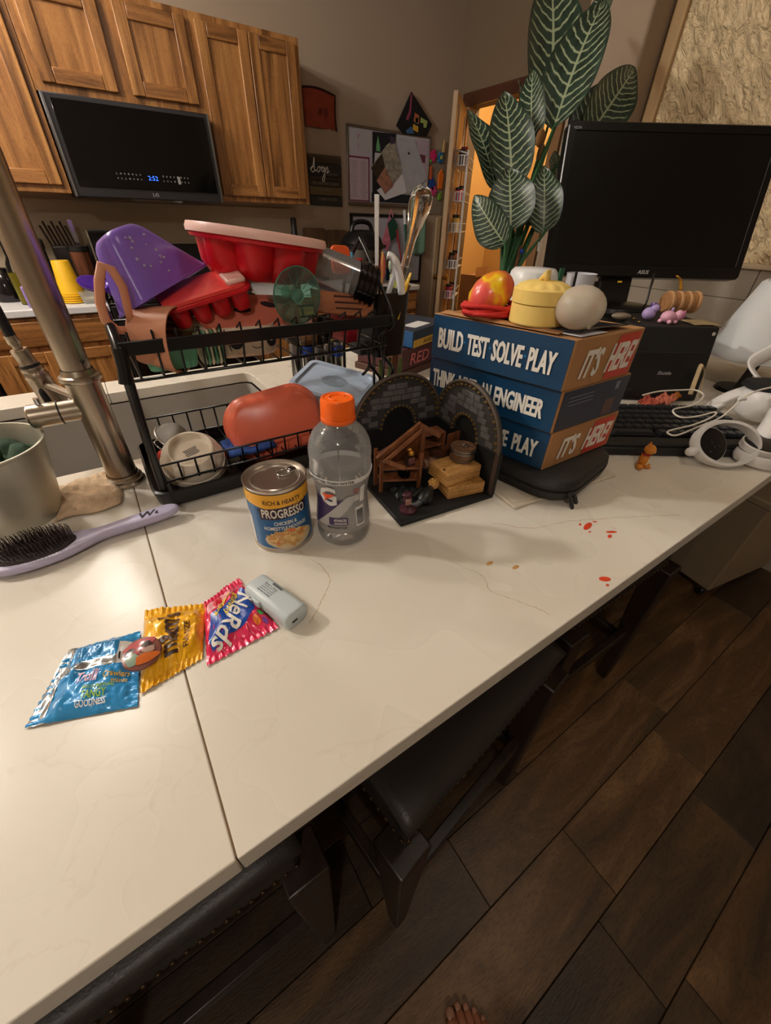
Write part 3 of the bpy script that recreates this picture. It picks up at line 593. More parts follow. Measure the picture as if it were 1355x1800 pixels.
# ---- glass goblet with a green foot
GLASS = thin('clear_glass', (1, 1, 1), 0.94, haze=0.10); GGRN = thin('green_glass', (0.62, 0.90, 0.80), 0.97, haze=0.07); BGL = mat('solid_glass', (255, 255, 255), 0.02, trans=1.0, ior=1.45)
t = thing('goblet', 'stemmed glass with a green foot lying towards the front of the rack', 'glass', (0, 0, 0))
M = axis((0.290, 0.695, 0.307), (-0.10, 0.96, 0.06)) @ Matrix.Scale(1.12, 4)
part('foot', B().lathe([(0.0001, 0.0), (0.038, 0.0), (0.039, 0.002), (0.03, 0.004), (0.008, 0.009), (0.0055, 0.016)], 40, M, False, False), GGRN, t)
GR2 = mat('green_rim', (120, 176, 156), 0.08, trans=0.6, ior=1.3)
part('foot_rim', B().tube([M @ V((0.0385 * math.cos(a), 0.0385 * math.sin(a), 0.001)) for a in [2 * math.pi * i / 48 for i in range(48)]], 0.0013, 6, True), GR2, t, smooth=180); part('foot_boss', B().lathe([(0.0001, -0.0012), (0.006, -0.001), (0.0075, 0.0), (0.010, -0.0006), (0.0105, 0.0004)], 24, M, False, False), GR2, t)
for k in range(16): part('foot_ray', B().tube([M @ V((0.013 * math.cos(k * 0.3927), 0.013 * math.sin(k * 0.3927), 0.0)), M @ V((0.034 * math.cos(k * 0.3927), 0.034 * math.sin(k * 0.3927), -0.0003))], 0.0005, 5), GR2, t)
part('stem', B().lathe([(0.0055, 0.0165), (0.0045, 0.025), (0.008, 0.038)], 20, M), GGRN, t)
prof = [(0.008, 0.0385), (0.025, 0.044), (0.040, 0.06), (0.046, 0.085), (0.046, 0.11), (0.0445, 0.11), (0.0445, 0.085), (0.0385, 0.062), (0.024, 0.047), (0.0001, 0.043)]
part('bowl', B().lathe(prof, 48, M, True, False, lobes=14, lob=0.03), GLASS, t)
# ---- brown slotted spatula head
t = thing('wooden_turner', 'brown slotted wooden turner lying right of the goblet', 'turner', (0, 0, 0))
M = frame((0.405, 0.735, 0.283), (1, -0.1, -0.10), (0.05, 0.55, 0.83))
BRW = wood('turner_wood', (110, 58, 26), (150, 86, 42), (176, 108, 58), stretch=(3, 30, 30), rough=0.6, coat=0)
bb = B(); bb.prism([(-0.07, -0.02), (0.03, -0.027), (0.052, -0.015), (0.055, 0.006), (0.045, 0.014), (-0.07, 0.022)], 0, 0.006, M); part('head', bb, BRW, t, bevel=0.002)
for k in range(3): bb = B(); bb.prism(rrect(0.055, 0.003, 0.0014, 3, 0.0, -0.012 + k * 0.011), 0.0055, 0.0068, M); part('slot', bb, mat('slot_dark', (58, 28, 14), 0.8), t)
part('handle', B().tube([M @ V((-0.068, 0, 0.003)), M @ V((-0.15, 0.0, 0.002))], [0.010, 0.007], 8, flat=0.5), BRW, t)
# ---- clear jar with threaded mouth
t = thing('blender_jar', 'clear blender jar on its side with a dark threaded mouth', 'jar', (0, 0, 0))
SMOKE = thin('smoky_clear', (1, 1, 1), 0.85, 0.08, haze=0.10)
M = axis((0.362, 0.79, 0.345), (0.88, -0.34, -0.36))
part('vessel', B().lathe([(0.0001, 0), (0.030, 0.0), (0.034, 0.004), (0.038, 0.085), (0.036, 0.085), (0.0325, 0.006), (0.0001, 0.003)], 40, M, False, False), SMOKE, t)
part('mouth', B().lathe([(0.039, 0.086), (0.039, 0.125), (0.0335, 0.125), (0.0335, 0.086)], 40, M, False, False), mat('dark_chrome', (60, 56, 58), 0.12, 0.9), t)
for k in range(4): part('thread_ring', B().lathe([(0.039, 0.0), (0.0425, 0.001), (0.0425, 0.004), (0.039, 0.005)], 40, M @ T((0, 0, 0.088 + k * 0.010)), False, False), mat('dark_chrome', (60, 56, 58), 0.12, 0.9), t)
for k in range(3): part('drain_lug', B().ell((0.0, 0.0, 0.0), (0.006, 0.006, 0.006), M @ T((0.033 * math.cos(k * 2.1 + 1), 0.033 * math.sin(k * 2.1 + 1), -0.002)), 8, 6), SMOKE, t)
# plastic and steel bits in the upper basket
def solo_box(name, c, d, m_, label, cat, rz=0, M=None, bev=0.003, group=None): return solo(name, B().box(c, d, M, rz), m_, label, cat, group, bevel=bev)
bb = B(); loft(bb, [rl(0.075, 0.07, 0.015, 0), rl(0.09, 0.085, 0.018, 0.04), rl(0.088, 0.083, 0.017, 0.04), rl(0.072, 0.067, 0.014, 0.002)], True, True, T((0.335, 0.77, 0.216)) @ rot(8, 'Z')); solo('clear_tub', bb, thin('clear_plastic', (1, 1, 1), 0.88, 0.08), 'clear plastic tub standing in the upper basket below the goblet', 'tub')
bb = B(); loft(bb, [rl(0.03, 0.07, 0.008, 0), rl(0.036, 0.08, 0.01, 0.055), rl(0.033, 0.077, 0.009, 0.055), rl(0.027, 0.067, 0.007, 0.003)], True, True, T((0.412, 0.765, 0.214))); solo('red_cup', bb, mat('dark_red', (150, 26, 40), 0.35), 'dark red cup at the right end of the upper basket', 'cup')
# stainless tumblers standing behind the rack
for k, (x, y, r) in enumerate(((0.405, 1.02, 0.016), (0.43, 1.00, 0.014), (0.452, 0.985, 0.013), (0.474, 0.972, 0.013), (0.497, 0.96, 0.014))):
    t = thing('steel_tumbler', 'tall slim steel tumbler behind the rack, %s from the left' % ('first', 'second', 'third', 'fourth', 'fifth')[k], 'tumbler', (x, y, 0), group='steel tumblers behind the rack')
    part('tube', B().lathe([(0.0001, 0.0), (r * 0.9, 0.0), (r, 0.005), (r, 0.16), (r * 0.92, 0.16), (r * 0.92, 0.01), (0.0001, 0.01)], 20, None, False, False), CHROME, t)
    part('band', B().lathe([(r + 0.0004, 0.125), (r + 0.0008, 0.127), (r + 0.0008, 0.15), (r + 0.0004, 0.152)], 20, None, False, False), mat('blue_band', (40, 70, 160), 0.3) if k in (1, 4) else STEEL, t)

# ---------------------------------------------------------------- lower tier
t = thing('cream_bowl', 'cream stoneware bowl upside down in the lower rack', 'bowl', (0, 0, 0))
M = axis((0.065, 0.733, 0.050), (-0.05, -0.46, 0.86)) @ Matrix.Scale(1.07, 4)
SW = mat('stoneware', (238, 224, 204), 0.28)
part('body', B().lathe([(0.0001, 0.018), (0.030, 0.018), (0.0315, 0.020), (0.033, 0.0245), (0.036, 0.0245), (0.038, 0.020), (0.047, 0.010), (0.050, 0.0), (0.0505, -0.004), (0.0525, -0.006), (0.053, -0.02), (0.0525, -0.03), (0.049, -0.03), (0.048, -0.01), (0.03, 0.014), (0.0001, 0.016)], 48, M, False, False), SW, t, smooth=30)
bb = B()
for k in range(5): bb.box((0.0, 0.004 - 0.003 * k, 0.0184), (0.024 - 0.002 * (k % 3), 0.0016, 0.0002), M @ rot(20, 'Z'))
part('maker_print', bb, mat('grey_ink', (110, 104, 100), 0.6), t, kind='stuff')
t = thing('tea_strainer', 'small round wire-mesh strainer behind the cream bowl', 'strainer', (0, 0, 0))
M = axis((0.045, 0.80, 0.064), (0.62, -0.3, 0.72))
MESH = mat('wire_mesh', (150, 146, 140), 0.4, 0.8, bump=0.8, bscale=900)
part('mesh_dome', B().lathe([(0.03, 0.0), (0.028, 0.012), (0.02, 0.024), (0.01, 0.029), (0.0001, 0.030)], 32, M, False, False), MESH, t)
part('rim', B().tube([M @ V((0.031 * math.cos(a), 0.031 * math.sin(a), 0)) for a in [2 * math.pi * i / 32 for i in range(32)]], 0.0024, 8, True), mat('pale_steel', (200, 190, 180), 0.3, 0.6), t, smooth=180)
part('hook', B().tube(catmull([M @ V(p) for p in ((-0.027, 0.018, 0), (-0.045, 0.020, 0.002), (-0.052, 0.008, 0.002), (-0.046, -0.004, 0.002), (-0.031, 0.0, 0))], 5), 0.0015, 6), CHROME, t, smooth=180)
t = thing('red_bowl', 'large coral red plastic bowl on its side in the lower rack', 'bowl', (0, 0, 0))
COR = mat('coral_plastic', (238, 116, 88), 0.3, sss=0.08)
M = frame((0.238, 0.755, 0.069), (0.97, -0.14, 0.15), (-0.13, 0.36, 0.92)) @ Matrix.Diagonal((0.92, 0.98, 0.6, 1))
bb = B(); L = [rl(0.17, 0.10, 0.042, 0.055, 9), rl(0.185, 0.115, 0.05, 0.048, 9), rl(0.203, 0.128, 0.056, 0.03, 9), rl(0.212, 0.134, 0.058, 0.0, 9), rl(0.218, 0.14, 0.06, -0.004, 9), rl(0.218, 0.14, 0.06, -0.008, 9), rl(0.208, 0.13, 0.056, -0.006, 9), rl(0.19, 0.112, 0.048, 0.035, 9), rl(0.16, 0.09, 0.04, 0.048, 9)]
loft(bb, L, True, True, M); part('body', bb, COR, t, smooth=50)
bb = B(); bb.box((-0.112, -0.03, 0.006), (0.03, 0.02, 0.01), M); part('handle', bb, mat('coral_light', (232, 84, 66), 0.35), t, bevel=0.003)
t = solo('scrub_cloth', B().grid(lambda u, v: (0.125 + 0.09 * u, 0.70 + 0.07 * v, 0.043 + 0.006 * math.sin(9 * u) * math.sin(7 * v) + 0.004), 14, 12), mat('blue_cloth', (44, 78, 150), 0.9, bump=0.8, bscale=500), 'crumpled blue scrubbing cloth under the coral bowl', 'cloth', solid=0.006)
bb = B(); bb.ell((0.022, 0.765, 0.05), (0.012, 0.015, 0.011)); solo('red_sponge', bb, mat('red_sponge', (206, 60, 44), 0.8, bump=0.6, bscale=400), 'bit of red sponge between bowl and strainer', 'sponge')
t = thing('food_box', 'pale blue lidded food container tilted on the lower rack', 'food container', (0, 0, 0))
PB = mat('pale_blue_lid', (186, 204, 226), 0.22, sss=0.1); 
M = frame((0.394, 0.785, 0.118), (0.62, -0.76, -0.14), (0.76, 0.62, 0.16))
bb = B(); loft(bb, [rl(0.150, 0.11, 0.014, -0.05), rl(0.162, 0.122, 0.016, -0.002)], True, True, M); part('tub', bb, mat('frosted_blue', (196, 208, 222), 0.3, trans=0.5), t)
bb = B(); loft(bb, [rl(0.168, 0.128, 0.018, -0.004), rl(0.172, 0.132, 0.02, 0.002), rl(0.168, 0.128, 0.018, 0.008), rl(0.148, 0.108, 0.014, 0.009), rl(0.142, 0.102, 0.013, 0.005)], True, True, M); part('lid', bb, PB, t)
bb = B(); bb.lathe([(0.0001, 0.0055), (0.03, 0.0054)], 28, M @ Matrix.Diagonal((1, 0.75, 1, 1)), False, False); part('lid_emblem', bb, mat('lid_shade', (150, 166, 184), 0.4, bump=0.6, bscale=200), t)

# ---------------------------------------------------------------- utensil caddy on the rack's right end
t = thing('utensil_caddy', 'black plastic utensil caddy hooked on the rack\'s right end', 'caddy', (0, 0, 0))
CX, CY = 0.530, 0.805
bb = B(); loft(bb, [rl(0.075, 0.085, 0.012, 0.165, 5, CX, CY), rl(0.088, 0.1, 0.014, 0.292, 5, CX, CY), rl(0.084, 0.096, 0.013, 0.292, 5, CX, CY), rl(0.071, 0.081, 0.01, 0.17, 5, CX, CY)]); part('cup', bb, BLACK, t)
bb = B(); bb.box((CX - 0.062, 0.785, 0.19), (0.04, 0.05, 0.03)); part('side_tray', bb, mat('charcoal_plastic', (46, 46, 48), 0.5), t, bevel=0.003)
part('hook', B().tube([(0.486, 0.80, 0.285), (0.478, 0.80, 0.30), (0.472, 0.80, 0.285)], 0.003, 6), BLACK, t)
t = thing('glass_baster', 'clear glass baster with a round bulb end leaning in the caddy', 'baster', (0, 0, 0))
p0, p1 = V((0.548, 0.805, 0.20)), V((0.633, 0.81, 0.468)); ax = (p1 - p0)
M = axis(p0, ax); Lh = ax.length
part('tube', B().lathe([(0.0001, 0.0), (0.0075, 0.004), (0.0085, Lh * 0.55), (0.010, Lh * 0.68), (0.0185, Lh * 0.81), (0.0235, Lh * 0.89), (0.0225, Lh * 0.96), (0.013, Lh * 1.0), (0.0001, Lh * 1.008)], 28, M, False, False), BGL, t, smooth=60)
part('seal_ring', B().lathe([(0.0095, Lh * 0.5), (0.0105, Lh * 0.505), (0.0095, Lh * 0.51)], 24, M, False, False), GLASS, t)
UT = 'utensils standing in the black caddy'
solo('white_chopstick', B().tube([(0.515, 0.80, 0.20), (0.513, 0.80, 0.452)], [0.003, 0.0058], 4), mat('translucent_white', (222, 222, 222), 0.4), 'tall white stick standing straight up in the caddy', 'stick', UT)
t = thing('white_scoop', 'glossy white plastic scoop bending over the caddy\'s front edge', 'scoop', (0, 0, 0), group=UT)
part('blade', B().tube(catmull([(0.522, 0.775, 0.357), (0.532, 0.768, 0.352), (0.541, 0.76, 0.33), (0.546, 0.757, 0.305), (0.548, 0.755, 0.289)], 5), [0.012] + [0.015] * 5 + [0.017] * 9 + [0.016] * 6, 12, flat=0.5), mat('pearl_plastic', (224, 224, 226), 0.2), t, smooth=180)
part('handle', B().tube([(0.540, 0.768, 0.335), (0.535, 0.785, 0.29), (0.530, 0.80, 0.2)], 0.006, 8), mat('pearl_plastic', (224, 224, 226), 0.2), t)
solo('yellow_spatula', B().tube([(0.543, 0.762, 0.24), (0.566, 0.768, 0.30), (0.58, 0.77, 0.325)], [0.006, 0.008, 0.004], 8, flat=0.4), mat('yellow_plastic', (232, 184, 36), 0.35), 'yellow spatula handle in the caddy beside the glass baster', 'spatula', UT)
solo('orange_scraper', B().prism(rrect(0.042, 0.05, 0.01), 0, 0.008, frame((0.452, 0.845, 0.345), (1, 0, -0.05), (0.05, 0.2, 1))), mat('orange_plastic', (232, 92, 36), 0.4), 'orange scraper head behind the blender jar', 'scraper', UT, bevel=0.002)
solo('red_scraper', B().prism(rrect(0.028, 0.034, 0.004), 0, 0.008, frame((0.487, 0.835, 0.331), (1, 0, -0.05), (0.0, 0.2, 1))), mat('bright_red', (214, 34, 36), 0.4), 'small red scraper head right of the orange one', 'scraper', UT, bevel=0.002)
solo('blue_stick', B().tube([(0.473, 0.82, 0.30), (0.466, 0.82, 0.36)], 0.0032, 6), mat('sky_blue', (96, 168, 206), 0.4), 'short light blue stick in front of the red scraper', 'stick', UT)
solo('wooden_skewer', B().tube([(0.52, 0.79, 0.22), (0.521, 0.79, 0.362)], 0.0026, 6), mat('pale_wood', (214, 150, 84), 0.6), 'thin wooden skewer beside the white stick', 'skewer', UT)
solo('pink_brush', B().ell((0.525, 0.795, 0.335), (0.006, 0.006, 0.022)), mat('coral_pink', (216, 90, 84), 0.4), 'pink-red brush head behind the white scoop', 'brush', UT)
solo('mint_spoon', B().ell((0.578, 0.83, 0.335), (0.014, 0.006, 0.018)), mat('pale_mint', (196, 216, 200), 0.4), 'pale mint spoon bowl right of the white scoop', 'spoon', UT)
solo('lime_sponge', B().box((0.61, 0.86, 0.30), (0.026, 0.03, 0.03), rz=0.3), mat('lime_sponge', (168, 176, 60), 0.9, bump=0.7, bscale=300), 'lime green sponge beside the brown stand', 'sponge', bevel=0.004)
t = thing('wooden_stand', 'narrow brown wooden stand with a slanted brace right of the caddy', 'stand', (0, 0, 0))
part('post', B().box((0.613, 0.87, 0.142), (0.02, 0.02, 0.284)), WALNUT, t, bevel=0.002); part('brace', B().tube([(0.618, 0.868, 0.22), (0.648, 0.866, 0.29)], 0.006, 6), WALNUT, t); part('foot', B().box((0.613, 0.87, 0.006), (0.07, 0.06, 0.012)), WALNUT, t, bevel=0.002)
t = thing('dark_planter', 'dark round planter with green stems behind the rack', 'planter', (0, 0, 0))
part('pot', B().lathe([(0.0001, 0.0), (0.05, 0.0), (0.062, 0.045), (0.058, 0.045), (0.048, 0.02), (0.0001, 0.02)], 32, T((0.545, 0.80, 0.001)), False, False), BLACKM, t)
for x, y, dx in ((0.525, 0.79, -0.004), (0.548, 0.80, 0.004), (0.56, 0.785, 0.01)): part('stem', B().tube([(x, y, 0.02), (x + dx, y, 0.09), (x + dx * 1.5, y, 0.15)], [0.007, 0.006, 0.004], 6), mat('olive_stem', (92, 112, 52), 0.5), t)
# ---------------------------------------------------------------- tap
t = thing('kitchen_tap', 'tall brushed nickel tap with pull-down spray head beside the sink', 'tap', (-0.054, 0.80, 0))
part('base_ring', B().lathe([(0.0001, 0), (0.033, 0), (0.034, 0.004), (0.030, 0.008), (0.031, 0.012), (0.0265, 0.016), (0.0265, 0.02)], 32, None, False, False), NICKEL, t)
part('body', B().lathe([(0.0245, 0.016), (0.0245, 0.192), (0.029, 0.194), (0.030, 0.198), (0.029, 0.202), (0.0245, 0.204), (0.022, 0.212)], 32, None, False, False), NICKEL, t)
bb = B(); P = [(0, 0, 0.20), (0, 0, 0.30), (0, 0, 0.42), (0.0, 0.0, 0.50), (-0.012, 0.025, 0.56), (-0.04, 0.08, 0.592), (-0.065, 0.125, 0.57), (-0.078, 0.15, 0.52)]
bb.tube(catmull(P, 6), 0.0205, 20); part('spout', bb, NICKEL, t, smooth=180)
bb = B(); bb.tube([(0.0, 0, 0.148), (-0.045, 0.0, 0.148)], 0.017, 20); part('side_arm', bb, NICKEL, t)
bb = B(); bb.tube([(-0.047, 0, 0.148), (-0.085, 0.0, 0.148)], 0.0185, 20); bb.ell((-0.085, 0, 0.148), (0.006, 0.0175, 0.0175)); part('valve_knob', bb, NICKEL, t)
part('arm_ring', B().tube([(-0.0455, 0, 0.148), (-0.047, 0, 0.148)], 0.0192, 20), BLACK, t)
part('lever_stub', B().cyl((-0.068, 0, 0.163), (-0.068, 0, 0.176), 0.004, n=12), CHROME, t)
part('pin_hole', B().ell((0.012, -0.0175, 0.225), (0.003, 0.002, 0.003)), BLACK, t)
part('hose', B().tube(catmull([(-0.078, 0.15, 0.52), (-0.080, 0.152, 0.42), (-0.082, 0.152, 0.32), (-0.080, 0.15, 0.225)], 6), 0.008, 12), BLACK, t, smooth=180)
sp = [V((-0.080, 0.15, 0.228)), V((-0.062, 0.15, 0.10))]
d = (sp[1] - sp[0]).normalized(); M = axis(sp[0], d, (0, 1, 0))
part('hose_ferrule', B().lathe([(0.009, -0.012), (0.0095, 0.0), (0.007, 0.004), (0.007, 0.01)], 20, M), NICKEL, t)
part('spray_head', B().lathe([(0.0125, 0.01), (0.014, 0.012), (0.0135, 0.016), (0.0135, 0.035), (0.0165, 0.041), (0.0175, 0.047), (0.0165, 0.05), (0.0175, 0.053), (0.019, 0.058), (0.018, 0.062), (0.02, 0.10), (0.024, 0.135), (0.023, 0.137)], 28, M), NICKEL, t)
part('spray_ring', B().lathe([(0.0138, 0.0355), (0.0155, 0.036), (0.0165, 0.041), (0.0138, 0.0412)], 24, M), BLACK, t)
part('spray_button', B().ell((0.0, 0.0, 0.0), (0.006, 0.005, 0.02), M @ T((0.006, -0.019, 0.095))), BLACK, t)
part('dock_arm', B().tube([(0, 0.0, 0.155), (-0.045, 0.10, 0.155), (-0.06, 0.13, 0.155)], 0.008, 12), NICKEL, t)

# ---------------------------------------------------------------- left foreground
t = thing('metal_pail', 'dull galvanised pail with dark green contents at the sink\'s left', 'pail', (-0.222, 0.775, 0))
GALV = mat('galvanised', (184, 182, 168), 0.42, 0.7, vary=0.28, vscale=9)
part('shell', B().lathe([(0.0001, 0.008), (0.066, 0.008), (0.067, 0.0), (0.069, 0.0), (0.070, 0.008), (0.090, 0.122), (0.0925, 0.124), (0.0925, 0.127), (0.089, 0.127), (0.086, 0.12), (0.067, 0.012), (0.0001, 0.011)], 48, None, False, False), GALV, t)
part('ear', B().lathe([(0.0001, 0.004), (0.006, 0.003), (0.007, 0)], 14, axis((-0.012, -0.079, 0.062), (-0.15, -1, 0.15))), BLACK, t)
DG = mat('dark_green_cloth', (30, 60, 38), 0.8, vary=0.3, vscale=30)
bb = B(); bb.grid(lambda u, v: ((0.078 * math.sqrt(v) * math.cos(6.2832 * u)), 0.078 * math.sqrt(v) * math.sin(6.2832 * u), 0.075 + 0.035 * noise.noise(V((3 * math.cos(6.2832 * u) * v, 3 * math.sin(6.2832 * u) * v, 2.0))) + 0.02), 36, 8); part('contents', bb, DG, t, smooth=180)
bb = B(); 
for k, (a, h) in enumerate(((2.6, 0.075), (2.0, 0.05), (3.2, 0.06), (1.2, 0.03))): bb.tube([(0.03 * math.cos(a), 0.03 * math.sin(a), 0.08), (0.05 * math.cos(a), 0.05 * math.sin(a), 0.08 + h)], [0.012, 0.004], 6)
part('sprigs', bb, DG, t, kind='stuff')
bb = B(); bb.ell((0, 0, 0), (0.012, 0.002, 0.016), axis((-0.02, -0.0755, 0.035), (-0.2, -0.2, 1)).to_3x3().to_4x4() and T((-0.02, -0.0765, 0.035)) @ rot(-14, 'Z'), 12, 8); part('yellow_mark', bb, mat('mustard_paint', (190, 150, 60), 0.6), t)
part('stamp', B().tube([(-0.03, -0.069, 0.016), (-0.02, -0.072, 0.019), (-0.012, -0.0735, 0.015)], 0.0018, 6), mat('dark_ink_green', (40, 52, 34), 0.6), t)
# cloth
def cl(u, v):
    x = -0.165 + 0.095 * u + 0.006 * math.sin(5 * v); y = 0.715 + 0.115 * v + 0.004 * math.sin(7 * u)
    z = 0.008 + 0.012 * math.exp(-((u - 0.75) ** 2 + (v - 0.95) ** 2) * 9) + 0.006 * noise.noise(V((u * 4, v * 4, 1.3))) + 0.004 * noise.noise(V((u * 11, v * 9, 4)))
    e = min(u, 1 - u, v, 1 - v)
    if e < 0.06: z = 0.003 + (z - 0.003) * e / 0.06
    return (x, y, max(z, 0.0025))
CLOTH = mat('tan_cloth', (214, 186, 154), 0.9, bump=0.5, bscale=260, vary=0.22, vscale=22)
solo('dish_cloth', B().grid(cl, 36, 40), CLOTH, 'crumpled tan dish cloth lying between pail and tap', 'cloth', smooth=180, solid=0.003)
# hairbrush
t = thing('hairbrush', 'lilac paddle hairbrush with dark bristles lying at the left edge', 'brush', (0, 0, 0))
LIL = mat('lilac_plastic', (186, 180, 210), 0.28)
ax0, ax1 = V((-0.178, 0.628, 0.0)), V((0.012, 0.632, 0.0)); dx = (ax1 - ax0).normalized(); M = frame(ax0, dx, V((-dx.y, dx.x, 0)))
out = [(-0.062, 0.0), (-0.058, 0.016), (-0.04, 0.029), (-0.01, 0.034), (0.025, 0.031), (0.05, 0.022), (0.07, 0.014), (0.085, 0.0105), (0.11, 0.0115), (0.15, 0.0135), (0.18, 0.0125), (0.192, 0.0)]
ol = catmull([(x, y, 0) for x, y in out] + [(x, -y, 0) for x, y in out[-2:0:-1]], 4, True)
def scl(f, z): return [((p.x - 0.02) * (1 - (1 - f) * 0.3) + 0.02, p.y * f, z + 0.006 * max(0, (p.x - 0.05) / 0.14)) for p in ol]
bb = B(); loft(bb, [scl(0.7, 0.002), scl(0.95, 0.006), scl(1.0, 0.011), scl(0.96, 0.015), scl(0.85, 0.0165)], True, True, M); part('body', bb, LIL, t, smooth=60)
bb = B(); bb.ell((-0.003, 0, 0.016), (0.052, 0.026, 0.006), M, 32, 8); part('cushion', bb, mat('dark_cushion', (46, 34, 36), 0.6), t)
pin0 = None; BRI = mat('bristle', (52, 38, 40), 0.4)
n_ = 0
for i in range(22):
    for j in range(11):
        x = -0.05 + 0.0046 * i + (0.0023 if j % 2 else 0); y = -0.023 + 0.0046 * j
        if ((x + 0.003) / 0.05) ** 2 + (y / 0.0245) ** 2 > 0.95: continue
        if pin0 is None:
            pb = B(); pb.tube([(0, 0, 0), (0, 0, 0.019)], [0.0006, 0.0005], 5); pb.ell((0, 0, 0.0195), 0.0008, None, 6, 4); o = pin0 = part('bristle', pb, BRI, t, smooth=0)
        else: o = pin0.copy(); COL.objects.link(o)
        o.matrix_basis = M @ T((x, y, 0.0205)) @ Matrix.Rotation(0.1 * random.uniform(-1, 1), 4, 'X'); n_ += 1
bb = B(); text(bb, 'Wet', 0.128, -0.0075, 0.044, 0.015, M, 0.0215, 0.3); o = part('lettering', bb, INKD, t)
# ---------------------------------------------------------------- soup can
RC, HC = 0.0455, 0.112
t = thing('soup_can', 'unopened soup can with a blue and yellow label and ring pull', 'can', (0.1414, 0.4916, 0))
part('shell', B().lathe([(0.0001, 0.003), (0.040, 0.003), (0.0425, 0.0), (0.0462, 0.0), (0.0465, 0.003), (0.0448, 0.006), (0.0448, HC - 0.006), (0.0465, HC - 0.003), (0.0465, HC), (0.0445, HC), (0.043, HC - 0.005), (0.036, HC - 0.005), (0.035, HC - 0.0035), (0.0335, HC - 0.0035), (0.0325, HC - 0.0055), (0.0001, HC - 0.0055)], 64, None, False, False), mat('tin', (200, 192, 182), 0.34, 1.0), t)
TH = math.atan2(-0.4916, -0.1414) + 0.10
def bend_c(r): return lambda x, z: (r * math.cos(TH + x / r), r * math.sin(TH + x / r), z)
def band(b_, r, z0, z1, a0=0, a1=2 * math.pi, n=72):
    b_.grid(lambda u, v: (r * math.cos(a0 + (a1 - a0) * u), r * math.sin(a0 + (a1 - a0) * u), z0 + (z1 - z0) * v), n, 1)
BLU = mat('label_blue', (22, 92, 148), 0.35)
bb = B(); band(bb, 0.0453, 0.008, HC - 0.007); part('label', bb, BLU, t, smooth=180)
YEL = mat('label_yellow', (238, 176, 50), 0.4)
def decal(b_, pts, r, sub=10, f=None):                                      # flat print wrapped on the cylinder, triangle fan densified
    P = []
    k = len(pts)
    for i in range(k):
        a, c = pts[i], pts[(i + 1) % k]
        for q in range(sub): P.append((a[0] + (c[0] - a[0]) * q / sub, a[1] + (c[1] - a[1]) * q / sub))
    cxx = sum(p[0] for p in P) / len(P); czz = sum(p[1] for p in P) / len(P); n = len(P); vs = []; R_ = 4
    f = f or bend_c(r)
    vs.append(f(cxx, czz))
    for ri in range(1, R_ + 1):
        for p in P: vs.append(f(cxx + (p[0] - cxx) * ri / R_, czz + (p[1] - czz) * ri / R_))
    fs = [(0, 1 + i, 1 + (i + 1) % n) for i in range(n)]
    for ri in range(R_ - 1):
        for i in range(n): fs.append((1 + ri * n + i, 1 + (ri + 1) * n + i, 1 + (ri + 1) * n + (i + 1) % n, 1 + ri * n + (i + 1) % n))
    b_.add(vs, fs)
bb = B(); nn = 40
bb.grid(lambda u, v: bend_c(0.0455)((u - 0.5) * 0.20, (HC - 0.007) * v + (1 - v) * (0.0855 - 0.008 * (abs(u - 0.5) < 0.24) * (1 - abs(u - 0.5) / 0.24))), 72, 1); part('yellow_band', bb, YEL, t, smooth=180)
DBL = mat('label_navy', (16, 34, 70), 0.4)
bb = B(); decal(bb, [(-0.039, 0.081), (0.039, 0.086), (0.036, 0.065), (-0.036, 0.062)], 0.0457); part('brand_plate', bb, mat('label_maroon', (48, 34, 52), 0.4), t, smooth=180)
bb = B(); text(bb, 'PROGRESSO', -0.033, 0.0655, 0.066, 0.0155, bend=bend_c(0.0459)); part('lettering', bb, INKW, t)
bb = B(); text(bb, 'RICH & HEARTY', -0.028, 0.0885, 0.056, 0.0075, bend=bend_c(0.0458)); part('lettering', bb, mat('label_brown', (70, 44, 26), 0.5), t)
bb = B(); text(bb, 'CHICKEN &', -0.017, 0.0525, 0.034, 0.0065, bend=bend_c(0.0458)); part('lettering', bb, INKW, t)
bb = B(); text(bb, 'HOMESTYLE NOODLES', -0.033, 0.0435, 0.066, 0.0065, bend=bend_c(0.0458)); part('lettering', bb, INKW, t)
def ellp(cx_, cz_, rx_, rz_, a=0, n=14): return [(cx_ + rx_ * math.cos(2 * math.pi * i / n) * math.cos(a) - rz_ * math.sin(2 * math.pi * i / n) * math.sin(a), cz_ + rx_ * math.cos(2 * math.pi * i / n) * math.sin(a) + rz_ * math.sin(2 * math.pi * i / n) * math.cos(a)) for i in range(n)]
bb = B(); decal(bb, ellp(0.004, 0.0235, 0.040, 0.0165), 0.0457, 3); part('bowl_print', bb, mat('print_cream', (206, 186, 150), 0.5), t, smooth=180)
for nm, c, rr, num in (('noodle_print', (196, 150, 88), (0.008, 0.0028), 34), ('noodle_print', (226, 190, 126), (0.0055, 0.0022), 40), ('carrot_print', (222, 100, 50), (0.006, 0.0036), 6), ('chicken_print', (210, 172, 112), (0.0075, 0.0048), 8)):
    bb = B()
    for k in range(num):
        a = random.uniform(0, 6.28); q = math.sqrt(random.random()) * 0.86
        decal(bb, ellp(0.004 + 0.035 * q * math.cos(a), 0.0265 + 0.0155 * q * math.sin(a) + 0.005 * (1 - q), rr[0] * random.uniform(.7, 1.1), rr[1] * random.uniform(.8, 1.2), random.uniform(-1, 1), 8), 0.0458 + 0.0001 * random.random(), 1)
    part(nm, bb, mat(nm + str(c[0]), c, 0.5), t, smooth=180, kind='stuff')
bb = B(); 
for k in range(5): decal(bb, [(0.046 + 0.004 * k, 0.012 + 0.002 * k), (0.0475 + 0.004 * k, 0.012 + 0.002 * k), (0.0525 + 0.003 * k, 0.045), (0.0515 + 0.003 * k, 0.045)], 0.0457, 3)
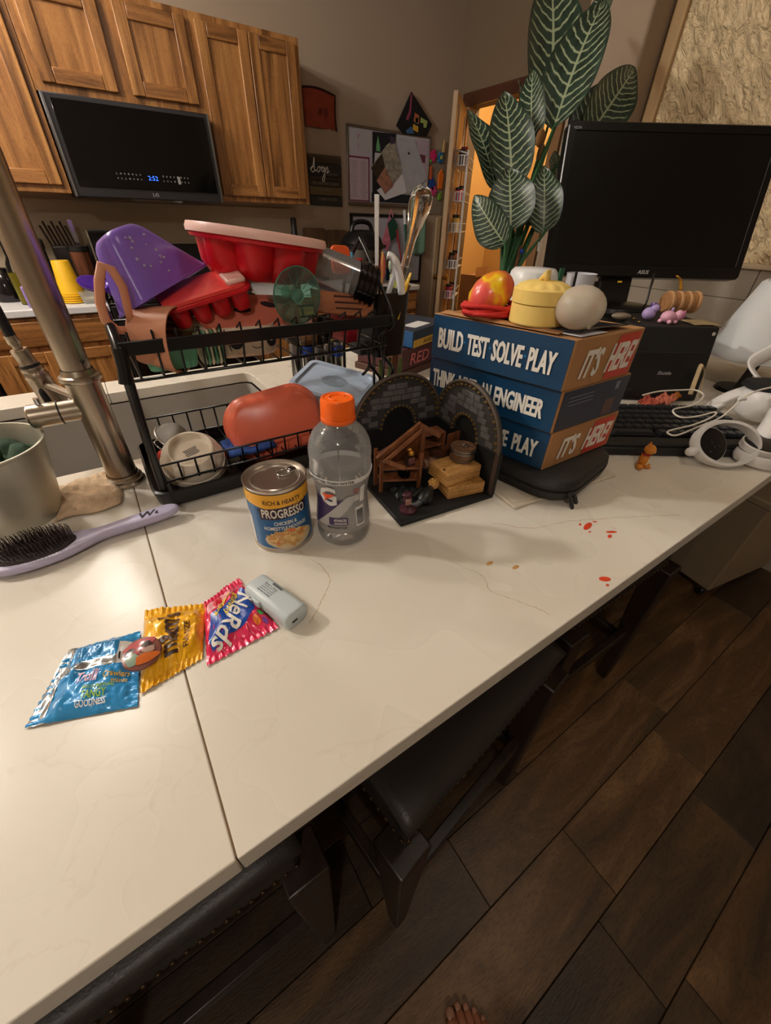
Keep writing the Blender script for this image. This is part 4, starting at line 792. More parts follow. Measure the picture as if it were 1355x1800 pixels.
part('side_print', bb, mat('label_silver', (176, 186, 196), 0.4), t, smooth=180, kind='stuff')
bb = B(); decal(bb, [(-0.066, 0.008), (-0.056, 0.008), (-0.056, 0.06), (-0.066, 0.07)], 0.0456); part('side_panel', bb, mat('label_white', (216, 216, 216), 0.5), t, smooth=180)
Mp = T((0, 0, HC - 0.0045)) @ rot(15, 'Z')
part('ring_pull', B().tube([Mp @ V((0.017 + 0.011 * math.cos(a), 0.0085 * math.sin(a), 0.0015)) for a in [2 * math.pi * i / 20 for i in range(20)]], 0.0014, 6, True), CHROME, t, smooth=180)
bb = B(); bb.prism(rrect(0.012, 0.013, 0.004, 4, 0.030, 0), 0, 0.002, Mp); part('pull_tab', bb, CHROME, t)
# ---------------------------------------------------------------- sports drink bottle
t = thing('sports_bottle', 'empty clear sports drink bottle with an orange cap, right of the can', 'bottle', (0.2255, 0.444, 0))
PET = thin('clear_pet', (1, 1, 1), 0.92, 0.06, haze=0.13)
pr = [(0.0001, 0.004), (0.025, 0.003), (0.034, 0.0), (0.0395, 0.006), (0.0415, 0.014), (0.0415, 0.026), (0.0405, 0.03), (0.0415, 0.034), (0.040, 0.05), (0.038, 0.07), (0.0375, 0.085), (0.039, 0.10), (0.0425, 0.116), (0.0445, 0.122), (0.0445, 0.136), (0.0435, 0.14), (0.0448, 0.146), (0.0445, 0.156), (0.042, 0.168), (0.036, 0.180), (0.027, 0.189), (0.0215, 0.194), (0.0205, 0.200)]
part('bottle_body', B().lathe(pr, 64, None, False, False), PET, t, smooth=60)
part('cap', B().lathe([(0.0225, 0.1955), (0.0235, 0.197), (0.0235, 0.2015), (0.0222, 0.2022), (0.0232, 0.203), (0.0225, 0.2235), (0.021, 0.2265), (0.0185, 0.227), (0.0175, 0.226), (0.0001, 0.2255)], 48, None, False, False), mat('orange_cap', (250, 106, 24), 0.35, sss=0.1), t)
part('cap_swirl', B().tube([(0.011 * math.cos(a * 0.9), 0.011 * math.sin(a * 0.9), 0.2262) for a in [i * 0.35 for i in range(14)]], 0.0012, 6), mat('orange_cap', (250, 106, 24), 0.35), t, smooth=180)
import bisect
def rz(z):
    for (r0, z0), (r1, z1) in zip(pr[3:], pr[4:]):
        if z0 <= z <= z1: return r0 + (r1 - r0) * (z - z0) / max(z1 - z0, 1e-6)
    return 0.042
TB = math.atan2(-0.444, -0.2255) + 0.06
def bb_(off): return lambda x, z: ((rz(z) + off) * math.cos(TB + x / 0.041), (rz(z) + off) * math.sin(TB + x / 0.041), z)
def wrap(b_, x0, x1, z0, z1, off, nu=30, nv=10, fn=None): b_.grid(lambda u, v: bb_(off)(*(fn(u, v) if fn else (x0 + (x1 - x0) * u, z0 + (z1 - z0) * v))), nu, nv)
GREYL = mat('label_grey', (150, 148, 150), 0.3, trans=0.25)
bb = B(); wrap(bb, -0.128, 0.128, 0.030, 0.118, 0.0006, 80, 16); part('label', bb, GREYL, t, smooth=180)
bb = B(); wrap(bb, -0.128, 0.128, 0.118, 0.126, 0.0008, 80, 3); part('white_band', bb, mat('label_white', (216, 216, 216), 0.5), t, smooth=180)
bb = B(); text(bb, 'BE BETTER THAN WATER', -0.048, 0.1195, 0.062, 0.0048, bend=bb_(0.0012)); part('lettering', bb, INKD, t)
PURL = mat('label_purple', (66, 52, 96), 0.35)
bb = B(); wrap(bb, 0, 0, 0, 0, 0.0016, 24, 24, lambda u, v: (-0.05 + (0.004 + 0.05 * v) * u + 0.0, 0.042 + 0.048 * v)); part('purple_wedge', bb, PURL, t, smooth=180)
LG2 = mat('label_pale', (178, 178, 178), 0.35)
bb = B(); wrap(bb, 0, 0, 0, 0, 0.0021, 24, 24, lambda u, v: (-0.046 + 0.05 * v + u * 0.022, 0.044 + 0.052 * v)); part('pale_stripe', bb, LG2, t, smooth=180)
bb = B(); text(bb, 'G', -0.037, 0.080, 0.026, 0.034, bend=bb_(0.0027), off=0.035); 
part('emblem', bb, mat('label_white', (216, 216, 216), 0.5), t)
def bdecal(pts, off, m_, nm):
    b_ = B(); decal(b_, pts, 0, 8, bb_(off)); return part(nm, b_, m_, t, smooth=180)
bdecal([(-0.033, 0.101), (-0.012, 0.1015), (-0.021, 0.094), (-0.023, 0.0945), (-0.031, 0.085), (-0.028, 0.0935)], 0.0034, mat('bolt_orange', (226, 84, 36), 0.4), 'bolt')
bb = B(); wrap(bb, -0.024, 0.004, 0.0475, 0.060, 0.0027, 16, 6); part('purple_plate', bb, PURL, t, smooth=180)
bb = B(); text(bb, 'ADVANCED', -0.0165, 0.0540, 0.0185, 0.0045, bend=bb_(0.0033)); part('lettering', bb, INKW, t)
bb = B(); text(bb, 'REHYDRATION', -0.0155, 0.0490, 0.0175, 0.0033, bend=bb_(0.0033)); part('lettering', bb, INKW, t)
bb = B(); text(bb, 'MIDNIGHT ICE', -0.026, 0.0410, 0.028, 0.0038, bend=bb_(0.0027)); part('lettering', bb, INKD, t)
bb = B(); wrap(bb, 0.017, 0.033, 0.040, 0.073, 0.0010, 8, 6); part('barcode_patch', bb, mat('label_white', (216, 216, 216), 0.5), t, smooth=180)
bb = B(); z = 0.043
while z < 0.069:
    h = random.choice((0.0005, 0.0009, 0.0013)); wrap(bb, 0.0185, 0.0315, z, z + h, 0.0014, 6, 1); z += h + random.choice((0.0006, 0.0009))
part('barcode', bb, INKD, t, kind='stuff')
for (x0, x1, z0, z1) in ((0.013, 0.024, 0.085, 0.096), (0.026, 0.036, 0.08, 0.108)): bb = B(); wrap(bb, x0, x1, z0, z1, 0.0010, 6, 4); part('info_patch', bb, mat('label_white', (216, 216, 216), 0.5), t, smooth=180)
bb = B(); bb.tube([bb_(0.0012)(0.0185 + 0.0035 * math.cos(a), 0.1035 + 0.0035 * math.sin(a)) for a in [i * 0.5 for i in range(13)]], 0.0006, 4, True); part('recycle_mark', bb, mat('mark_red', (190, 60, 50), 0.5), t)
# ---------------------------------------------------------------- candy wrappers
def packet(name, label, A, Bp, Cp, Dp, mat_, h=0.012, seed=1, crimp='x', crn=None, kids=()):
    A, Bp, Cp, Dp = V(A), V(Bp), V(Cp), V(Dp)
    def fn(u, v):
        p = A.lerp(Bp, u).lerp(Dp.lerp(Cp, u), v)
        e = min(u, 1 - u) if crimp == 'x' else min(v, 1 - v); e2 = min(v, 1 - v) if crimp == 'x' else min(u, 1 - u)
        z = 0.0015 + h * min(1, max(0, (e - 0.08) / 0.2)) * min(1, e2 / 0.12) ** 0.7 * (1 + 0.5 * noise.noise(V((u * 5, v * 5, seed))))
        z += 0.0035 * abs(noise.noise(V((u * 9, v * 7, seed + 5)))) + 0.0012 * math.sin(70 * (v if crimp == 'x' else u)) * (1 if e < 0.10 else 0)
        z += 0.008 * noise.noise(V((u * 2.2, v * 2.2, seed + 9))) ** 2 * (1 - e * 2) 
        return (p.x, p.y, max(z, 0.001))
    t = thing(name, label, 'candy wrapper', (0, 0, 0), group='candy wrappers on the counter')
    part('bag', B().grid(fn, 60, 60), mat_, t, smooth=180)
    return t, fn
def on(fn, off=0.0007): return lambda x, y: (lambda p: (p[0], p[1], p[2] + off))(fn(min(max(x, 0), 1), min(max(y, 0), 1)))
def patch(t, fn, nm, pts, m_, off=0.0005, n=14):                     # densely filled print patch laid on the crumpled foil
    xs = [p[0] for p in pts]; ys = [p[1] for p in pts]; bb = B(); x0, x1, y0, y1 = min(xs), max(xs), min(ys), max(ys)
    cx_ = sum(xs) / len(xs); cy_ = sum(ys) / len(ys); k = len(pts); f = on(fn, off); vs = [f(cx_, cy_)]; P = []
    for i in range(k):
        a, c = pts[i], pts[(i + 1) % k]
        for q in range(6): P.append((a[0] + (c[0] - a[0]) * q / 6, a[1] + (c[1] - a[1]) * q / 6))
    nP = len(P); R_ = 7
    for r in range(1, R_ + 1): vs += [f(cx_ + (p[0] - cx_) * r / R_, cy_ + (p[1] - cy_) * r / R_) for p in P]
    fs = [(0, 1 + i, 1 + (i + 1) % nP) for i in range(nP)]
    for r in range(R_ - 1): fs += [(1 + r * nP + i, 1 + (r + 1) * nP + i, 1 + (r + 1) * nP + (i + 1) % nP, 1 + r * nP + (i + 1) % nP) for i in range(nP)]
    bb.add(vs, fs); return part(nm, bb, m_, t, smooth=180)
def foil(n, c, r=0.22): return mat(n, c, r, 0.08, coat=0.7)
# blue wrapper: u runs left to right along the packet, v from front to back
t, fn = packet('candy_wrapper', 'opened blue candy wrapper with silver crimped ends, leftmost of the three', (-0.188, 0.343, 0), (-0.093, 0.307, 0), (-0.078, 0.407, 0), (-0.150, 0.422, 0), foil('foil_blue', (52, 150, 214)), 0.009, 3)
SILV = mat('foil_silver', (196, 200, 204), 0.18, 0.9)
patch(t, fn, 'silver_end', [(0.0, 0), (0.17, 0), (0.13, 0.5), (0.18, 1), (0.0, 1)], SILV, 0.0004)
patch(t, fn, 'silver_strip', [(0.10, 0.52), (0.8, 0.56), (0.8, 0.68), (0.10, 0.66)], SILV, 0.0005)
patch(t, fn, 'nutrition_box', [(0.76, 0.55), (0.93, 0.55), (0.93, 0.86), (0.76, 0.86)], mat('label_white', (216, 216, 216), 0.5), 0.0008)
bb = B(); text(bb, '120', 0.78, 0.6, 0.13, 0.1, bend=on(fn, 0.0013)); part('lettering', bb, INKD, t)
bb = B(); text(bb, 'Trolli', 0.34, 0.36, 0.24, 0.14, bend=on(fn, 0.0012), shear=0.2); part('lettering', bb, mat('print_pink', (232, 190, 206), 0.4), t)
bb = B(); text(bb, 'Crawlers', 0.65, 0.37, 0.26, 0.08, bend=on(fn, 0.0012)); text(bb, 'minis', 0.74, 0.30, 0.15, 0.05, bend=on(fn, 0.0012)); part('lettering', bb, mat('print_gold', (214, 176, 70), 0.4), t)
bb = B(); text(bb, 'MOUTH MEDDLING', 0.47, 0.265, 0.30, 0.045, bend=on(fn, 0.0012)); text(bb, 'TANGY', 0.47, 0.15, 0.24, 0.095, bend=on(fn, 0.0012)); part('lettering', bb, mat('print_lime', (150, 190, 60), 0.4), t)
bb = B(); text(bb, 'GOODNESS', 0.44, 0.065, 0.28, 0.07, bend=on(fn, 0.0012)); part('lettering', bb, INKW, t)
bb = B(); 
for k in range(5): text(bb, 'ingredients sugar gelatin', 0.22, 0.72 + 0.035 * k, 0.5, 0.02, bend=on(fn, 0.0011))
part('fine_print', bb, mat('print_navy', (20, 50, 90), 0.5), t, kind='stuff')
# yellow wrapper
t, fn = packet('candy_wrapper', 'crumpled yellow candy wrapper under the round badge, middle of the three', (-0.089, 0.319, 0), (-0.024, 0.328, 0), (-0.0, 0.409, 0), (-0.069, 0.439, 0), foil('foil_yellow', (246, 180, 20), 0.28), 0.011, 8, 'y')
tf = on(fn, 0.0016); rt = lambda f: (lambda x, y: f(y, x))
bb = B(); text(bb, "m&m's", 0, 0, 1, 1, bend=lambda x, y: tf(0.28 + 0.34 * (1 - y), 0.20 + 0.64 * x), off=0.03); part('lettering', bb, mat('print_brown', (66, 38, 26), 0.4), t)
bb = B(); text(bb, 'FUN SIZE', 0, 0, 1, 1, bend=lambda x, y: tf(0.70 + 0.09 * (1 - y), 0.22 + 0.38 * x)); part('lettering', bb, mat('print_brown', (66, 38, 26), 0.4), t)
# pink wrapper, upside-down print
t, fn = packet('candy_wrapper', 'bright pink and blue candy wrapper beside the grey power bank, rightmost of the three', (-0.022, 0.315, 0), (0.065, 0.321, 0), (0.049, 0.432, 0), (-0.003, 0.411, 0), foil('foil_pink', (226, 44, 92)), 0.011, 14, 'y')
patch(t, fn, 'blue_splash', [(0.06, 0.3), (0.1, 0.12), (0.35, 0.2), (0.62, 0.22), (0.86, 0.34), (0.95, 0.6), (0.85, 0.74), (0.6, 0.66), (0.4, 0.62), (0.15, 0.62)], mat('print_blue', (24, 70, 160), 0.3), 0.0006)
patch(t, fn, 'pale_splash', [(0.1, 0.66), (0.4, 0.66), (0.7, 0.78), (0.66, 0.9), (0.35, 0.9), (0.12, 0.84)], mat('print_rose', (238, 168, 176), 0.3), 0.0006)
for (x, y, r, c) in ((0.33, 0.78, 0.12, (206, 40, 60)), (0.72, 0.84, 0.08, (190, 60, 90)), (0.8, 0.2, 0.06, (232, 120, 40)), (0.9, 0.26, 0.05, (70, 150, 70)), (0.9, 0.15, 0.04, (120, 60, 150))):
    patch(t, fn, 'candy_print', [(x + r * math.cos(a) * random.uniform(.8, 1.1), y + r * math.sin(a) * random.uniform(.8, 1.1)) for a in [i * 0.698 for i in range(9)]], mat('cp%d' % c[0], c, 0.3), 0.0009)
def tl(s, cx_, cy_, w_, h_, a, m_):
    bb = B(); ca, sa = math.cos(a), math.sin(a)
    text(bb, s, 0, 0, 1, 1, bend=lambda x, y: tf2(cx_ + (x - .5) * w_ * ca - (y - .5) * h_ * sa, cy_ + (x - .5) * w_ * sa + (y - .5) * h_ * ca)); part('lettering', bb, m_, t)
tf2 = on(fn, 0.0014)
tl('NeRds', 0.50, 0.36, 0.86, 0.26, math.pi + 0.62, INKW); tl('gummy', 0.55, 0.60, 0.40, 0.10, math.pi + 0.62, mat('print_yellow', (240, 210, 60), 0.4)); tl('clusters', 0.43, 0.66, 0.46, 0.09, math.pi + 0.62, mat('print_yellow', (240, 210, 60), 0.4))
# round badge on the wrappers
t = thing('round_badge', 'glossy round badge with a mottled red, orange and black design on the wrappers', 'badge', (-0.0775, 0.357, 0.0))
M = T((0, 0, 0.0195)) @ rot(6, 'X') @ rot(-4, 'Y')
part('rim', B().lathe([(0.0001, -0.003), (0.0195, -0.003), (0.0205, -0.001), (0.0195, 0.001), (0.010, 0.0035), (0.0001, 0.0042)], 40, M, False, False), mat('badge_base', (120, 70, 62), 0.25, coat=0.5), t)
def bz(x, y): return 0.0045 - 0.0033 * min(1, (x * x + y * y) / 0.0195 ** 2) + 0.0002
for k, (x, y, rx_, ry_, c) in enumerate(((-0.0, 0.008, 0.016, 0.009, (176, 74, 80)), (-0.008, -0.006, 0.009, 0.007, (126, 150, 132)), (0.004, -0.010, 0.012, 0.006, (196, 100, 40)), (-0.010, 0.005, 0.006, 0.004, (40, 24, 28)), (0.008, 0.006, 0.005, 0.004, (44, 26, 30)), (0.009, -0.002, 0.006, 0.004, (170, 140, 126)), (-0.002, 0.001, 0.003, 0.005, (150, 40, 44)))):
    bb = B(); vs = []
    for r in range(0, 5):
        for i in range(16): a = 2 * math.pi * i / 16; px, py = x + rx_ * r / 4 * math.cos(a) * (1 + 0.2 * math.sin(3 * a + k)), y + ry_ * r / 4 * math.sin(a); vs.append((px, py, bz(px, py) + 0.0001 * k))
    bb.add(vs, [(r * 16 + i, r * 16 + (i + 1) % 16, (r + 1) * 16 + (i + 1) % 16, (r + 1) * 16 + i) for r in range(4) for i in range(16)], M); part('design_patch', bb, mat('badge%d' % k, c, 0.2, coat=0.5), t, smooth=180)
# power bank
t = thing('power_bank', 'small pale grey-blue power bank with a fold-out plug and fine print', 'power bank', (0.0, 0, 0))
dx = V((0.0275, -0.0865, 0)).normalized(); M = frame((0.0755, 0.354, 0.0135), dx, (-dx.y, dx.x, 0))
PWB = mat('pale_blue_grey', (190, 202, 206), 0.35)
bb = B(); L = []
for x in (-0.042, -0.041, -0.038, 0.038, 0.041, 0.042):
    s = {0.042: 0.86, 0.041: 0.95, 0.038: 1.0}[abs(x)]
    L.append([(x, y * s, z * s) for y, z in rrect(0.036, 0.026, 0.010, 6)])
loft(bb, L, True, True, M); part('body', bb, PWB, t, smooth=50)
bb = B(); bb.box((-0.014, -0.019, 0.004), (0.016, 0.005, 0.010), M); part('plug_arm', bb, PWB, t, bevel=0.0015)
bb = B(); bb.box((-0.020, -0.0215, 0.005), (0.008, 0.004, 0.006), M); part('plug_tip', bb, STEEL, t, bevel=0.001)
bb = B(); bb.box((0.0421, -0.004, -0.002), (0.0006, 0.008, 0.003), M); part('port', bb, INKD, t)
bb = B(); tx = lambda s, x, y, w_, h_: text(bb, s, x, y, w_, h_, M @ T((0, 0, 0.0133)))
for k, s in enumerate(('Model A5000', 'Capacity 18.5Wh', 'Input 5V 2.0A', 'Output 5V 2.4A', 'Made in China')): tx(s, -0.024, -0.008 + 0.0032 * k, 0.024, 0.002)
bb.box((-0.006, 0.0105, 0.0133), (0.018, 0.003, 0.0002), M); part('fine_print', bb, mat('print_grey', (86, 90, 94), 0.5), t, kind='stuff')
# drips of red sauce on the counter
RS = mat('red_sauce', (214, 70, 40), 0.3)
for k, (x, y, rx_, ry_, a) in enumerate(((0.585, 0.236, 0.014, 0.005, 0.2), (0.578, 0.246, 0.004, 0.002, 0.5), (0.607, 0.237, 0.004, 0.002, -0.6), (0.574, 0.225, 0.003, 0.0016, 0), (0.605, 0.205, 0.010, 0.003, -0.5), (0.592, 0.2, 0.006, 0.003, 0.2), (0.494, 0.148, 0.009, 0.005, -0.5), (0.486, 0.139, 0.003, 0.002, 0))):
    bb = B().lathe([(0.0001, 0.0009), (0.6, 0.0007), (1.0, 0.0001)], 14, T((x, y, 0)) @ Matrix.Rotation(a, 4, 'Z') @ Matrix.Diagonal((rx_, ry_, 1, 1)), False, False)
    solo('sauce_drip', bb, RS, 'dried red sauce drip on the white top, %s' % ('largest of the cluster below the black case', 'speck above the largest red drip', 'speck right of the largest red drip', 'speck below the largest red drip', 'long streak nearest the light patch', 'short streak under the long one', 'single big drop nearest the front edge', 'tiny drop below the single big one')[k], 'sauce drip', 'red sauce drips')
bb = B(); AM = mat('amber_drip', (196, 150, 90), 0.4)
for k, (x, y) in enumerate(((0.375, 0.262), (0.402, 0.235))): solo('amber_drip', B().lathe([(0.0001, 0.0008), (0.004, 0.0006), (0.0055, 0.0001)], 12, T((x, y, 0)) @ Matrix.Diagonal((1.2, 0.6, 1, 1)), False, False), AM, 'small dried amber drip in the bottle\'s shadow, %s' % ('nearer the diorama', 'nearer the front edge')[k], 'drip', 'amber drips')
# ---------------------------------------------------------------- toy diorama
STONE = mat('diorama_stone', (92, 90, 90), 0.7, vary=0.2, vscale=60); GOLD = mat('old_gold', (104, 80, 36), 0.6, 0.2); DKB = mat('diorama_black', (22, 22, 24), 0.6)
BW = wood('toy_wood', (92, 52, 28), (132, 78, 44), (156, 98, 58), stretch=(40, 40, 6), rough=0.5); TAN = wood('crate_tan', (170, 122, 62), (196, 146, 82), (214, 166, 100), stretch=(8, 30, 30), rough=0.6, fine=4)
M0 = frame((0.311, 0.404, 0), (0.995, -0.1, 0), (0.1, 0.995, 0))
t = thing('toy_diorama', 'toy cellar diorama with black base and two arched stone backdrops, right of the bottle', 'diorama', M=M0)
part('base', B().box((0.1, 0.1, 0.004), (0.2, 0.2, 0.008)), DKB, t, bevel=0.002)
part('lower_wall', B().box((0.1, 0.197, 0.05), (0.2, 0.006, 0.084)), DKB, t); part('lower_wall', B().box((0.197, 0.097, 0.05), (0.006, 0.194, 0.084)), DKB, t)
part('corner_post', B().box((0.1965, 0.006, 0.05), (0.007, 0.01, 0.084)), mat('post_brown', (70, 56, 48), 0.6), t)
def arch_panel(P):                                                   # P maps (x along panel, z up from 0.09, depth)
    bb = B(); n = 28; RR = 0.098; rr = 0.034
    o_ = [(0.1 - RR * math.cos(math.pi * i / n), 0.090 + RR * math.sin(math.pi * i / n)) for i in range(n + 1)]
    i_ = [(0.1 - rr * math.cos(math.pi * i / n), 0.086 + rr * 1.1 * math.sin(math.pi * i / n)) for i in range(n + 1)]
    vs = [P(x, z, 0.0) for x, z in o_] + [P(x, z, 0.0) for x, z in i_] + [P(x, z, 0.006) for x, z in o_] + [P(x, z, 0.006) for x, z in i_]; k = n + 1
    fs = []
    for i in range(n): fs += [(i, i + 1, k + i + 1, k + i), (2 * k + i, 3 * k + i, 3 * k + i + 1, 2 * k + i + 1), (i, 2 * k + i, 2 * k + i + 1, i + 1), (k + i, k + i + 1, 3 * k + i + 1, 3 * k + i)]
    bb.add(vs, fs); rim = part('stone_arch', bb, mat('arch_mortar', (54, 52, 52), 0.8), t)
    blk = B(); rows = 7                                              # stone blocks standing proud of the mortar
    for r in range(rows):
        z0 = 0.093 + r * 0.0112; z1 = z0 + 0.0100; x = 0.012 + (0.008 if r % 2 else 0)
        while x < 0.186:
            w_ = random.uniform(0.016, 0.026); x1 = x + w_ - 0.0012; cxp, czp = (x + x1) / 2, (z0 + z1) / 2
            ok = all((px - 0.1) ** 2 + (pz - 0.09) ** 2 < 0.086 ** 2 and (px - 0.1) ** 2 + ((pz - 0.086) / 1.1) ** 2 > 0.042 ** 2 for px in (x, x1) for pz in (z0, z1))
            if ok:
                d_ = -0.0018 - random.uniform(0, 0.0006); sb = B()
                sb.add([P(x, z0, 0), P(x1, z0, 0), P(x1, z1, 0), P(x, z1, 0), P(x + .0006, z0 + .0006, d_), P(x1 - .0006, z0 + .0006, d_), P(x1 - .0006, z1 - .0006, d_), P(x + .0006, z1 - .0006, d_)], [(4, 5, 6, 7), (0, 1, 5, 4), (1, 2, 6, 5), (2, 3, 7, 6), (3, 0, 4, 7)])
                part('block', sb, STONE, rim, smooth=0)
            x += w_
    part('outer_band', B().tube([P(0.1 - 0.0965 * math.cos(math.pi * i / 40), 0.090 + 0.0965 * math.sin(math.pi * i / 40), -0.001) for i in range(41)], 0.0035, 6), mat('arch_rim', (84, 72, 62), 0.6), rim, smooth=180)
    gb = B()
    for i in range(23):
        a = math.pi * (i + 0.5) / 23
        for rad_ in (0.0905,): gb.ell(P(0.1 - rad_ * math.cos(a), 0.090 + rad_ * math.sin(a), -0.0012), (0.0034, 0.0034, 0.0022) if i % 3 else (0.005, 0.005, 0.0028), None, 8, 5)
    for i in range(15):
        a = math.pi * i / 14; gb.ell(P(0.1 - 0.039 * math.cos(a), 0.086 + 0.041 * math.sin(a), -0.0008), (0.003, 0.003, 0.003), None, 8, 5)
    part('gilt_ornament', gb, GOLD, rim, kind='stuff')
    bb = B(); bb.add([P(x, z, 0.004) for x, z in i_], [tuple(range(n + 1))]); part('dark_doorway', bb, mat('doorway_dark', (14, 15, 16), 0.7), rim)
arch_panel(lambda x, z, d: (x, 0.192 + d, z)); arch_panel(lambda x, z, d: (0.192 + d, 0.2 - x, z))
MM = M0
def dthing(name, label, cat, group=None): return thing(name, label, cat, M=MM, group=group)
t = dthing('toy_shelf', 'toy brown wooden shelf frame with a gabled top inside the diorama', 'toy shelf')
def beam(a, c, r=0.004): 
    a, c = V(a), V(c); return B().box((0, 0, (c - a).length / 2), (r * 2, r * 1.6, (c - a).length), axis(a, c - a, (0, 1, 0)))
SX0, SX1, SYF, SYB = 0.018, 0.082, 0.078, 0.108
for p_, q_ in (((0.014, 0.100, 0.008), (0.018, 0.104, 0.078)), ((0.079, 0.074, 0.008), (0.083, 0.078, 0.083))): part('post', beam(p_, q_, 0.003), BW, t)
part('post', beam((0.10, 0.105, 0.008), (0.10, 0.105, 0.115), 0.003), BW, t); part('post', beam((0.016, 0.125, 0.008), (0.016, 0.125, 0.085), 0.003), BW, t)
for z in (0.028, 0.052): bb = B(); bb.add([(0.016, 0.100, z), (0.081, 0.074, z), (0.098, 0.103, z), (0.018, 0.124, z), (0.016, 0.100, z + 0.004), (0.081, 0.074, z + 0.004), (0.098, 0.103, z + 0.004), (0.018, 0.124, z + 0.004)], [(3, 2, 1, 0), (4, 5, 6, 7), (0, 1, 5, 4), (1, 2, 6, 5), (2, 3, 7, 6), (3, 0, 4, 7)]); part('shelf', bb, BW, t, bevel=0.0006)
part('rafter', beam((0.006, 0.100, 0.078), (0.095, 0.105, 0.126), 0.004), BW, t); part('rafter', beam((0.013, 0.090, 0.074), (0.097, 0.097, 0.120), 0.003), BW, t)
part('rafter', beam((0.092, 0.100, 0.125), (0.124, 0.085, 0.105), 0.004), BW, t); part('rafter', beam((0.016, 0.090, 0.078), (0.045, 0.070, 0.066), 0.0035), BW, t)
bb = B(); bb.add([(0.016, 0.118, 0.056), (0.096, 0.108, 0.056), (0.096, 0.108, 0.118), (0.016, 0.118, 0.08)], [(0, 1, 2, 3)]); part('back_board', bb, BW, t, solid=0.002)
t = dthing('toy_side_shelf', 'small brown toy shelf unit standing behind the gabled frame', 'toy shelf')
for z in (0.045, 0.068, 0.092): part('shelf', B().box((0.135, 0.13, z), (0.05, 0.03, 0.003)), BW, t)
for x in (0.112, 0.158): part('side', B().box((x, 0.13, 0.05), (0.004, 0.032, 0.084)), BW, t)
part('side_panel', B().box((0.172, 0.105, 0.078), (0.03, 0.003, 0.03), rz=0.15), BW, t); part('bracket', B().box((0.165, 0.115, 0.035), (0.012, 0.012, 0.054)), BW, t)
for k, (cx_, cy_, w_, d_, h_, rz_, z_, lb) in enumerate(((0.152, 0.048, 0.075, 0.06, 0.024, -0.12, 0.008, 'lower tan toy crate at the diorama\'s right edge'), (0.146, 0.058, 0.078, 0.056, 0.026, 0.05, 0.032, 'upper tan toy crate carrying the little barrel'))):
    t = dthing('toy_crate', lb, 'toy crate', 'tan toy crates')
    for j in range(2): part('plank', B().box((cx_, cy_, z_ + h_ * (0.25 + 0.5 * j)), (w_, d_, h_ / 2 - 0.0006), rz=rz_), TAN, t, bevel=0.0012)
    part('lid_notch', B().box((cx_ - w_ * 0.42, cy_ - d_ * 0.2, z_ + h_), (0.004, 0.004, 0.0008), rz=rz_), INKD, t)
t = dthing('toy_barrel', 'small brown toy barrel with silver hoops on the upper crate', 'toy barrel'); M = T((0.166, 0.066, 0.0585))
part('tub', B().lathe([(0.0001, 0), (0.021, 0), (0.0225, 0.012), (0.0225, 0.026), (0.020, 0.026), (0.0195, 0.023), (0.0001, 0.023)], 36, M, False, False), wood('barrel_wood', (92, 66, 46), (124, 92, 66), (140, 106, 78), stretch=(30, 30, 5)), t)
for z in (0.004, 0.018, 0.023): part('hoop', B().lathe([(0.0215 + 0.0003, z - 0.0012), (0.0236, z - 0.0008), (0.0236, z + 0.0008), (0.0215, z + 0.0012)], 36, M, False, False), STEEL, t)
part('ring', B().tube([M @ V((0.003 + 0.004 * math.cos(a), 0, 0.026 + 0.004 * math.sin(a))) for a in [2 * math.pi * i / 16 for i in range(16)]], 0.0011, 6, True), STEEL, t, smooth=180)
t = dthing('toy_tub', 'flat dark brown toy tub with a ring behind the barrel', 'toy barrel'); M = T((0.150, 0.118, 0.060))
part('tub', B().lathe([(0.0001, -0.05), (0.017, -0.05), (0.019, 0.0), (0.017, 0.0), (0.0165, -0.003), (0.0001, -0.003)], 28, M, False, False), mat('tub_brown', (74, 44, 32), 0.45), t); part('ring', B().tube([M @ V((0.004 + 0.004 * math.cos(a), 0, 0.003 + 0.004 * math.sin(a))) for a in [2 * math.pi * i / 14 for i in range(14)]], 0.0009, 6, True), STEEL, t, smooth=180)
t = dthing('toy_chest', 'little dark toy box with a golden round head on the upper shelf', 'toy figure')
part('box', B().box((0.068, 0.092, 0.064), (0.016, 0.014, 0.016)), mat('box_dark', (60, 40, 36), 0.4), t, bevel=0.001); part('front', B().box((0.068, 0.0845, 0.068), (0.012, 0.001, 0.012)), mat('box_maroon', (110, 66, 62), 0.4), t); part('head', B().ell((0.069, 0.09, 0.080), (0.006, 0.006, 0.006)), mat('gold_shiny', (214, 160, 70), 0.25, 0.8), t); part('crest', B().ell((0.067, 0.093, 0.087), (0.005, 0.004, 0.003)), mat('gold_shiny', (214, 160, 70), 0.25, 0.8), t)
t = dthing('toy_roll', 'striped brown toy bundle lying behind the shelf post', 'toy bundle')
for k in range(4): part('wrap', B().lathe([(0.0001, 0), (0.009, 0), (0.0098, 0.003), (0.009, 0.006), (0.0001, 0.006)], 16, axis((0.098 + 0.0065 * k, 0.09, 0.050), (1, 0, 0.06))), mat('wrap%d' % (k % 2), ((120, 86, 66), (84, 60, 48))[k % 2], 0.6), t)
part('steel_end', B().lathe([(0.0001, 0), (0.007, 0), (0.004, 0.008), (0.0001, 0.009)], 14, axis((0.124, 0.09, 0.0515), (1, 0, 0.06))), STEEL, t)
part('support', B().box((0.11, 0.09, 0.025), (0.02, 0.012, 0.034)), DKB, t)
t = dthing('toy_pan', 'round black toy pan on the lower shelf', 'toy pan'); part('dish', B().lathe([(0.0001, 0), (0.009, 0), (0.013, 0.006), (0.0118, 0.006), (0.0085, 0.001), (0.0001, 0.001)], 24, axis((0.058, 0.098, 0.036), (0.1, -0.6, 0.8)), False, False), GLOSSB, t)
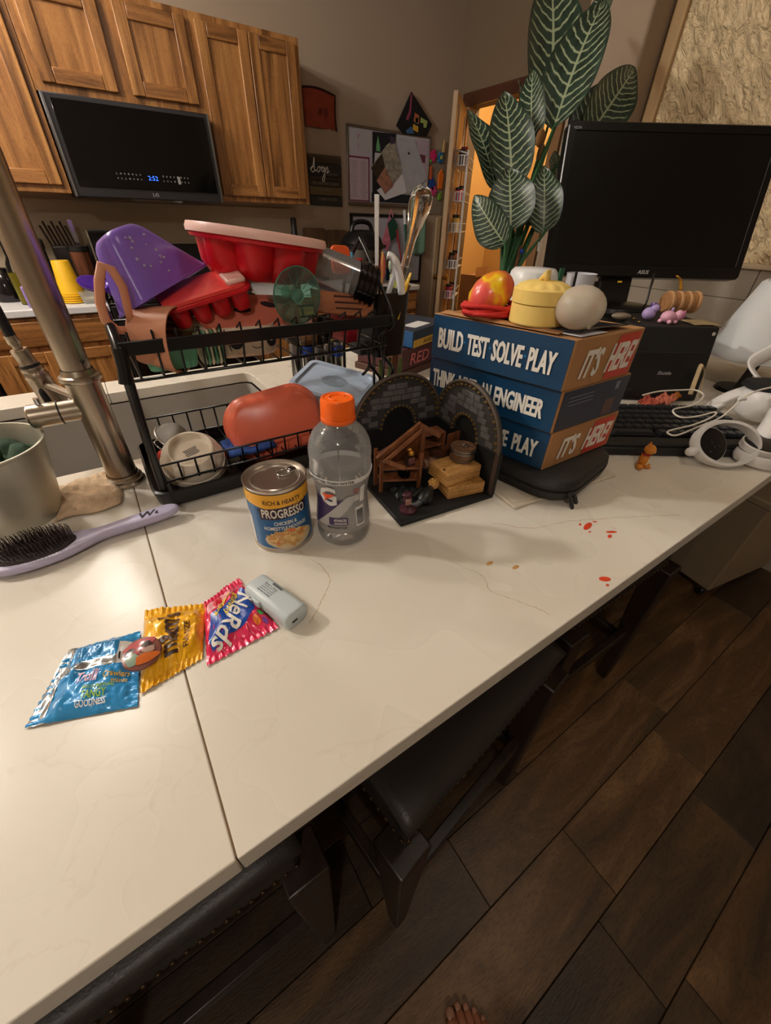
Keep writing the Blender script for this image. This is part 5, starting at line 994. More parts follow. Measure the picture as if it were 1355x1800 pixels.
t = dthing('toy_bust', 'small glossy dark purple figurine on a round foot at the diorama\'s front corner', 'toy figure'); PUB = mat('bust_purple', (66, 34, 42), 0.22)
part('foot', B().lathe([(0.0001, 0), (0.016, 0), (0.0155, 0.004), (0.006, 0.008), (0.005, 0.016)], 28, T((0.030, 0.028, 0.008)), False, False), PUB, t); part('body', B().ell((0.029, 0.029, 0.030), (0.009, 0.006, 0.012)), PUB, t); part('face', B().box((0.026, 0.0215, 0.030), (0.010, 0.003, 0.011), rz=-0.25), mat('bust_face', (150, 112, 96), 0.5), t, bevel=0.001); part('hat', B().ell((0.028, 0.03, 0.041), (0.009, 0.007, 0.003)), PUB, t)
t = dthing('toy_person', 'toy person in a dark robe with curly blond hair lying at the front', 'toy figure'); ROBE = mat('robe_dark', (30, 34, 34), 0.35)
bb = B(); bb.tube(catmull([(0.058, 0.030, 0.014), (0.07, 0.038, 0.018), (0.084, 0.048, 0.021), (0.094, 0.055, 0.022)], 4), [0.007, 0.009, 0.011, 0.012, 0.013, 0.013, 0.013, 0.012, 0.011, 0.009, 0.007, 0.006, 0.006], 12, flat=0.75); part('robe', bb, ROBE, t, smooth=180)
part('arm', B().tube([(0.083, 0.040, 0.020), (0.076, 0.028, 0.014), (0.068, 0.024, 0.013)], [0.006, 0.005, 0.004], 8), ROBE, t); part('arm', B().tube([(0.078, 0.056, 0.020), (0.066, 0.056, 0.016), (0.055, 0.052, 0.013)], [0.006, 0.005, 0.004], 8), ROBE, t); part('leg', B().tube([(0.060, 0.033, 0.014), (0.048, 0.030, 0.012), (0.038, 0.034, 0.011)], [0.006, 0.005, 0.004], 8), mat('grey_trouser', (70, 72, 74), 0.5), t)
part('head', B().ell((0.1, 0.055, 0.025), (0.008, 0.008, 0.009)), mat('toy_skin', (206, 150, 112), 0.5), t); hb = B()
for k in range(40): 
    a, bq = random.uniform(0, 6.28), random.uniform(-0.6, 1.3); hb.ell((0.101 + 0.0085 * math.cos(a) * math.cos(bq), 0.057 + 0.0085 * math.sin(a) * math.cos(bq), 0.026 + 0.009 * math.sin(bq)), 0.0028, None, 6, 4)
part('hair', hb, mat('blond_hair', (206, 158, 84), 0.6), t, kind='stuff')
t = dthing('toy_rabble', 'dark crumpled toy cloak on the floor behind the purple figurine', 'toy cloak'); part('cloak', B().grid(lambda u, v: (0.03 + 0.06 * u, 0.05 + 0.05 * v, 0.009 + 0.012 * abs(noise.noise(V((u * 4, v * 4, 3)))) + 0.006 * math.sin(3.14 * u) * math.sin(3.14 * v)), 14, 12), ROBE, t, smooth=180)

# ---------------------------------------------------------------- hard case, frame and box stack
t = thing('white_sheet', 'thin off-white sheet with a raised rim lying under the black case', 'sheet', (0, 0, 0))
M = frame((0.513, 0.336, 0.0), (0.99, -0.12, 0), (0.12, 0.99, 0)); part('surface', B().box((0.135, 0.10, 0.003), (0.27, 0.2, 0.006), M), mat('offwhite_board', (206, 196, 178), 0.5), t, bevel=0.002); part('rim', B().box((0.135, 0.10, 0.0065), (0.25, 0.18, 0.002), M), mat('offwhite_board', (206, 196, 178), 0.5), t, bevel=0.001)
t = thing('zip_case', 'black zipped hard case under the cardboard boxes', 'case', (0, 0, 0)); CASEM = mat('case_fabric', (30, 29, 30), 0.55, bump=0.15, bscale=500)
M = frame((0.67, 0.405, 0.0075), (0.985, 0.17, 0), (-0.17, 0.985, 0))
bb = B(); loft(bb, [rl(0.21, 0.17, 0.05, 0.0, 8), rl(0.23, 0.20, 0.06, 0.004, 8), rl(0.236, 0.206, 0.062, 0.02, 8)], True, True, M); part('lower_shell', bb, CASEM, t, smooth=60)
bb = B(); loft(bb, [rl(0.236, 0.206, 0.062, 0.025, 8), rl(0.232, 0.202, 0.06, 0.036, 8), rl(0.21, 0.18, 0.05, 0.042, 8)], True, True, M); part('upper_shell', bb, CASEM, t, smooth=60)
bb = B(); loft(bb, [rl(0.233, 0.203, 0.061, 0.0195, 8), rl(0.233, 0.203, 0.061, 0.0255, 8)], False, False, M); part('zip', bb, mat('zip_black', (16, 16, 16), 0.8, bump=0.5, bscale=900), t)
for dx_ in (0.0, 0.021): part('zip_pull', B().prism(rrect(0.011, 0.036, 0.005), 0, 0.004, frame((0.607 + dx_, 0.288 + dx_ * 0.3, 0.014), (0.95, 0.3, 0.0), (-0.25, -0.5, -0.75))), mat('rubber_black', (24, 24, 25), 0.5), t, bevel=0.001)
KB = mat('carton_blue', (20, 60, 94), 0.32, vary=0.12, vscale=7); KN = mat('carton_navy', (38, 46, 66), 0.4); KR = mat('carton_red', (196, 62, 46), 0.4)
U = V((0.999, -0.005, 0)).normalized(); W = V((-0.20, 0.98, 0)).normalized(); H3 = V((0, 0, 1))
def carton(label, o, z0, z1, lu, lw, side):
    t = thing('carton', label, 'box', (0, 0, 0), group='stack of subscription boxes')
    o = V((o[0], o[1], 0)); P = lambda u, w_, z: tuple(o + U * u + W * w_ + H3 * z)
    bb = B(); bb.add([P(0, 0, z0), P(lu, 0, z0), P(lu, lw, z0), P(0, lw, z0), P(0, 0, z1), P(lu, 0, z1), P(lu, lw, z1), P(0, lw, z1)], [(3, 2, 1, 0), (4, 5, 6, 7), (0, 1, 5, 4), (1, 2, 6, 5), (2, 3, 7, 6), (3, 0, 4, 7)])
    part('body', bb, CARD, t, bevel=0.002)
    e = 0.0012
    bb = B(); bb.grid(lambda u, v: (lambda q: (q[0] - e * (1 + 0.6 * noise.noise(V((u * 3, v * 3, z0 * 40)))), q[1], q[2]))(P(0, lw * (0.008 + 0.985 * u), z0 + (z1 - z0) * (0.015 + 0.97 * v))), 24, 8); part('blue_face', bb, KB, t, smooth=180)
    Mx = frame(V(P(0, lw, z0)) - V((0.0026, 0.0005, 0)), -W, H3)        # long face: text reads from far end to near corner
    My = frame(V(P(0, 0, z0)) - V((0, 0.0012, 0)), U, H3)
    return t, Mx, My, lw, z1 - z0
def ptri(bb, M, x, y, s): bb.poly([tuple(M @ V(p)) for p in ((x, y, 0), (x + s, y + s * 0.7, 0), (x, y + 1.4 * s, 0))])
LBL = mat('carton_cyan', (40, 120, 176), 0.4)
def bold(bb, s, x, y, w_, h_, M, z=0.0, shear=0.0):
    for k, dx_ in enumerate((-0.0006, 0.0006)): text(bb, s, x + 0.0006 + dx_, y, w_ - 0.0012, h_, M, z + 0.00012 * k, shear, off=0.025)
def here(t, My, lu, h):
    bb = B(); bb.poly([tuple(My @ V(p)) for p in ((lu * 0.55, 0.004, 0.0002), (lu * 0.96, 0.004, 0.0002), (lu * 0.94, h - 0.004, 0.0002), (lu * 0.62, h - 0.004, 0.0002))]); part('red_panel', bb, KR, t)
    bb = B(); bold(bb, "IT'S", lu * 0.15, h * 0.20, lu * 0.25, h * 0.58, My, 0.0005, 0.2); part('lettering', bb, INKW, t)
    bb = B(); bold(bb, 'HERE!', lu * 0.52, h * 0.20, lu * 0.38, h * 0.60, My, 0.0005, 0.2); part('lettering', bb, INKW, t)
t, Mx, My, lw, h = carton('bottom blue cardboard box of the stack, brown end towards the front', (0.590, 0.352), 0.050, 0.123, 0.205, 0.27, 0)
bb = B()
for s, a, w_ in (('BUILD', 0.066, 0.206), ('TEST', 0.301, 0.168), ('SOLVE', 0.496, 0.215), ('PLAY', 0.748, 0.182)): bold(bb, s, lw * a, h * 0.27, lw * w_, h * 0.45, Mx)
part('lettering', bb, INKW, t); here(t, My, 0.205, h)
t, Mx, My, lw, h = carton('middle blue cardboard box of the stack with a dark navy end', (0.585, 0.352), 0.124, 0.198, 0.20, 0.275, 0)
bb = B()
for s, a, w_ in (('THINK', 0.04, 0.20), ('LIKE', 0.270, 0.147), ('AN', 0.449, 0.088), ('ENGINEER', 0.562, 0.352)): bold(bb, s, lw * a, h * 0.27, lw * w_, h * 0.45, Mx)
part('lettering', bb, INKW, t)
bb = B(); bb.poly([tuple(My @ V(p)) for p in ((0.003, 0.002, 0.0002), (0.197, 0.002, 0.0002), (0.197, h - 0.002, 0.0002), (0.003, h - 0.002, 0.0002))]); part('navy_end', bb, KN, t)
bb = B(); 
for k in range(3): bb.box((0.055, h * (0.62 + 0.09 * k), 0.0006), (0.07, 0.0012, 0.0002), My)
bb.box((0.16, h * 0.8, 0.0006), (0.012, 0.014, 0.0002), My); part('fine_print', bb, mat('faint_print', (120, 126, 140), 0.5), t, kind='stuff')
bb = B(); bb.poly([tuple(My @ V(p)) for p in ((0.135, 0.006, 0.0006), (0.168, 0.006, 0.0006), (0.168, h * 0.5, 0.0006), (0.135, h * 0.5, 0.0006))]); part('brown_patch', bb, mat('patch_brown', (92, 70, 66), 0.5), t)
t, Mx, My, lw, h = carton('top blue cardboard box of the stack carrying the squeeze toys', (0.577, 0.350), 0.199, 0.277, 0.19, 0.27, 0)
bb = B()
for s, a, w_ in (('BUILD', 0.062, 0.210), ('TEST', 0.301, 0.168), ('SOLVE', 0.496, 0.217), ('PLAY', 0.747, 0.175)): bold(bb, s, lw * a, h * 0.27, lw * w_, h * 0.45, Mx)
part('lettering', bb, INKW, t); here(t, My, 0.19, h)
bb = B()
for a in (0.278, 0.474, 0.72): ptri(bb, Mx, lw * a, h * 0.48, 0.0045)
part('arrow_print', bb, LBL, t)
o = V((0.577, 0.350, 0.2785)); bb = B(); bb.add([tuple(o + U * u + W * w_ + H3 * z) for u, w_, z in ((-0.001, 0.03, 0.0015), (0.012, 0.03, 0.004), (0.012, 0.25, 0.005), (-0.001, 0.255, 0.001))], [(0, 1, 2, 3)]); part('torn_flap', bb, CARD, t, solid=0.0015)
t = thing('leaflet', 'dark folded leaflet lying on top of the box stack', 'leaflet', (0, 0, 0))
bb = B(); bb.grid(lambda u, v: tuple(o + U * (0.018 + 0.135 * u) + W * (0.008 + 0.21 * v) + H3 * (0.0022 + 0.0015 * math.sin(5 * u) + 0.004 * (1 - v) ** 6)), 14, 14); part('sheet', bb, mat('leaflet_dark', (30, 28, 40), 0.3), t, solid=0.0008)
bb = B(); bb.grid(lambda u, v: tuple(o + U * (0.014 + 0.07 * u) + W * (0.004 + 0.2 * v) + H3 * 0.0006), 4, 4); part('edge_sheet', bb, WHITEP, t, solid=0.0006)
zt = 0.283
# peach-coloured squeeze toy on red cord
t = thing('mango_toy', 'glossy red and yellow mango-shaped squeeze toy on a red cord coil', 'squeeze toy', (0, 0, 0))
mm = mat('mango_skin', (222, 120, 70), 0.25, sss=0.1); nt = mm.node_tree; tc = nt.nodes.new('ShaderNodeTexCoord'); mp = nt.nodes.new('ShaderNodeMapping'); mp.inputs['Location'].default_value = (-0.583, -0.540, -0.312); nt.links.new(tc.outputs['Object'], mp.inputs[0])
sx = nt.nodes.new('ShaderNodeSeparateXYZ'); nt.links.new(mp.outputs[0], sx.inputs[0]); nz = nt.nodes.new('ShaderNodeTexNoise'); nz.inputs['Scale'].default_value = 22; nt.links.new(mp.outputs[0], nz.inputs['Vector'])
ad = nt.nodes.new('ShaderNodeMath'); ad.operation = 'MULTIPLY_ADD'; ad.inputs[1].default_value = 5.0; ad.inputs[2].default_value = 0.0; nt.links.new(sx.outputs[0], ad.inputs[0]); a2 = nt.nodes.new('ShaderNodeMath'); a2.operation = 'ADD'; nt.links.new(ad.outputs[0], a2.inputs[0]); nt.links.new(nz.outputs[0], a2.inputs[1])
a3 = nt.nodes.new('ShaderNodeMath'); a3.operation = 'MULTIPLY_ADD'; a3.inputs[1].default_value = 6.0; nt.links.new(sx.outputs[2], a3.inputs[0]); nt.links.new(a2.outputs[0], a3.inputs[2])
nt.links.new(ramp(nt, a3.outputs[0], [(0.30, rgb(226, 90, 84)), (0.42, rgb(228, 120, 70)), (0.52, rgb(238, 204, 34)), (0.60, rgb(226, 150, 40)), (0.75, rgb(206, 92, 56))]), nt.nodes['Principled BSDF'].inputs['Base Color'])
M = axis((0.583, 0.540, zt + 0.029), (0.75, -0.25, 0.62)) @ Matrix.Scale(0.86, 4); part('body', B().lathe([(0.0001, -0.05), (0.016, -0.045), (0.031, -0.03), (0.038, -0.008), (0.037, 0.012), (0.030, 0.032), (0.018, 0.045), (0.006, 0.050), (0.0001, 0.0505)], 40, M, False, False), mm, t, smooth=180)
t = thing('red_rope', 'coil of red cord under the mango toy', 'cord', (0, 0, 0)); CORD = mat('red_cord', (200, 40, 34), 0.7, bump=0.3, bscale=700)
for k in range(6):
    pts = [(0.572 + (0.043 + 0.004 * math.sin(k * 2 + 2 * a)) * math.cos(a), 0.53 + (0.040 + 0.004 * math.cos(k * 3)) * math.sin(a), zt + 0.005 + 0.0055 * (k // 2) + 0.0025 * math.sin(2 * a + k * 1.7)) for a in [2 * math.pi * i / 30 for i in range(30)]]
    part('loop', B().tube(pts, 0.0036, 8, True), CORD, t, smooth=180)
# dumpling steamer toy
t = thing('steamer_toy', 'pale yellow toy bamboo steamer with a dumpling-shaped lid', 'toy steamer', (0, 0, 0)); YS = mat('soft_yellow', (238, 206, 118), 0.5, sss=0.08)
M = T((0.598, 0.445, zt)) @ Matrix.Scale(1.06, 4); part('lower_tray', B().lathe([(0.0001, 0), (0.040, 0), (0.0415, 0.002), (0.0415, 0.026), (0.040, 0.027)], 48, M, False, False), YS, t); part('upper_tray', B().lathe([(0.040, 0.0275), (0.0425, 0.0285), (0.0425, 0.046), (0.040, 0.048), (0.0001, 0.050)], 48, M, False, False), YS, t)
bb = B(); bb.lathe([(0.038, 0.047), (0.034, 0.052), (0.022, 0.056), (0.0001, 0.057)], 48, M, False, False, lobes=12, lob=0.12); part('pleated_lid', bb, YS, t, smooth=180)
for k in range(7): a = rad(-60 + 20 * k); part('pleat', B().tube([M @ V((0.004 + 0.010 * math.sin(a), -0.006 + 0.002 * k, 0.055)), M @ V((0.004 + 0.014 * math.sin(a), -0.004 + 0.002 * k, 0.062 + 0.004 * math.cos(a))), M @ V((0.004 + 0.010 * math.sin(a), 0.004 + 0.002 * k, 0.057))], [0.004, 0.0048, 0.004], 8), YS, t, smooth=180)
# translucent ball
mb = mat('milky_gel', (226, 216, 200), 0.28, trans=0.45, ior=1.2, sss=0.4)
t = thing('gel_ball', 'milky translucent squeeze ball on the box stack\'s near corner', 'ball', (0, 0, 0)); part('ball', B().ell((0.608, 0.380, zt + 0.030), (0.036, 0.036, 0.0305)), mb, t, smooth=180); part('fill_plug', B().ell((0.600, 0.352, zt + 0.010), (0.004, 0.003, 0.004)), mat('plug_grey', (170, 156, 136), 0.5), t)
# ---------------------------------------------------------------- game boxes behind the rack
t = thing('game_box', 'dark blue game box with yellow lower edge behind the boxes', 'box', (0, 0, 0)); M = frame((0.80, 1.03, 0), (0.93, 0.37, 0), (-0.37, 0.93, 0))
part('body', B().box((0.12, 0.09, 0.115), (0.24, 0.18, 0.05), M), mat('game_navy', (40, 50, 66), 0.4), t, bevel=0.002); part('yellow_edge', B().box((0.12, -0.0005, 0.102), (0.236, 0.002, 0.022), M), mat('game_yellow', (176, 136, 40), 0.5), t); part('blue_end', B().box((-0.0005, 0.09, 0.115), (0.002, 0.176, 0.046), M), mat('game_blue', (30, 80, 130), 0.4), t)
bb = B(); text(bb, 'T', 0.02, 0.06, 0.05, 0.05, M, 0.1405); part('lettering', bb, INKW, t); part('white_patch', B().box((0.1, 0.05, 0.1402), (0.1, 0.05, 0.0006), M), mat('label_white', (216, 216, 216), 0.5), t)
bb = B(); text(bb, 'AGES', 0.06, 0.097, 0.07, 0.010, M @ T((0, -0.0018, 0)) @ rot(90, 'X') @ T((0, -0.0, 0))); part('lettering', bb, INKD, t)
t = thing('game_box', 'dark red game box under the blue one', 'box', (0, 0, 0)); M = frame((0.77, 1.04, 0), (0.95, 0.31, 0), (-0.31, 0.95, 0))
part('body', B().box((0.12, 0.09, 0.055), (0.26, 0.19, 0.066), M), mat('game_maroon', (70, 28, 30), 0.5), t, bevel=0.002); bb = B(); text(bb, 'RED', 0.03, 0.035, 0.11, 0.036, frame(M @ V((0, -0.0062, 0)), (0.95, 0.31, 0), (0, 0, 1)), 0.001, 0.2); part('lettering', bb, mat('title_red', (170, 90, 90), 0.5), t)
t = thing('game_box', 'flat brown game box at the bottom behind the diorama', 'box', (0, 0, 0)); part('body', B().box((0.12, 0.09, 0.0105), (0.28, 0.2, 0.021), M), mat('game_brown', (76, 48, 34), 0.6), t, bevel=0.002); part('orange_tab', B().box((0.19, -0.0115, 0.0105), (0.03, 0.003, 0.018), M), mat('tab_orange', (190, 120, 40), 0.5), t)
solo('wood_scoop', B().ell((0.665, 0.93, 0.06), (0.016, 0.006, 0.02)), mat('pale_scoop', (214, 180, 132), 0.6), 'pale wooden scoop tip behind the rack\'s right foot', 'scoop')
# ---------------------------------------------------------------- desk end: keyboard, computer, monitor
UX, UY = V((0.832, -0.555, 0)), V((0.555, 0.832, 0))
KBD = mat('key_black', (34, 35, 38), 0.4); KBB = mat('keyboard_body', (26, 26, 28), 0.5)
M = frame((0.826, 0.386, 0.0), UX, UY)
t = thing('keyboard', 'black desktop keyboard with wrist rest in front of the computer', 'keyboard', (0, 0, 0))
bb = B(); bb.add([(-0.06, 0.0, 0.0), (0.395, 0.0, 0.0), (0.395, 0.225, 0.0), (-0.06, 0.225, 0.0), (-0.06, 0.002, 0.020), (0.395, 0.002, 0.020), (0.395, 0.225, 0.032), (-0.06, 0.225, 0.032)], [(3, 2, 1, 0), (4, 5, 6, 7), (0, 1, 5, 4), (1, 2, 6, 5), (2, 3, 7, 6), (3, 0, 4, 7)], M); part('body', bb, KBB, t, bevel=0.004)
part('wrist_rest', B().box((0.165, 0.022, 0.024), (0.44, 0.036, 0.010), M), BLACKM, t, bevel=0.004)
k0 = None
for r in range(6):
    x = -0.05; y = 0.062 + r * 0.0265 + (0.006 if r == 5 else 0)
    while x < 0.385:
        if k0 is None:
            kb = B(); kb.box((0, 0, 0.0035), (0.0205, 0.021, 0.009), taper=0.8); o = k0 = part('key', kb, KBD, t, smooth=0)
        else: o = k0.copy(); COL.objects.link(o)
        wd = 1.0
        if r == 0 and abs(x - 0.07) < 0.012: wd = 5.2
        o.matrix_basis = M @ T((x + 0.0115 * (wd - 1) + 0.004 * (r % 2), y, 0.0235 + 0.012 * y / 0.225)) @ Matrix.Diagonal((wd, 1, 1, 1)); x += 0.0228 * wd
part('media_strip', B().box((0.168, 0.216, 0.0325), (0.44, 0.012, 0.003), M), BLACK, t); bb = B(); bb.box((0.13, 0.21, 0.0345), (0.012, 0.006, 0.0004), M); part('logo_print', bb, mat('grey_print', (150, 150, 150), 0.5), t)
t = thing('computer', 'small black cube computer with white screw heads under the monitor', 'computer', (0, 0, 0))
P0 = V((1.215, 0.550, 0)); PC = lambda u, v, z: tuple(P0 + UX * u + UY * v + V((0, 0, z)))
bb = B(); tl_ = 0.045; bb.add([PC(0, 0, 0.002), PC(0.228, 0, 0.002), PC(0.228, 0.42, 0.002), PC(0, 0.42, 0.002), PC(-0.004, tl_, 0.196), PC(0.232, tl_, 0.196), PC(0.232, 0.42, 0.196), PC(-0.004, 0.42, 0.196)], [(3, 2, 1, 0), (4, 5, 6, 7), (0, 1, 5, 4), (1, 2, 6, 5), (2, 3, 7, 6), (3, 0, 4, 7)]); part('case', bb, BLACKM, t, bevel=0.004)
Fp = frame(PC(0, -0.0012, 0.002), UX, V((0, 0, 0.194)) + UY * tl_)
part('drive_line', B().box((0.114, 0.132, 0.0003), (0.20, 0.0012, 0.0006), Fp), mat('groove_grey', (52, 52, 54), 0.5), t); part('front_panel', B().box((0.114, 0.066, 0.0002), (0.205, 0.125, 0.0016), Fp), BLACK, t, bevel=0.0006)
for x in (0.012, 0.218): part('screw', B().lathe([(0.0001, 0.0014), (0.0045, 0.001), (0.005, 0.0)], 14, Fp @ T((x, 0.182, 0.0008)), False, False), mat('screw_white', (190, 184, 170), 0.4), t)
bb = B(); text(bb, 'Shuttle', 0.09, 0.072, 0.04, 0.010, Fp, 0.0014, 0.2); part('lettering', bb, mat('grey_print', (150, 150, 150), 0.5), t)
for x in (0.02, 0.20): part('badge', B().box((x, 0.03, 0.0014), (0.012, 0.004, 0.0006), Fp), mat('groove_grey', (52, 52, 54), 0.5), t)
t = thing('monitor', 'large black computer monitor switched off, tilted back above the computer', 'monitor', (0, 0, 0))
MO = frame((1.296, 0.971, 0.279), V((0.824, -0.567, 0.002)), V((0.165, 0.166, 0.972))); MW, MH = 0.648, 0.396
bb = B(); L = [rl(MW, MH, 0.012, -0.034, 5, MW / 2, MH / 2), rl(MW, MH, 0.012, 0.0, 5, MW / 2, MH / 2), rl(MW - 0.006, MH - 0.006, 0.01, 0.003, 5, MW / 2, MH / 2), rl(MW - 0.044, MH - 0.056, 0.004, 0.003, 5, MW / 2, MH / 2 + 0.006), rl(MW - 0.046, MH - 0.058, 0.003, 0.0005, 5, MW / 2, MH / 2 + 0.006)]
loft(bb, L, True, True, MO); part('housing', bb, mat('monitor_black', (10, 10, 11), 0.3), t, smooth=30)
bb = B(); bb.poly([tuple(MO @ V(p)) for p in ((0.024, 0.036, 0.0012), (MW - 0.024, 0.036, 0.0012), (MW - 0.024, MH - 0.024, 0.0012), (0.024, MH - 0.024, 0.0012))]); part('screen', bb, mat('screen_black', (5, 5, 6), 0.28), t)
bb = B(); text(bb, 'ASUS', 0.305, 0.010, 0.036, 0.011, MO, 0.0038, 0.25); part('lettering', bb, mat('grey_print2', (190, 190, 188), 0.4), t)
bb = B(); text(bb, 'VE278', 0.014, MH - 0.020, 0.024, 0.006, MO, 0.0036); part('lettering', bb, mat('grey_print', (150, 150, 150), 0.5), t)
part('stand_neck', B().box((0.262, -0.03, -0.05), (0.11, 0.20, 0.022), MO), BLACK, t, bevel=0.004)
bb = B(); bb.lathe([(0.0001, 0.014), (0.07, 0.012), (0.10, 0.004), (0.102, 0.0)], 48, T((1.475, 0.775, 0.1975)) @ Matrix.Rotation(math.atan2(-0.555, 0.832), 4, 'Z') @ Matrix.Diagonal((1.0, 0.85, 1, 1)), False, True); part('stand_base', bb, BLACK, t)
part('yellow_tab', B().box((0.255, -0.014, 0.001), (0.014, 0.005, 0.003), MO), mat('tab_yellow', (222, 176, 40), 0.5), t)
# clutter on the computer
zp = 0.1975
t = thing('pig_toy', 'small pale pink toy animal lying on the computer\'s front edge', 'toy', (1.345, 0.565, zp)); t.scale = (1.2, 1.2, 1.2); PK = mat('toy_pink', (232, 176, 200), 0.35)
part('body', B().ell((0, 0, 0.013), (0.020, 0.015, 0.013)), PK, t); part('head', B().ell((0.018, -0.014, 0.016), (0.011, 0.009, 0.012)), PK, t); part('ear', B().ell((0.022, -0.022, 0.018), (0.008, 0.003, 0.010)), mat('toy_deep_pink', (214, 130, 170), 0.4), t)
for dx_, dy_ in ((-0.012, -0.012), (0.006, -0.016), (-0.014, 0.008)): part('leg', B().ell((dx_, dy_, 0.004), (0.005, 0.005, 0.0045)), PK, t)
part('horn', B().ell((0.01, 0.0, 0.028), (0.004, 0.003, 0.004)), mat('toy_lilac', (180, 160, 214), 0.35), t)
t = thing('lilac_toy', 'small lilac toy animal behind the pink one on the computer', 'toy', (1.335, 0.615, zp)); t.scale = (1.2, 1.2, 1.2); LI = mat('toy_lilac', (166, 142, 206), 0.35)
part('body', B().ell((0, 0, 0.014), (0.017, 0.014, 0.014)), LI, t); part('head', B().ell((0.004, -0.008, 0.026), (0.010, 0.009, 0.009)), LI, t); part('mane', B().tube(catmull([(0.002, 0.004, 0.033), (0.014, -0.004, 0.032), (0.022, -0.010, 0.024)], 4), 0.004, 8), mat('toy_violet', (96, 74, 140), 0.4), t, smooth=180); part('ear', B().ell((-0.002, -0.004, 0.036), (0.003, 0.002, 0.004)), LI, t)
t = thing('grey_mouse', 'smooth beige-grey computer mouse on the computer', 'mouse', (1.275, 0.66, zp)); part('shell', B().ell((0, 0, 0.008), (0.028, 0.017, 0.009), Matrix.Rotation(-0.6, 4, 'Z')), mat('mouse_grey', (128, 116, 100), 0.4), t); part('wheel', B().ell((0.012, -0.008, 0.0155), (0.005, 0.002, 0.0025), Matrix.Rotation(0, 4, 'Z')), BLACK, t)
t = thing('log_basket', 'small brown woven log-shaped basket with a yellow strap behind the toys', 'basket', (1.55, 0.625, zp)); M = axis((-0.045, 0.035, 0.030), (0.86, -0.50, 0.0)); WV = mat('woven_tan', (168, 120, 74), 0.8, bump=0.5, bscale=160)
part('body', B().lathe([(0.0001, 0), (0.026, 0), (0.029, 0.004), (0.029, 0.098), (0.026, 0.102), (0.0001, 0.102)], 24, M, False, False), WV, t)
for k in range(4): part('hoop', B().lathe([(0.0285, 0), (0.0315, 0.003), (0.0315, 0.009), (0.0285, 0.012)], 24, M @ T((0, 0, 0.004 + 0.029 * k)), False, False), mat('hoop_tan', (190, 146, 104), 0.8, bump=0.4, bscale=200), t)
part('strap', B().tube(catmull([(-0.03, 0.035, 0.10), (-0.012, 0.028, 0.088), (0.0, 0.022, 0.062)], 4), 0.006, 6, flat=0.3), mat('strap_yellow', (196, 140, 40), 0.6), t, smooth=180)
t = thing('paper_slip', 'tan paper slip hanging over the computer\'s right edge', 'paper', (0, 0, 0)); part('sheet', B().grid(lambda u, v: tuple(V((1.385, 0.505, 0.1985)) + UX * 0.085 * u + UY * 0.075 * v + V((0, 0, 0.001 * math.sin(3 * u)))), 6, 6), mat('tan_paper', (160, 140, 104), 0.8), t, solid=0.001)
for k, (x, y, c) in enumerate(((1.265, 0.60, (196, 160, 80)), (1.30, 0.635, (210, 170, 90)))): solo('brass_bit', B().ell((x, y, zp + 0.003), (0.005, 0.004, 0.003)), BRASS, ('tiny brass trinket left of the lilac toy', 'tiny brass trinket touching the lilac toy')[k], 'trinket')
t = thing('dark_tray', 'low black tray on the computer left of the toys', 'tray', (1.27, 0.72, zp)); bb = B(); loft(bb, [rl(0.1, 0.07, 0.015, 0), rl(0.11, 0.08, 0.018, 0.012), rl(0.105, 0.075, 0.016, 0.012), rl(0.095, 0.065, 0.013, 0.003)], True, True, Matrix.Rotation(-0.59, 4, 'Z')); part('dish', bb, BLACKM, t)
part('cable', B().tube(catmull([(1.50, 0.72, 0.30), (1.468, 0.70, 0.26), (1.455, 0.69, 0.225), (1.46, 0.70, zp + 0.003)], 6), 0.003, 8), BLACK, None, smooth=180); tag(bpy.context.scene.objects['cable'], 'thin black cable hanging behind the toys from the monitor', 'cable')
t = thing('white_cup', 'tall white paper cup behind the gel ball and monitor neck', 'cup', (1.31, 0.845, 0)); part('cup', B().lathe([(0.0001, 0), (0.030, 0), (0.044, 0.292), (0.0455, 0.295), (0.043, 0.295), (0.029, 0.004), (0.0001, 0.004)], 32, None, False, False), mat('cup_white', (214, 216, 224), 0.5), t)
solo('pen', B().tube([(1.265, 0.83, 0.2), (1.238, 0.818, 0.302)], 0.004, 8), BLACK, 'black pen standing beside the white cup', 'pen'); solo('green_tag', B().box((1.225, 0.86, 0.155), (0.02, 0.004, 0.31)), mat('tag_green', (24, 92, 60), 0.5), 'dark green strip standing behind the toy steamer', 'strip')
t = thing('white_canister', 'rounded white plastic canister behind the mango toy', 'canister', (0.962, 0.755, 0)); part('body', B().lathe([(0.0001, 0), (0.066, 0), (0.068, 0.004), (0.066, 0.20), (0.061, 0.30), (0.057, 0.318), (0.050, 0.325), (0.02, 0.327), (0.0001, 0.327)], 48, None, False, False), mat('frosty_white', (222, 222, 222), 0.3, sss=0.2), t, smooth=60); part('base_ring', B().lathe([(0.0665, 0.004), (0.0695, 0.006), (0.0695, 0.03), (0.0675, 0.032)], 48, None, False, False), mat('ring_grey', (150, 150, 150), 0.4), t)
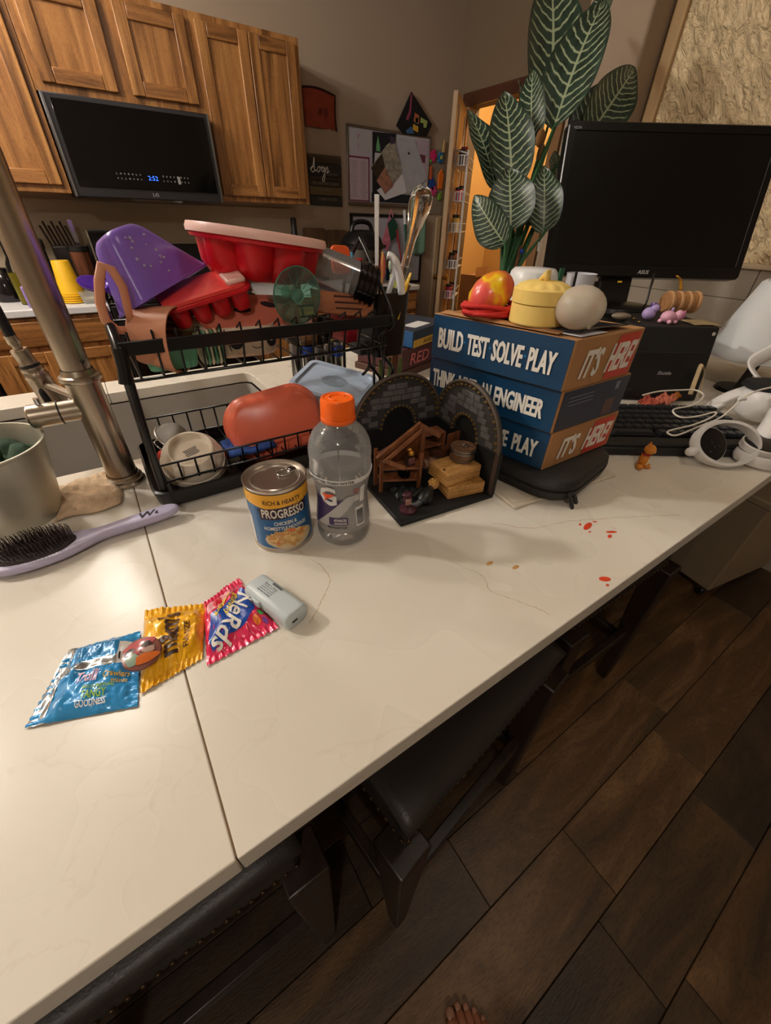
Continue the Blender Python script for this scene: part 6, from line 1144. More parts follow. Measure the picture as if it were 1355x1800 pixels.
# desk lamp
t = thing('desk_lamp', 'desk lamp with a white cone shade and black pole, switched off at the right edge', 'lamp', (1.64, 0.40, 0))
part('foot', B().lathe([(0.0001, 0.012), (0.06, 0.010), (0.065, 0.0)], 32, None, False, True), BLACK, t); part('pole', B().tube([(0, 0, 0.008), (0.045, -0.008, 0.13), (0.07, -0.01, 0.2)], 0.0125, 4), BLACK, t)
part('shade', B().lathe([(0.128, 0.0), (0.132, 0.002), (0.130, 0.008), (0.066, 0.205), (0.058, 0.212), (0.054, 0.212), (0.063, 0.203), (0.127, 0.008)], 48, T((0.125, 0.045, 0.085)) @ rot(-3, 'Y'), False, False), mat('shade_white', (214, 216, 218), 0.55, sss=0.1), t, smooth=60)
part('cap', B().lathe([(0.0001, 0.2125), (0.056, 0.211)], 32, T((0.125, 0.045, 0.085)) @ rot(-3, 'Y'), False, False), mat('shade_white', (214, 216, 218), 0.55), t)
# controllers and headset
VRW = mat('vr_white', (224, 222, 220), 0.4); PADB = mat('pad_black', (20, 20, 22), 0.35)
def ring(bb, M, rx_, ry_, w_, th_, n=56, a0=0, a1=360):
    L = []; full = a1 - a0 >= 360
    for i in range(n if full else n + 1):
        a = rad(a0 + (a1 - a0) * i / n); c, s = math.cos(a), math.sin(a)
        L.append([(c * (rx_ + dx_), s * (ry_ + dx_), dz) for dx_, dz in ((-th_, -w_), (0, -w_ * 1.0), (th_ * 0.6, 0), (0, w_), (-th_, w_))])
    vs = [p for l in L for p in l]; k = len(L); fs = []
    for i in range(k if full else k - 1):
        for j in range(5): fs.append((i * 5 + j, ((i + 1) % k) * 5 + j, ((i + 1) % k) * 5 + (j + 1) % 5, i * 5 + (j + 1) % 5))
    bb.add(vs, fs, M); return bb
t = thing('game_controller', 'white ring-shaped game controller with a round black face, nearest the counter edge', 'controller', (0, 0, 0))
fw = V((-0.50, -0.66, 0.55)); M = axis((1.062, 0.245, 0.046), fw)
M = frame((1.038, 0.222, 0.043), UX, V((0.35, 0.5, 0.8))) 
part('tracking_ring', ring(B(), M, 0.070, 0.049, 0.011, 0.006), VRW, t, smooth=60)
Mp = M @ T((-0.031, -0.002, -0.004)); part('face', B().lathe([(0.036, -0.008), (0.0355, 0.002), (0.0335, 0.004)], 40, Mp @ Matrix.Diagonal((1, 1.08, 1, 1)), False, False), VRW, t); part('thumb_pad', B().lathe([(0.0335, 0.004), (0.030, 0.0052), (0.0001, 0.0056)], 40, Mp @ Matrix.Diagonal((1, 1.08, 1, 1)), False, False), PADB, t)
for x, y in ((0.0, 0.004), (0.006, -0.006), (0.014, -0.004), (-0.002, -0.016)): part('button', B().lathe([(0.0001, 0.0075), (0.003, 0.007), (0.0034, 0.005)], 12, Mp @ T((x, y, 0)), False, False), mat('button_grey', (44, 44, 46), 0.4), t)
part('trigger', B().ell((-0.074, -0.018, 0.0), (0.012, 0.010, 0.011), M), VRW, t); part('grip', B().tube([Mp @ V((0.0, 0, -0.008)), Mp @ V((0.0, 0.0, -0.030))], [0.030, 0.018], 16), VRW, t)
t = thing('game_controller', 'second white game controller lying behind the first, black face seen flat', 'controller', (0, 0, 0))
M = frame((1.120, 0.176, 0.040), UX, V((0.52, 0.80, 0.18)))
part('face', B().lathe([(0.046, -0.010), (0.046, 0.002), (0.043, 0.004)], 40, M @ Matrix.Diagonal((1, 0.8, 1, 1)), False, False), VRW, t); part('thumb_pad', B().lathe([(0.043, 0.004), (0.038, 0.0052), (0.0001, 0.0056)], 40, M @ Matrix.Diagonal((1, 0.8, 1, 1)), False, False), PADB, t)
part('tracking_ring', ring(B(), frame((1.135, 0.158, 0.016), UX, UY), 0.072, 0.05, 0.011, 0.006), VRW, t, smooth=60)
part('grip', B().tube(catmull([M @ V((0.01, 0.02, -0.014)), M @ V((0.05, 0.06, 0.012)), M @ V((0.085, 0.10, 0.03))], 5), [0.018, 0.019, 0.02, 0.021, 0.021, 0.021, 0.021, 0.021, 0.021, 0.02, 0.018], 16), VRW, t, smooth=180); part('trigger', B().ell((0.075, 0.045, -0.006), (0.012, 0.008, 0.008), M), VRW, t)
t = thing('vr_headset', 'white headset with pale fabric strap pushed against the right edge', 'headset', (0, 0, 0))
bb = B(); loft(bb, [rl(0.15, 0.07, 0.03, -0.035), rl(0.18, 0.095, 0.04, -0.02), rl(0.18, 0.095, 0.04, 0.025), rl(0.16, 0.08, 0.035, 0.038)], True, True, frame((1.385, 0.245, 0.055), UX, UY)); part('visor', bb, VRW, t, smooth=60)
bb = B(); loft(bb, [rl(0.16, 0.085, 0.035, 0.0385), rl(0.15, 0.075, 0.03, 0.052)], True, True, frame((1.385, 0.262, 0.055), UX, UY)); part('face_foam', bb, mat('foam_black', (18, 18, 20), 0.8), t)
part('strap', B().tube(catmull([(1.40, 0.31, 0.10), (1.415, 0.345, 0.125), (1.45, 0.335, 0.15), (1.50, 0.30, 0.185), (1.56, 0.255, 0.20)], 6), 0.019, 8, flat=0.22, up=(0.3, 0.5, 0.8)), VRW, t, smooth=180)
part('side_arm', B().tube(catmull([(1.36, 0.30, 0.085), (1.33, 0.33, 0.062), (1.30, 0.345, 0.04), (1.27, 0.33, 0.038)], 6), 0.020, 10, flat=0.5), VRW, t, smooth=180)
t = thing('charging_cable', 'thin white cable looped over the keyboard', 'cable', (0, 0, 0))
wc = [(1.16, 0.47, 0.05), (1.21, 0.455, 0.056), (1.26, 0.425, 0.060), (1.29, 0.40, 0.062), (1.27, 0.37, 0.060), (1.20, 0.36, 0.052), (1.13, 0.375, 0.048), (1.10, 0.345, 0.046), (1.14, 0.325, 0.046), (1.20, 0.31, 0.05), (1.16, 0.30, 0.05), (1.08, 0.305, 0.046), (1.005, 0.322, 0.042), (0.985, 0.312, 0.042), (1.0, 0.30, 0.042), (1.09, 0.293, 0.046), (1.17, 0.285, 0.054), (1.25, 0.275, 0.10), (1.34, 0.24, 0.115)]
part('lead', B().tube(catmull(wc, 8), 0.0021, 8), mat('cable_white', (222, 214, 200), 0.5), t, smooth=180); part('plug', B().box((1.225, 0.28, 0.088), (0.022, 0.008, 0.007), rz=-0.4), WHITE, t, bevel=0.002)
solo('beige_strap', B().tube(catmull([(1.30, 0.41, 0.045), (1.315, 0.42, 0.09), (1.325, 0.425, 0.118), (1.335, 0.415, 0.10), (1.325, 0.40, 0.06), (1.31, 0.39, 0.045)], 6), 0.006, 8, flat=0.3), mat('beige_strap', (170, 148, 112), 0.8), 'beige fabric loop standing up between keyboard and lamp', 'strap', smooth=180)
for k, (x, y, c, lb) in enumerate(((1.30, 0.465, (206, 120, 96), 'crumpled salmon wrapper right of the computer'), (1.345, 0.47, (196, 120, 40), 'orange scrap behind the salmon wrapper'), (1.235, 0.475, (190, 90, 70), 'small reddish scrap at the keyboard\'s back edge'))):
    solo('scrap', B().grid(lambda u, v: (x - 0.03 + 0.06 * u, y - 0.02 + 0.04 * v, 0.006 + 0.03 * abs(noise.noise(V((u * 5 + k * 3, v * 5, 2)))) + 0.006 * u), 10, 8), mat('scrap%d' % k, c, 0.5), lb, 'wrapper', 'scraps beside the computer', smooth=0, solid=0.001)
t = thing('fox_toy', 'tiny orange and white toy fox with a red scarf sitting on the counter', 'toy', (0.874, 0.300, 0), rz=rad(30)); t.scale = (1.15, 1.15, 1.15); FO = mat('fox_orange', (206, 128, 40), 0.4); FWH = mat('fox_white', (226, 206, 170), 0.4)
part('body', B().ell((0, 0, 0.013), (0.010, 0.009, 0.014)), FO, t); part('belly', B().ell((-0.003, -0.0055, 0.012), (0.005, 0.004, 0.009)), FWH, t); part('head', B().ell((0.002, -0.003, 0.034), (0.011, 0.010, 0.009)), FO, t); part('muzzle', B().ell((0.004, -0.010, 0.031), (0.006, 0.004, 0.004)), FWH, t); part('scarf', B().lathe([(0.006, 0.023), (0.0085, 0.0245), (0.006, 0.027)], 14, None, False, False), mat('scarf_red', (150, 30, 36), 0.6), t)
for s in (-1, 1): part('ear', B().lathe([(0.0035, 0), (0.0001, 0.007)], 8, T((0.002 + 0.007 * s, -0.001, 0.040))), FO, t); part('paw', B().ell((0.006 * s, -0.009, 0.003), (0.004, 0.006, 0.0032)), FO, t)
part('tail', B().tube(catmull([(-0.006, 0.008, 0.004), (-0.016, 0.006, 0.005), (-0.020, -0.002, 0.006)], 4), [0.003] * 4 + [0.005] * 3 + [0.002] * 2, 8), FO, t, smooth=180)

# ---------------------------------------------------------------- striped-leaf plant
def leaf_mat():
    mt = bpy.data.materials.new('striped_leaf'); mt.use_nodes = True; nt = mt.node_tree; p = nt.nodes['Principled BSDF']
    uv = nt.nodes.new('ShaderNodeUVMap'); sp = nt.nodes.new('ShaderNodeSeparateXYZ'); nt.links.new(uv.outputs[0], sp.inputs[0])
    def mth(op, a, b_=None, c=None):
        n = nt.nodes.new('ShaderNodeMath'); n.operation = op
        for i, q in enumerate((a, b_, c)):
            if q is None: continue
            if isinstance(q, (int, float)): n.inputs[i].default_value = q
            else: nt.links.new(q, n.inputs[i])
        return n.outputs[0]
    au = mth('ABSOLUTE', mth('SUBTRACT', sp.outputs[0], 0.5)); oi = nt.nodes.new('ShaderNodeObjectInfo')
    ph = mth('SUBTRACT', mth('MULTIPLY', sp.outputs[1], 13.0), mth('MULTIPLY', mth('POWER', au, 1.2), 4.2)); ph = mth('ADD', ph, mth('MULTIPLY', oi.outputs['Random'], 5.0))
    nz = nt.nodes.new('ShaderNodeTexNoise'); nz.inputs['Scale'].default_value = 9; nt.links.new(uv.outputs[0], nz.inputs['Vector']); ph = mth('ADD', ph, mth('MULTIPLY', nz.outputs[0], 0.6))
    st = mth('ABSOLUTE', mth('SUBTRACT', mth('FRACT', ph), 0.5)); s = ramp(nt, st, [(0.06, (1, 1, 1, 1)), (0.15, (0, 0, 0, 1))])
    mid = ramp(nt, au, [(0.015, (1, 1, 1, 1)), (0.028, (0, 0, 0, 1))]); edge = ramp(nt, au, [(0.40, (1, 1, 1, 1)), (0.47, (0, 0, 0, 1))])
    f = mth('MAXIMUM', mth('MULTIPLY', s, edge), mid)
    gr = ramp(nt, nz.outputs[0], [(0.3, rgb(18, 34, 26)), (0.7, rgb(42, 64, 52))]); mx = nt.nodes.new('ShaderNodeMixRGB'); nt.links.new(f, mx.inputs[0]); nt.links.new(gr, mx.inputs[1]); mx.inputs[2].default_value = rgb(146, 158, 126)
    nt.links.new(mx.outputs[0], p.inputs['Base Color']); p.inputs['Roughness'].default_value = 0.38; return mt
LEAF = leaf_mat(); STEM = mat('plant_stem', (38, 84, 46), 0.5)
t = thing('striped_plant', 'tall artificial plant with big dark leaves striped pale green, behind the monitor', 'plant', (1.15, 1.02, 0))
LV = [((1.492,1.242,0.696),(1.716,1.549,1.157),0.150), ((1.405,1.148,0.660),(1.645,1.249,1.005),0.135), ((1.543,1.117,0.647),(1.741,1.130,0.846),0.120), ((1.550,1.178,0.653),(1.761,1.172,0.840),0.100), ((1.254,1.140,0.502),(1.311,1.293,0.765),0.115), ((1.220,1.178,0.501),(1.215,1.347,0.718),0.085), ((1.170,1.040,0.394),(1.203,1.122,0.560),0.115), ((1.133,1.021,0.362),(1.081,1.136,0.483),0.085), ((1.273,0.995,0.390),(1.316,1.082,0.569),0.085), ((1.349,1.170,0.607),(1.425,1.299,0.826),0.075), ((1.362,1.214,0.616),(1.428,1.344,0.811),0.050), ((1.266,1.063,0.409),(1.343,1.128,0.556),0.055), ((1.690,1.294,0.921),(1.817,1.361,1.093),0.090), ((1.435,1.113,0.509),(1.484,1.182,0.623),0.060)]
O = V((1.15, 1.02, 0)); YAW = [0.3, -0.35, 0.1, -0.5, 0.25, 0.7, 0.1, -0.3, 0.2, -0.2, 0.9, 0.8, -0.8, 0.6]
for k, (b0, t0, w_) in enumerate(LV):
    b0, t0 = V(b0) - O, V(t0) - O; ax = (t0 - b0); Lh = ax.length; ax.normalize(); vd = (-(b0 + O) + V((0, 0, 0.41))).normalized()
    nr = (vd - ax * vd.dot(ax)).normalized(); nr = Matrix.Rotation(YAW[k], 3, ax) @ nr; sd = ax.cross(nr)
    def lf(u, v):
        p = (v ** 0.5) * ((1 - v) ** 0.85) / 0.413 if 0 < v < 1 else 0.0
        s = (u - 0.5) * 2; hw = w_ * 0.62 * p
        q = b0 + ax * Lh * v + sd * (s * hw) + nr * (0.30 * hw * s * s + 0.05 * Lh * math.sin(math.pi * v) - 0.05 * Lh * v * v) + nr * 0.004 * math.sin(11 * v + 2 * s) * abs(s)
        return tuple(q)
    nu, nv = 10, 26; bb = B().grid(lf, nu, nv); o = part('leaf', bb, LEAF, t, smooth=180)
    uvl = o.data.uv_layers.new(name='UVMap'); uvs = [(i / nu, j / nv) for j in range(nv + 1) for i in range(nu + 1)]
    for lp in o.data.loops: uvl.data[lp.index].uv = uvs[lp.vertex_index]
    st = V((0.01 * math.cos(k * 2.4), 0.01 * math.sin(k * 2.4), 0.12)); md = st.lerp(b0, 0.55) + V((0, 0, 0.03)); md.x = st.x + (b0.x - st.x) * 0.4; md.y = st.y + (b0.y - st.y) * 0.4
    part('stem', B().tube(catmull([st, md, b0, b0 + ax * Lh * 0.08], 5), [0.0055] * 8 + [0.004] * 8, 8), STEM, t, smooth=180)
part('pot', B().lathe([(0.0001, 0), (0.060, 0), (0.078, 0.13), (0.082, 0.132), (0.082, 0.14), (0.075, 0.14), (0.073, 0.12), (0.0001, 0.118)], 36, None, False, False), mat('pot_black', (26, 24, 22), 0.5), t)
part('brown_sheath', B().ell((0.17, 0.10, 0.63), (0.016, 0.012, 0.022)), mat('dry_brown', (110, 74, 34), 0.8), t); part('brown_sheath', B().ell((0.245, 0.15, 0.60), (0.014, 0.012, 0.03)), mat('dry_tan', (120, 92, 56), 0.8), t)
part('blue_clip', B().ell((0.04, -0.02, 0.345), (0.006, 0.006, 0.007)), mat('clip_blue', (30, 60, 170), 0.4), t); part('white_tie', B().tube([(0.105, -0.03, 0.37), (0.107, -0.03, 0.345)], 0.004, 6), mat('tie_white', (200, 200, 196), 0.6), t)
part('support_stick', B().tube([(0.02, 0.0, 0.1), (0.045, -0.01, 0.36)], 0.005, 6), WALNUT, t)
# ---------------------------------------------------------------- back wall
YF = YW - 0.004
def flat(name, pts, m_, label=None, cat=None, y=YF, th_=0.003, group=None, parent=None):
    bb = B(); bb.prism([(p[0], p[1]) for p in pts], 0, th_, frame((0, y, 0), (1, 0, 0), (0, 0, 1)))
    return solo(name, bb, m_, label, cat, group) if label else part(name, bb, m_, parent)
bb = B(); bb.grid(lambda u, v: (1.655 + 0.25 * u - 0.006 * v, YF - 0.006 - 0.012 * math.sin(6 * u) * (1 - v) - 0.006 * v, 0.945 + 0.19 * v - 0.010 * u * v + 0.012 * math.sin(3.5 * u) * v), 20, 16)
t = solo('orange_banner', bb, mat('orange_felt', (150, 66, 44), 0.9, vary=0.15, vscale=20), 'curling orange felt banner hanging beside the wall cupboards', 'banner', smooth=180, solid=0.003)
part('dark_edge', B().tube([(1.649 + 0.25 * u, YF - 0.013, 1.136 - 0.010 * u + 0.012 * math.sin(3.5 * u)) for u in [i / 12 for i in range(13)]] + [(1.899, YF - 0.012, 1.10), (1.893, YF - 0.014, 1.02), (1.902, YF - 0.012, 0.94)], 0.006, 6), mat('dark_felt', (52, 24, 20), 0.9), t, smooth=180)
for k in range(2): part('mark', B().ell((1.775 + 0.045 * k, YF - 0.020, 1.03), (0.012, 0.002, 0.02)), mat('mark_plum', (110, 44, 40), 0.9), t)
# slatted "dogs" sign
t = thing('wooden_sign', 'slatted wooden wall sign with the word dogs in white script', 'sign', (0, 0, 0))
SL = [(0.757, 0.804, (84, 70, 48)), (0.683, 0.755, (44, 42, 38)), (0.655, 0.681, (60, 44, 34)), (0.622, 0.653, (64, 48, 36)), (0.568, 0.620, (104, 88, 58)), (0.503, 0.566, (48, 46, 40))]
for z0, z1, c in SL: part('slat', B().box((1.791, YF - 0.008, (z0 + z1) / 2), (0.278, 0.014, z1 - z0 - 0.002)), wood('slat%d' % c[0], tuple(int(x * .7) for x in c), c, tuple(min(255, int(x * 1.2)) for x in c), stretch=(3, 20, 30), rough=0.8, coat=0), t, bevel=0.002)
Mw = frame((0, YF - 0.0155, 0), (1, 0, 0), (0, 0, 1))
scr = [(1.665, 0.715), (1.69, 0.735), (1.70, 0.71), (1.685, 0.70), (1.672, 0.715), (1.69, 0.735), (1.702, 0.785), (1.70, 0.72), (1.715, 0.71), (1.735, 0.735), (1.722, 0.715), (1.732, 0.703), (1.748, 0.72), (1.735, 0.735), (1.752, 0.73), (1.775, 0.735), (1.758, 0.72), (1.772, 0.705), (1.785, 0.735), (1.783, 0.68), (1.772, 0.65), (1.762, 0.665), (1.785, 0.70), (1.805, 0.735), (1.812, 0.715), (1.80, 0.70), (1.825, 0.712)]
part('script', B().tube(catmull([(x, YF - 0.0165, z) for x, z in scr], 4), 0.0034, 6), INKW, t, smooth=180)
bb = B(); text(bb, 'FOOD OUT', 1.80, 0.685, 0.10, 0.018, Mw); text(bb, 'MY HOUSE CLEAN', 1.68, 0.63, 0.22, 0.018, Mw); text(bb, 'IS FULL', 1.74, 0.595, 0.10, 0.016, Mw); text(bb, 'COME WOOFS', 1.72, 0.535, 0.16, 0.018, Mw); part('lettering', bb, mat('faded_print', (120, 112, 96), 0.7), t)
# whiteboard
t = thing('whiteboard', 'aluminium-framed whiteboard covered with papers on the back wall', 'whiteboard', (0, 0, 0))
x0, x1, z0, z1 = 1.993, 2.785, 0.530, 0.985
part('surface', B().box(((x0 + x1) / 2, YF - 0.006, (z0 + z1) / 2), (x1 - x0 - 0.01, 0.008, z1 - z0 - 0.01)), mat('board_white', (196, 196, 208), 0.35), t)
for c, d in ((((x0 + x1) / 2, YF - 0.009, z1), (x1 - x0 + 0.012, 0.02, 0.016)), (((x0 + x1) / 2, YF - 0.012, z0), (x1 - x0 + 0.012, 0.028, 0.022)), ((x0, YF - 0.009, (z0 + z1) / 2), (0.014, 0.02, z1 - z0)), ((x1, YF - 0.009, (z0 + z1) / 2), (0.014, 0.02, z1 - z0))): part('frame', B().box(c, d), mat('dull_alu', (140, 132, 120), 0.35, 0.8), t, bevel=0.002)
part('navy_strip', B().box((2.49, YF - 0.011, 0.575), (0.56, 0.003, 0.06)), mat('navy_strip', (32, 34, 46), 0.6), t)
bb = B(); Mb = frame((0, YF - 0.0105, 0), (1, 0, 0), (0, 0, 1)); text(bb, '?', 2.08, 0.915, 0.02, 0.03, Mb); text(bb, '1', 2.085, 0.85, 0.006, 0.04, Mb); part('marker_writing', bb, mat('marker_pink', (190, 130, 160), 0.6), t)
PAP = 'papers pinned to the whiteboard'
yy = YF - 0.014
t = solo('checklist', B().box((2.085, yy, 0.680), (0.205, 0.002, 0.285)), mat('list_pink', (206, 186, 200), 0.8), 'printed checklist with a maroon border on the whiteboard\'s left', 'paper', PAP)
for c, d in (((2.085, yy - 0.0015, 0.812), (0.195, 0.001, 0.010)), ((2.085, yy - 0.0015, 0.548), (0.195, 0.001, 0.008)), ((1.990, yy - 0.0015, 0.68), (0.010, 0.001, 0.274)), ((2.180, yy - 0.0015, 0.68), (0.010, 0.001, 0.274))): part('border', B().box(c, d), mat('maroon_print', (120, 48, 84), 0.6), t)
bb = B()
for k in range(22): bb.box((2.045, yy - 0.0012, 0.79 - 0.0105 * k), (random.uniform(0.04, 0.07), 0.0004, 0.004)); bb.box((2.13, yy - 0.0012, 0.79 - 0.0105 * k), (random.uniform(0.04, 0.07), 0.0004, 0.004))
part('list_print', bb, mat('list_grey', (160, 158, 164), 0.7), t, kind='stuff')
t = flat('tree_picture', [(2.214, 0.60), (2.42, 0.60), (2.434, 0.975), (2.214, 0.968)], mat('night_paper', (26, 26, 34), 0.7), 'dark paper picture of a green fir tree on the whiteboard', 'paper', yy, 0.002, PAP)
flat('fir_tree', [(2.235, 0.86), (2.25, 0.865), (2.245, 0.88), (2.262, 0.95), (2.285, 0.88), (2.28, 0.865), (2.295, 0.86)], mat('fir_green', (110, 170, 120), 0.7), y=yy - 0.002, th_=0.001, parent=t); flat('snow', [(2.225, 0.74), (2.30, 0.76), (2.32, 0.85), (2.235, 0.85)], mat('snow_white', (200, 200, 206), 0.7), y=yy - 0.002, th_=0.001, parent=t)
t = flat('photo_collage', [(2.416, 0.943), (2.511, 0.748), (2.334, 0.597), (2.195, 0.756), (2.34, 0.90)], mat('collage_grey', (150, 144, 132), 0.7, vary=0.4, vscale=40), 'tilted collage page with brown and pink photos on the whiteboard', 'paper', yy - 0.004, 0.002, PAP)
for nm, pts, c in (('photo', [(2.20, 0.756), (2.30, 0.85), (2.33, 0.77), (2.25, 0.68)], (58, 46, 34)), ('photo', [(2.25, 0.68), (2.33, 0.77), (2.42, 0.66), (2.34, 0.605)], (160, 112, 92)), ('photo', [(2.38, 0.91), (2.43, 0.92), (2.42, 0.95), (2.37, 0.96)], (70, 60, 84))): flat(nm, pts, mat('photo%d' % c[0], c, 0.6, vary=0.35, vscale=30), y=yy - 0.0062, th_=0.001, parent=t)
flat('white_page', [(2.255, 0.62), (2.34, 0.56), (2.56, 0.62), (2.52, 0.75)], WHITEP, 'crumpled white page under the collage', 'paper', yy - 0.002, 0.002, PAP)
t = flat('letter_page', [(2.459, 0.957), (2.619, 0.961), (2.776, 0.724), (2.574, 0.607), (2.50, 0.75)], mat('letter_grey', (176, 176, 184), 0.8, vary=0.08, vscale=14), 'large slanted white page with a small drawing on the whiteboard\'s right', 'paper', yy - 0.003, 0.002, PAP); part('drawing', B().ell((2.565, yy - 0.0062, 0.87), (0.010, 0.0006, 0.008)), INKD, t)
t = flat('notice_card', [(2.64, 0.78), (2.775, 0.70), (2.77, 0.965), (2.65, 0.965)], mat('card_mauve', (176, 160, 176), 0.8), 'mauve notice card at the whiteboard\'s right end', 'paper', yy - 0.001, 0.002, PAP); flat('badge_print', [(2.68, 0.83), (2.74, 0.82), (2.745, 0.87), (2.685, 0.875)], mat('badge_plum', (110, 56, 70), 0.6), y=yy - 0.0025, th_=0.001, parent=t)
t = flat('decorated_cap', [(2.56, 1.22), (2.782, 1.061), (2.73, 0.985), (2.498, 0.981), (2.429, 1.023)], mat('cap_black', (18, 18, 20), 0.8), 'black square graduation cap decorated with bright shapes above the whiteboard', 'cap', YF - 0.018, 0.012)
for nm, pts, c in (('tassel', [(2.552, 1.21), (2.566, 1.205), (2.56, 1.10), (2.535, 1.06), (2.515, 1.065), (2.545, 1.12)], (140, 60, 84)), ('orange_patch', [(2.60, 1.11), (2.64, 1.10), (2.645, 1.05), (2.59, 1.06)], (176, 96, 60)), ('blue_patch', [(2.52, 1.0), (2.57, 1.03), (2.60, 0.99), (2.53, 0.984)], (60, 96, 140)), ('yellow_patch', [(2.59, 1.045), (2.64, 1.035), (2.64, 1.0), (2.585, 1.012)], (206, 160, 50)), ('lime_patch', [(2.66, 1.09), (2.73, 1.075), (2.72, 1.035), (2.695, 1.035), (2.69, 1.06), (2.66, 1.06)], (160, 176, 96)), ('pale_patch', [(2.61, 1.085), (2.635, 1.08), (2.63, 1.05), (2.61, 1.055)], (160, 190, 196))): flat(nm, pts, mat(nm, c, 0.8), y=YF - 0.030, th_=0.002, parent=t)
MG = 'bright foam shapes beside the whiteboard'
solo('craft_sheet', B().box((2.88, YF - 0.003, 0.70), (0.19, 0.002, 0.44)), mat('sheet_grey', (140, 128, 112), 0.8), 'greyish sheet holding bright foam shapes right of the whiteboard', 'paper')
def foam(lb, pts, c, nm='foam_shape'): return solo(nm, B().prism(pts, 0, 0.012, frame((0, YF - 0.006, 0), (1, 0, 0), (0, 0, 1))), mat('foam%d_%d' % (c[0], c[1]), c, 0.6), lb, 'foam shape', MG, bevel=0.003)
def flower(cx_, cz_, r, n=5): return [(cx_ + r * (1 + 0.25 * math.cos(n * a)) * math.cos(a), cz_ + r * (1 + 0.25 * math.cos(n * a)) * math.sin(a)) for a in [2 * math.pi * i / 30 for i in range(30)]]
foam('hot pink foam flower at the sheet\'s upper left', flower(2.826, 0.875, 0.036), (214, 40, 116)); foam('blue foam ring shape at the sheet\'s upper right', flower(2.915, 0.87, 0.034, 6), (30, 110, 170)); foam('long orange foam fish in the middle', [(2.905, 0.66), (2.955, 0.66), (2.962, 0.76), (2.935, 0.80), (2.905, 0.76)], (240, 120, 30)); foam('dark orange foam strip on the left', [(2.80, 0.72), (2.83, 0.72), (2.825, 0.81), (2.80, 0.80)], (206, 90, 50)); foam('blue foam shape below the orange strip', flower(2.835, 0.69, 0.038), (24, 70, 150)); foam('pink foam flower below the blue shape', flower(2.86, 0.645, 0.033), (206, 64, 130)); foam('small green foam leaf at the bottom', [(2.92, 0.58), (2.955, 0.59), (2.95, 0.64), (2.925, 0.63)], (110, 170, 50)); foam('yellow foam spike at the top', [(2.925, 0.905), (2.955, 0.905), (2.948, 0.98), (2.938, 0.985)], (206, 170, 110)); foam('tiny green foam leaf under the hot pink flower', flower(2.805, 0.845, 0.014, 3), (110, 180, 70)); foam('yellow foam dot on the blue ring shape', [(2.915 + 0.015 * math.cos(a), 0.87 + 0.015 * math.sin(a)) for a in [i * 0.7 for i in range(9)]], (170, 170, 70)).location.y = -0.012
# framed board and things below the whiteboard
t = thing('framed_board', 'black-framed white board on the wall behind the pressure cooker', 'framed board', (0, 0, 0)); part('panel', B().box((2.385, YF - 0.006, 0.20), (0.73, 0.006, 0.5)), mat('board_white2', (178, 178, 188), 0.5), t)
for c, d in (((2.385, YF - 0.010, 0.455), (0.77, 0.018, 0.02)), ((2.385, YF - 0.010, -0.05), (0.77, 0.018, 0.02)), ((2.01, YF - 0.010, 0.20), (0.02, 0.018, 0.5)), ((2.76, YF - 0.010, 0.20), (0.02, 0.018, 0.5))): part('frame', B().box(c, d), BLACKM, t)
for k, (xx, w_, zz, h_) in enumerate(((1.66, 0.2, 0.30, 0.34), (1.86, 0.19, 0.29, 0.36))): solo('cutting_board', B().prism(rrect(w_, h_, 0.02), 0, 0.018, frame((xx, 3.51, zz - h_ / 2 - 0.11 + 0.17), (1, 0, 0), (0, 0.05, 1))), wood('board_wood%d' % k, (80, 58, 38), (104, 78, 52), (124, 94, 64), stretch=(12, 2, 2), rough=0.6, coat=0), ('brown cutting board nearest the wall cupboards', 'brown cutting board between sign and pressure cooker')[k], 'cutting board', 'cutting boards on the back worktop', bevel=0.004)
t = thing('pressure_cooker', 'black electric pressure cooker with a domed handled lid on the back worktop', 'pressure cooker', (1.945, 3.25, 0))
part('base', B().lathe([(0.0001, 0), (0.15, 0), (0.16, 0.01), (0.162, 0.235)], 40, None, False, False), mat('cooker_steel', (120, 118, 116), 0.3, 0.9), t); part('lid_rim', B().lathe([(0.162, 0.235), (0.178, 0.24), (0.18, 0.262), (0.168, 0.27)], 40, None, False, False), BLACK, t); part('lid', B().lathe([(0.168, 0.27), (0.15, 0.31), (0.11, 0.345), (0.05, 0.358), (0.0001, 0.36)], 40, None, False, False), BLACK, t)
part('handle', B().tube(catmull([(-0.095, 0, 0.34), (-0.07, 0, 0.395), (0, 0, 0.41), (0.07, 0, 0.395), (0.095, 0, 0.34)], 6), 0.016, 10), BLACK, t, smooth=180); part('side_grip', B().box((0.19, 0, 0.25), (0.05, 0.06, 0.02)), BLACK, t, bevel=0.006); part('control_panel', B().box((0, -0.162, 0.11), (0.14, 0.02, 0.15)), BLACK, t, bevel=0.005)
HK = 'kitchen things hanging below the whiteboard'
t = thing('leaf_bag', 'pink and dark green patterned cloth hanging beside the pressure cooker', 'cloth', (0, 0, 0), group=HK); flat('pink_cloth', [(2.30, 0.24), (2.37, 0.20), (2.45, 0.38), (2.38, 0.46)], mat('cloth_pink', (206, 120, 140), 0.8, vary=0.3, vscale=60), y=YF - 0.022, th_=0.004, parent=t); flat('green_leaf', [(2.36, 0.40), (2.42, 0.45), (2.47, 0.39), (2.45, 0.30), (2.40, 0.27)], mat('cloth_green', (30, 76, 60), 0.8), y=YF - 0.028, th_=0.004, parent=t); part('loop', B().tube([(2.38, YF - 0.024, 0.45), (2.40, YF - 0.024, 0.50), (2.42, YF - 0.024, 0.45)], 0.005, 6), mat('cloth_pink', (206, 120, 140), 0.8), t)
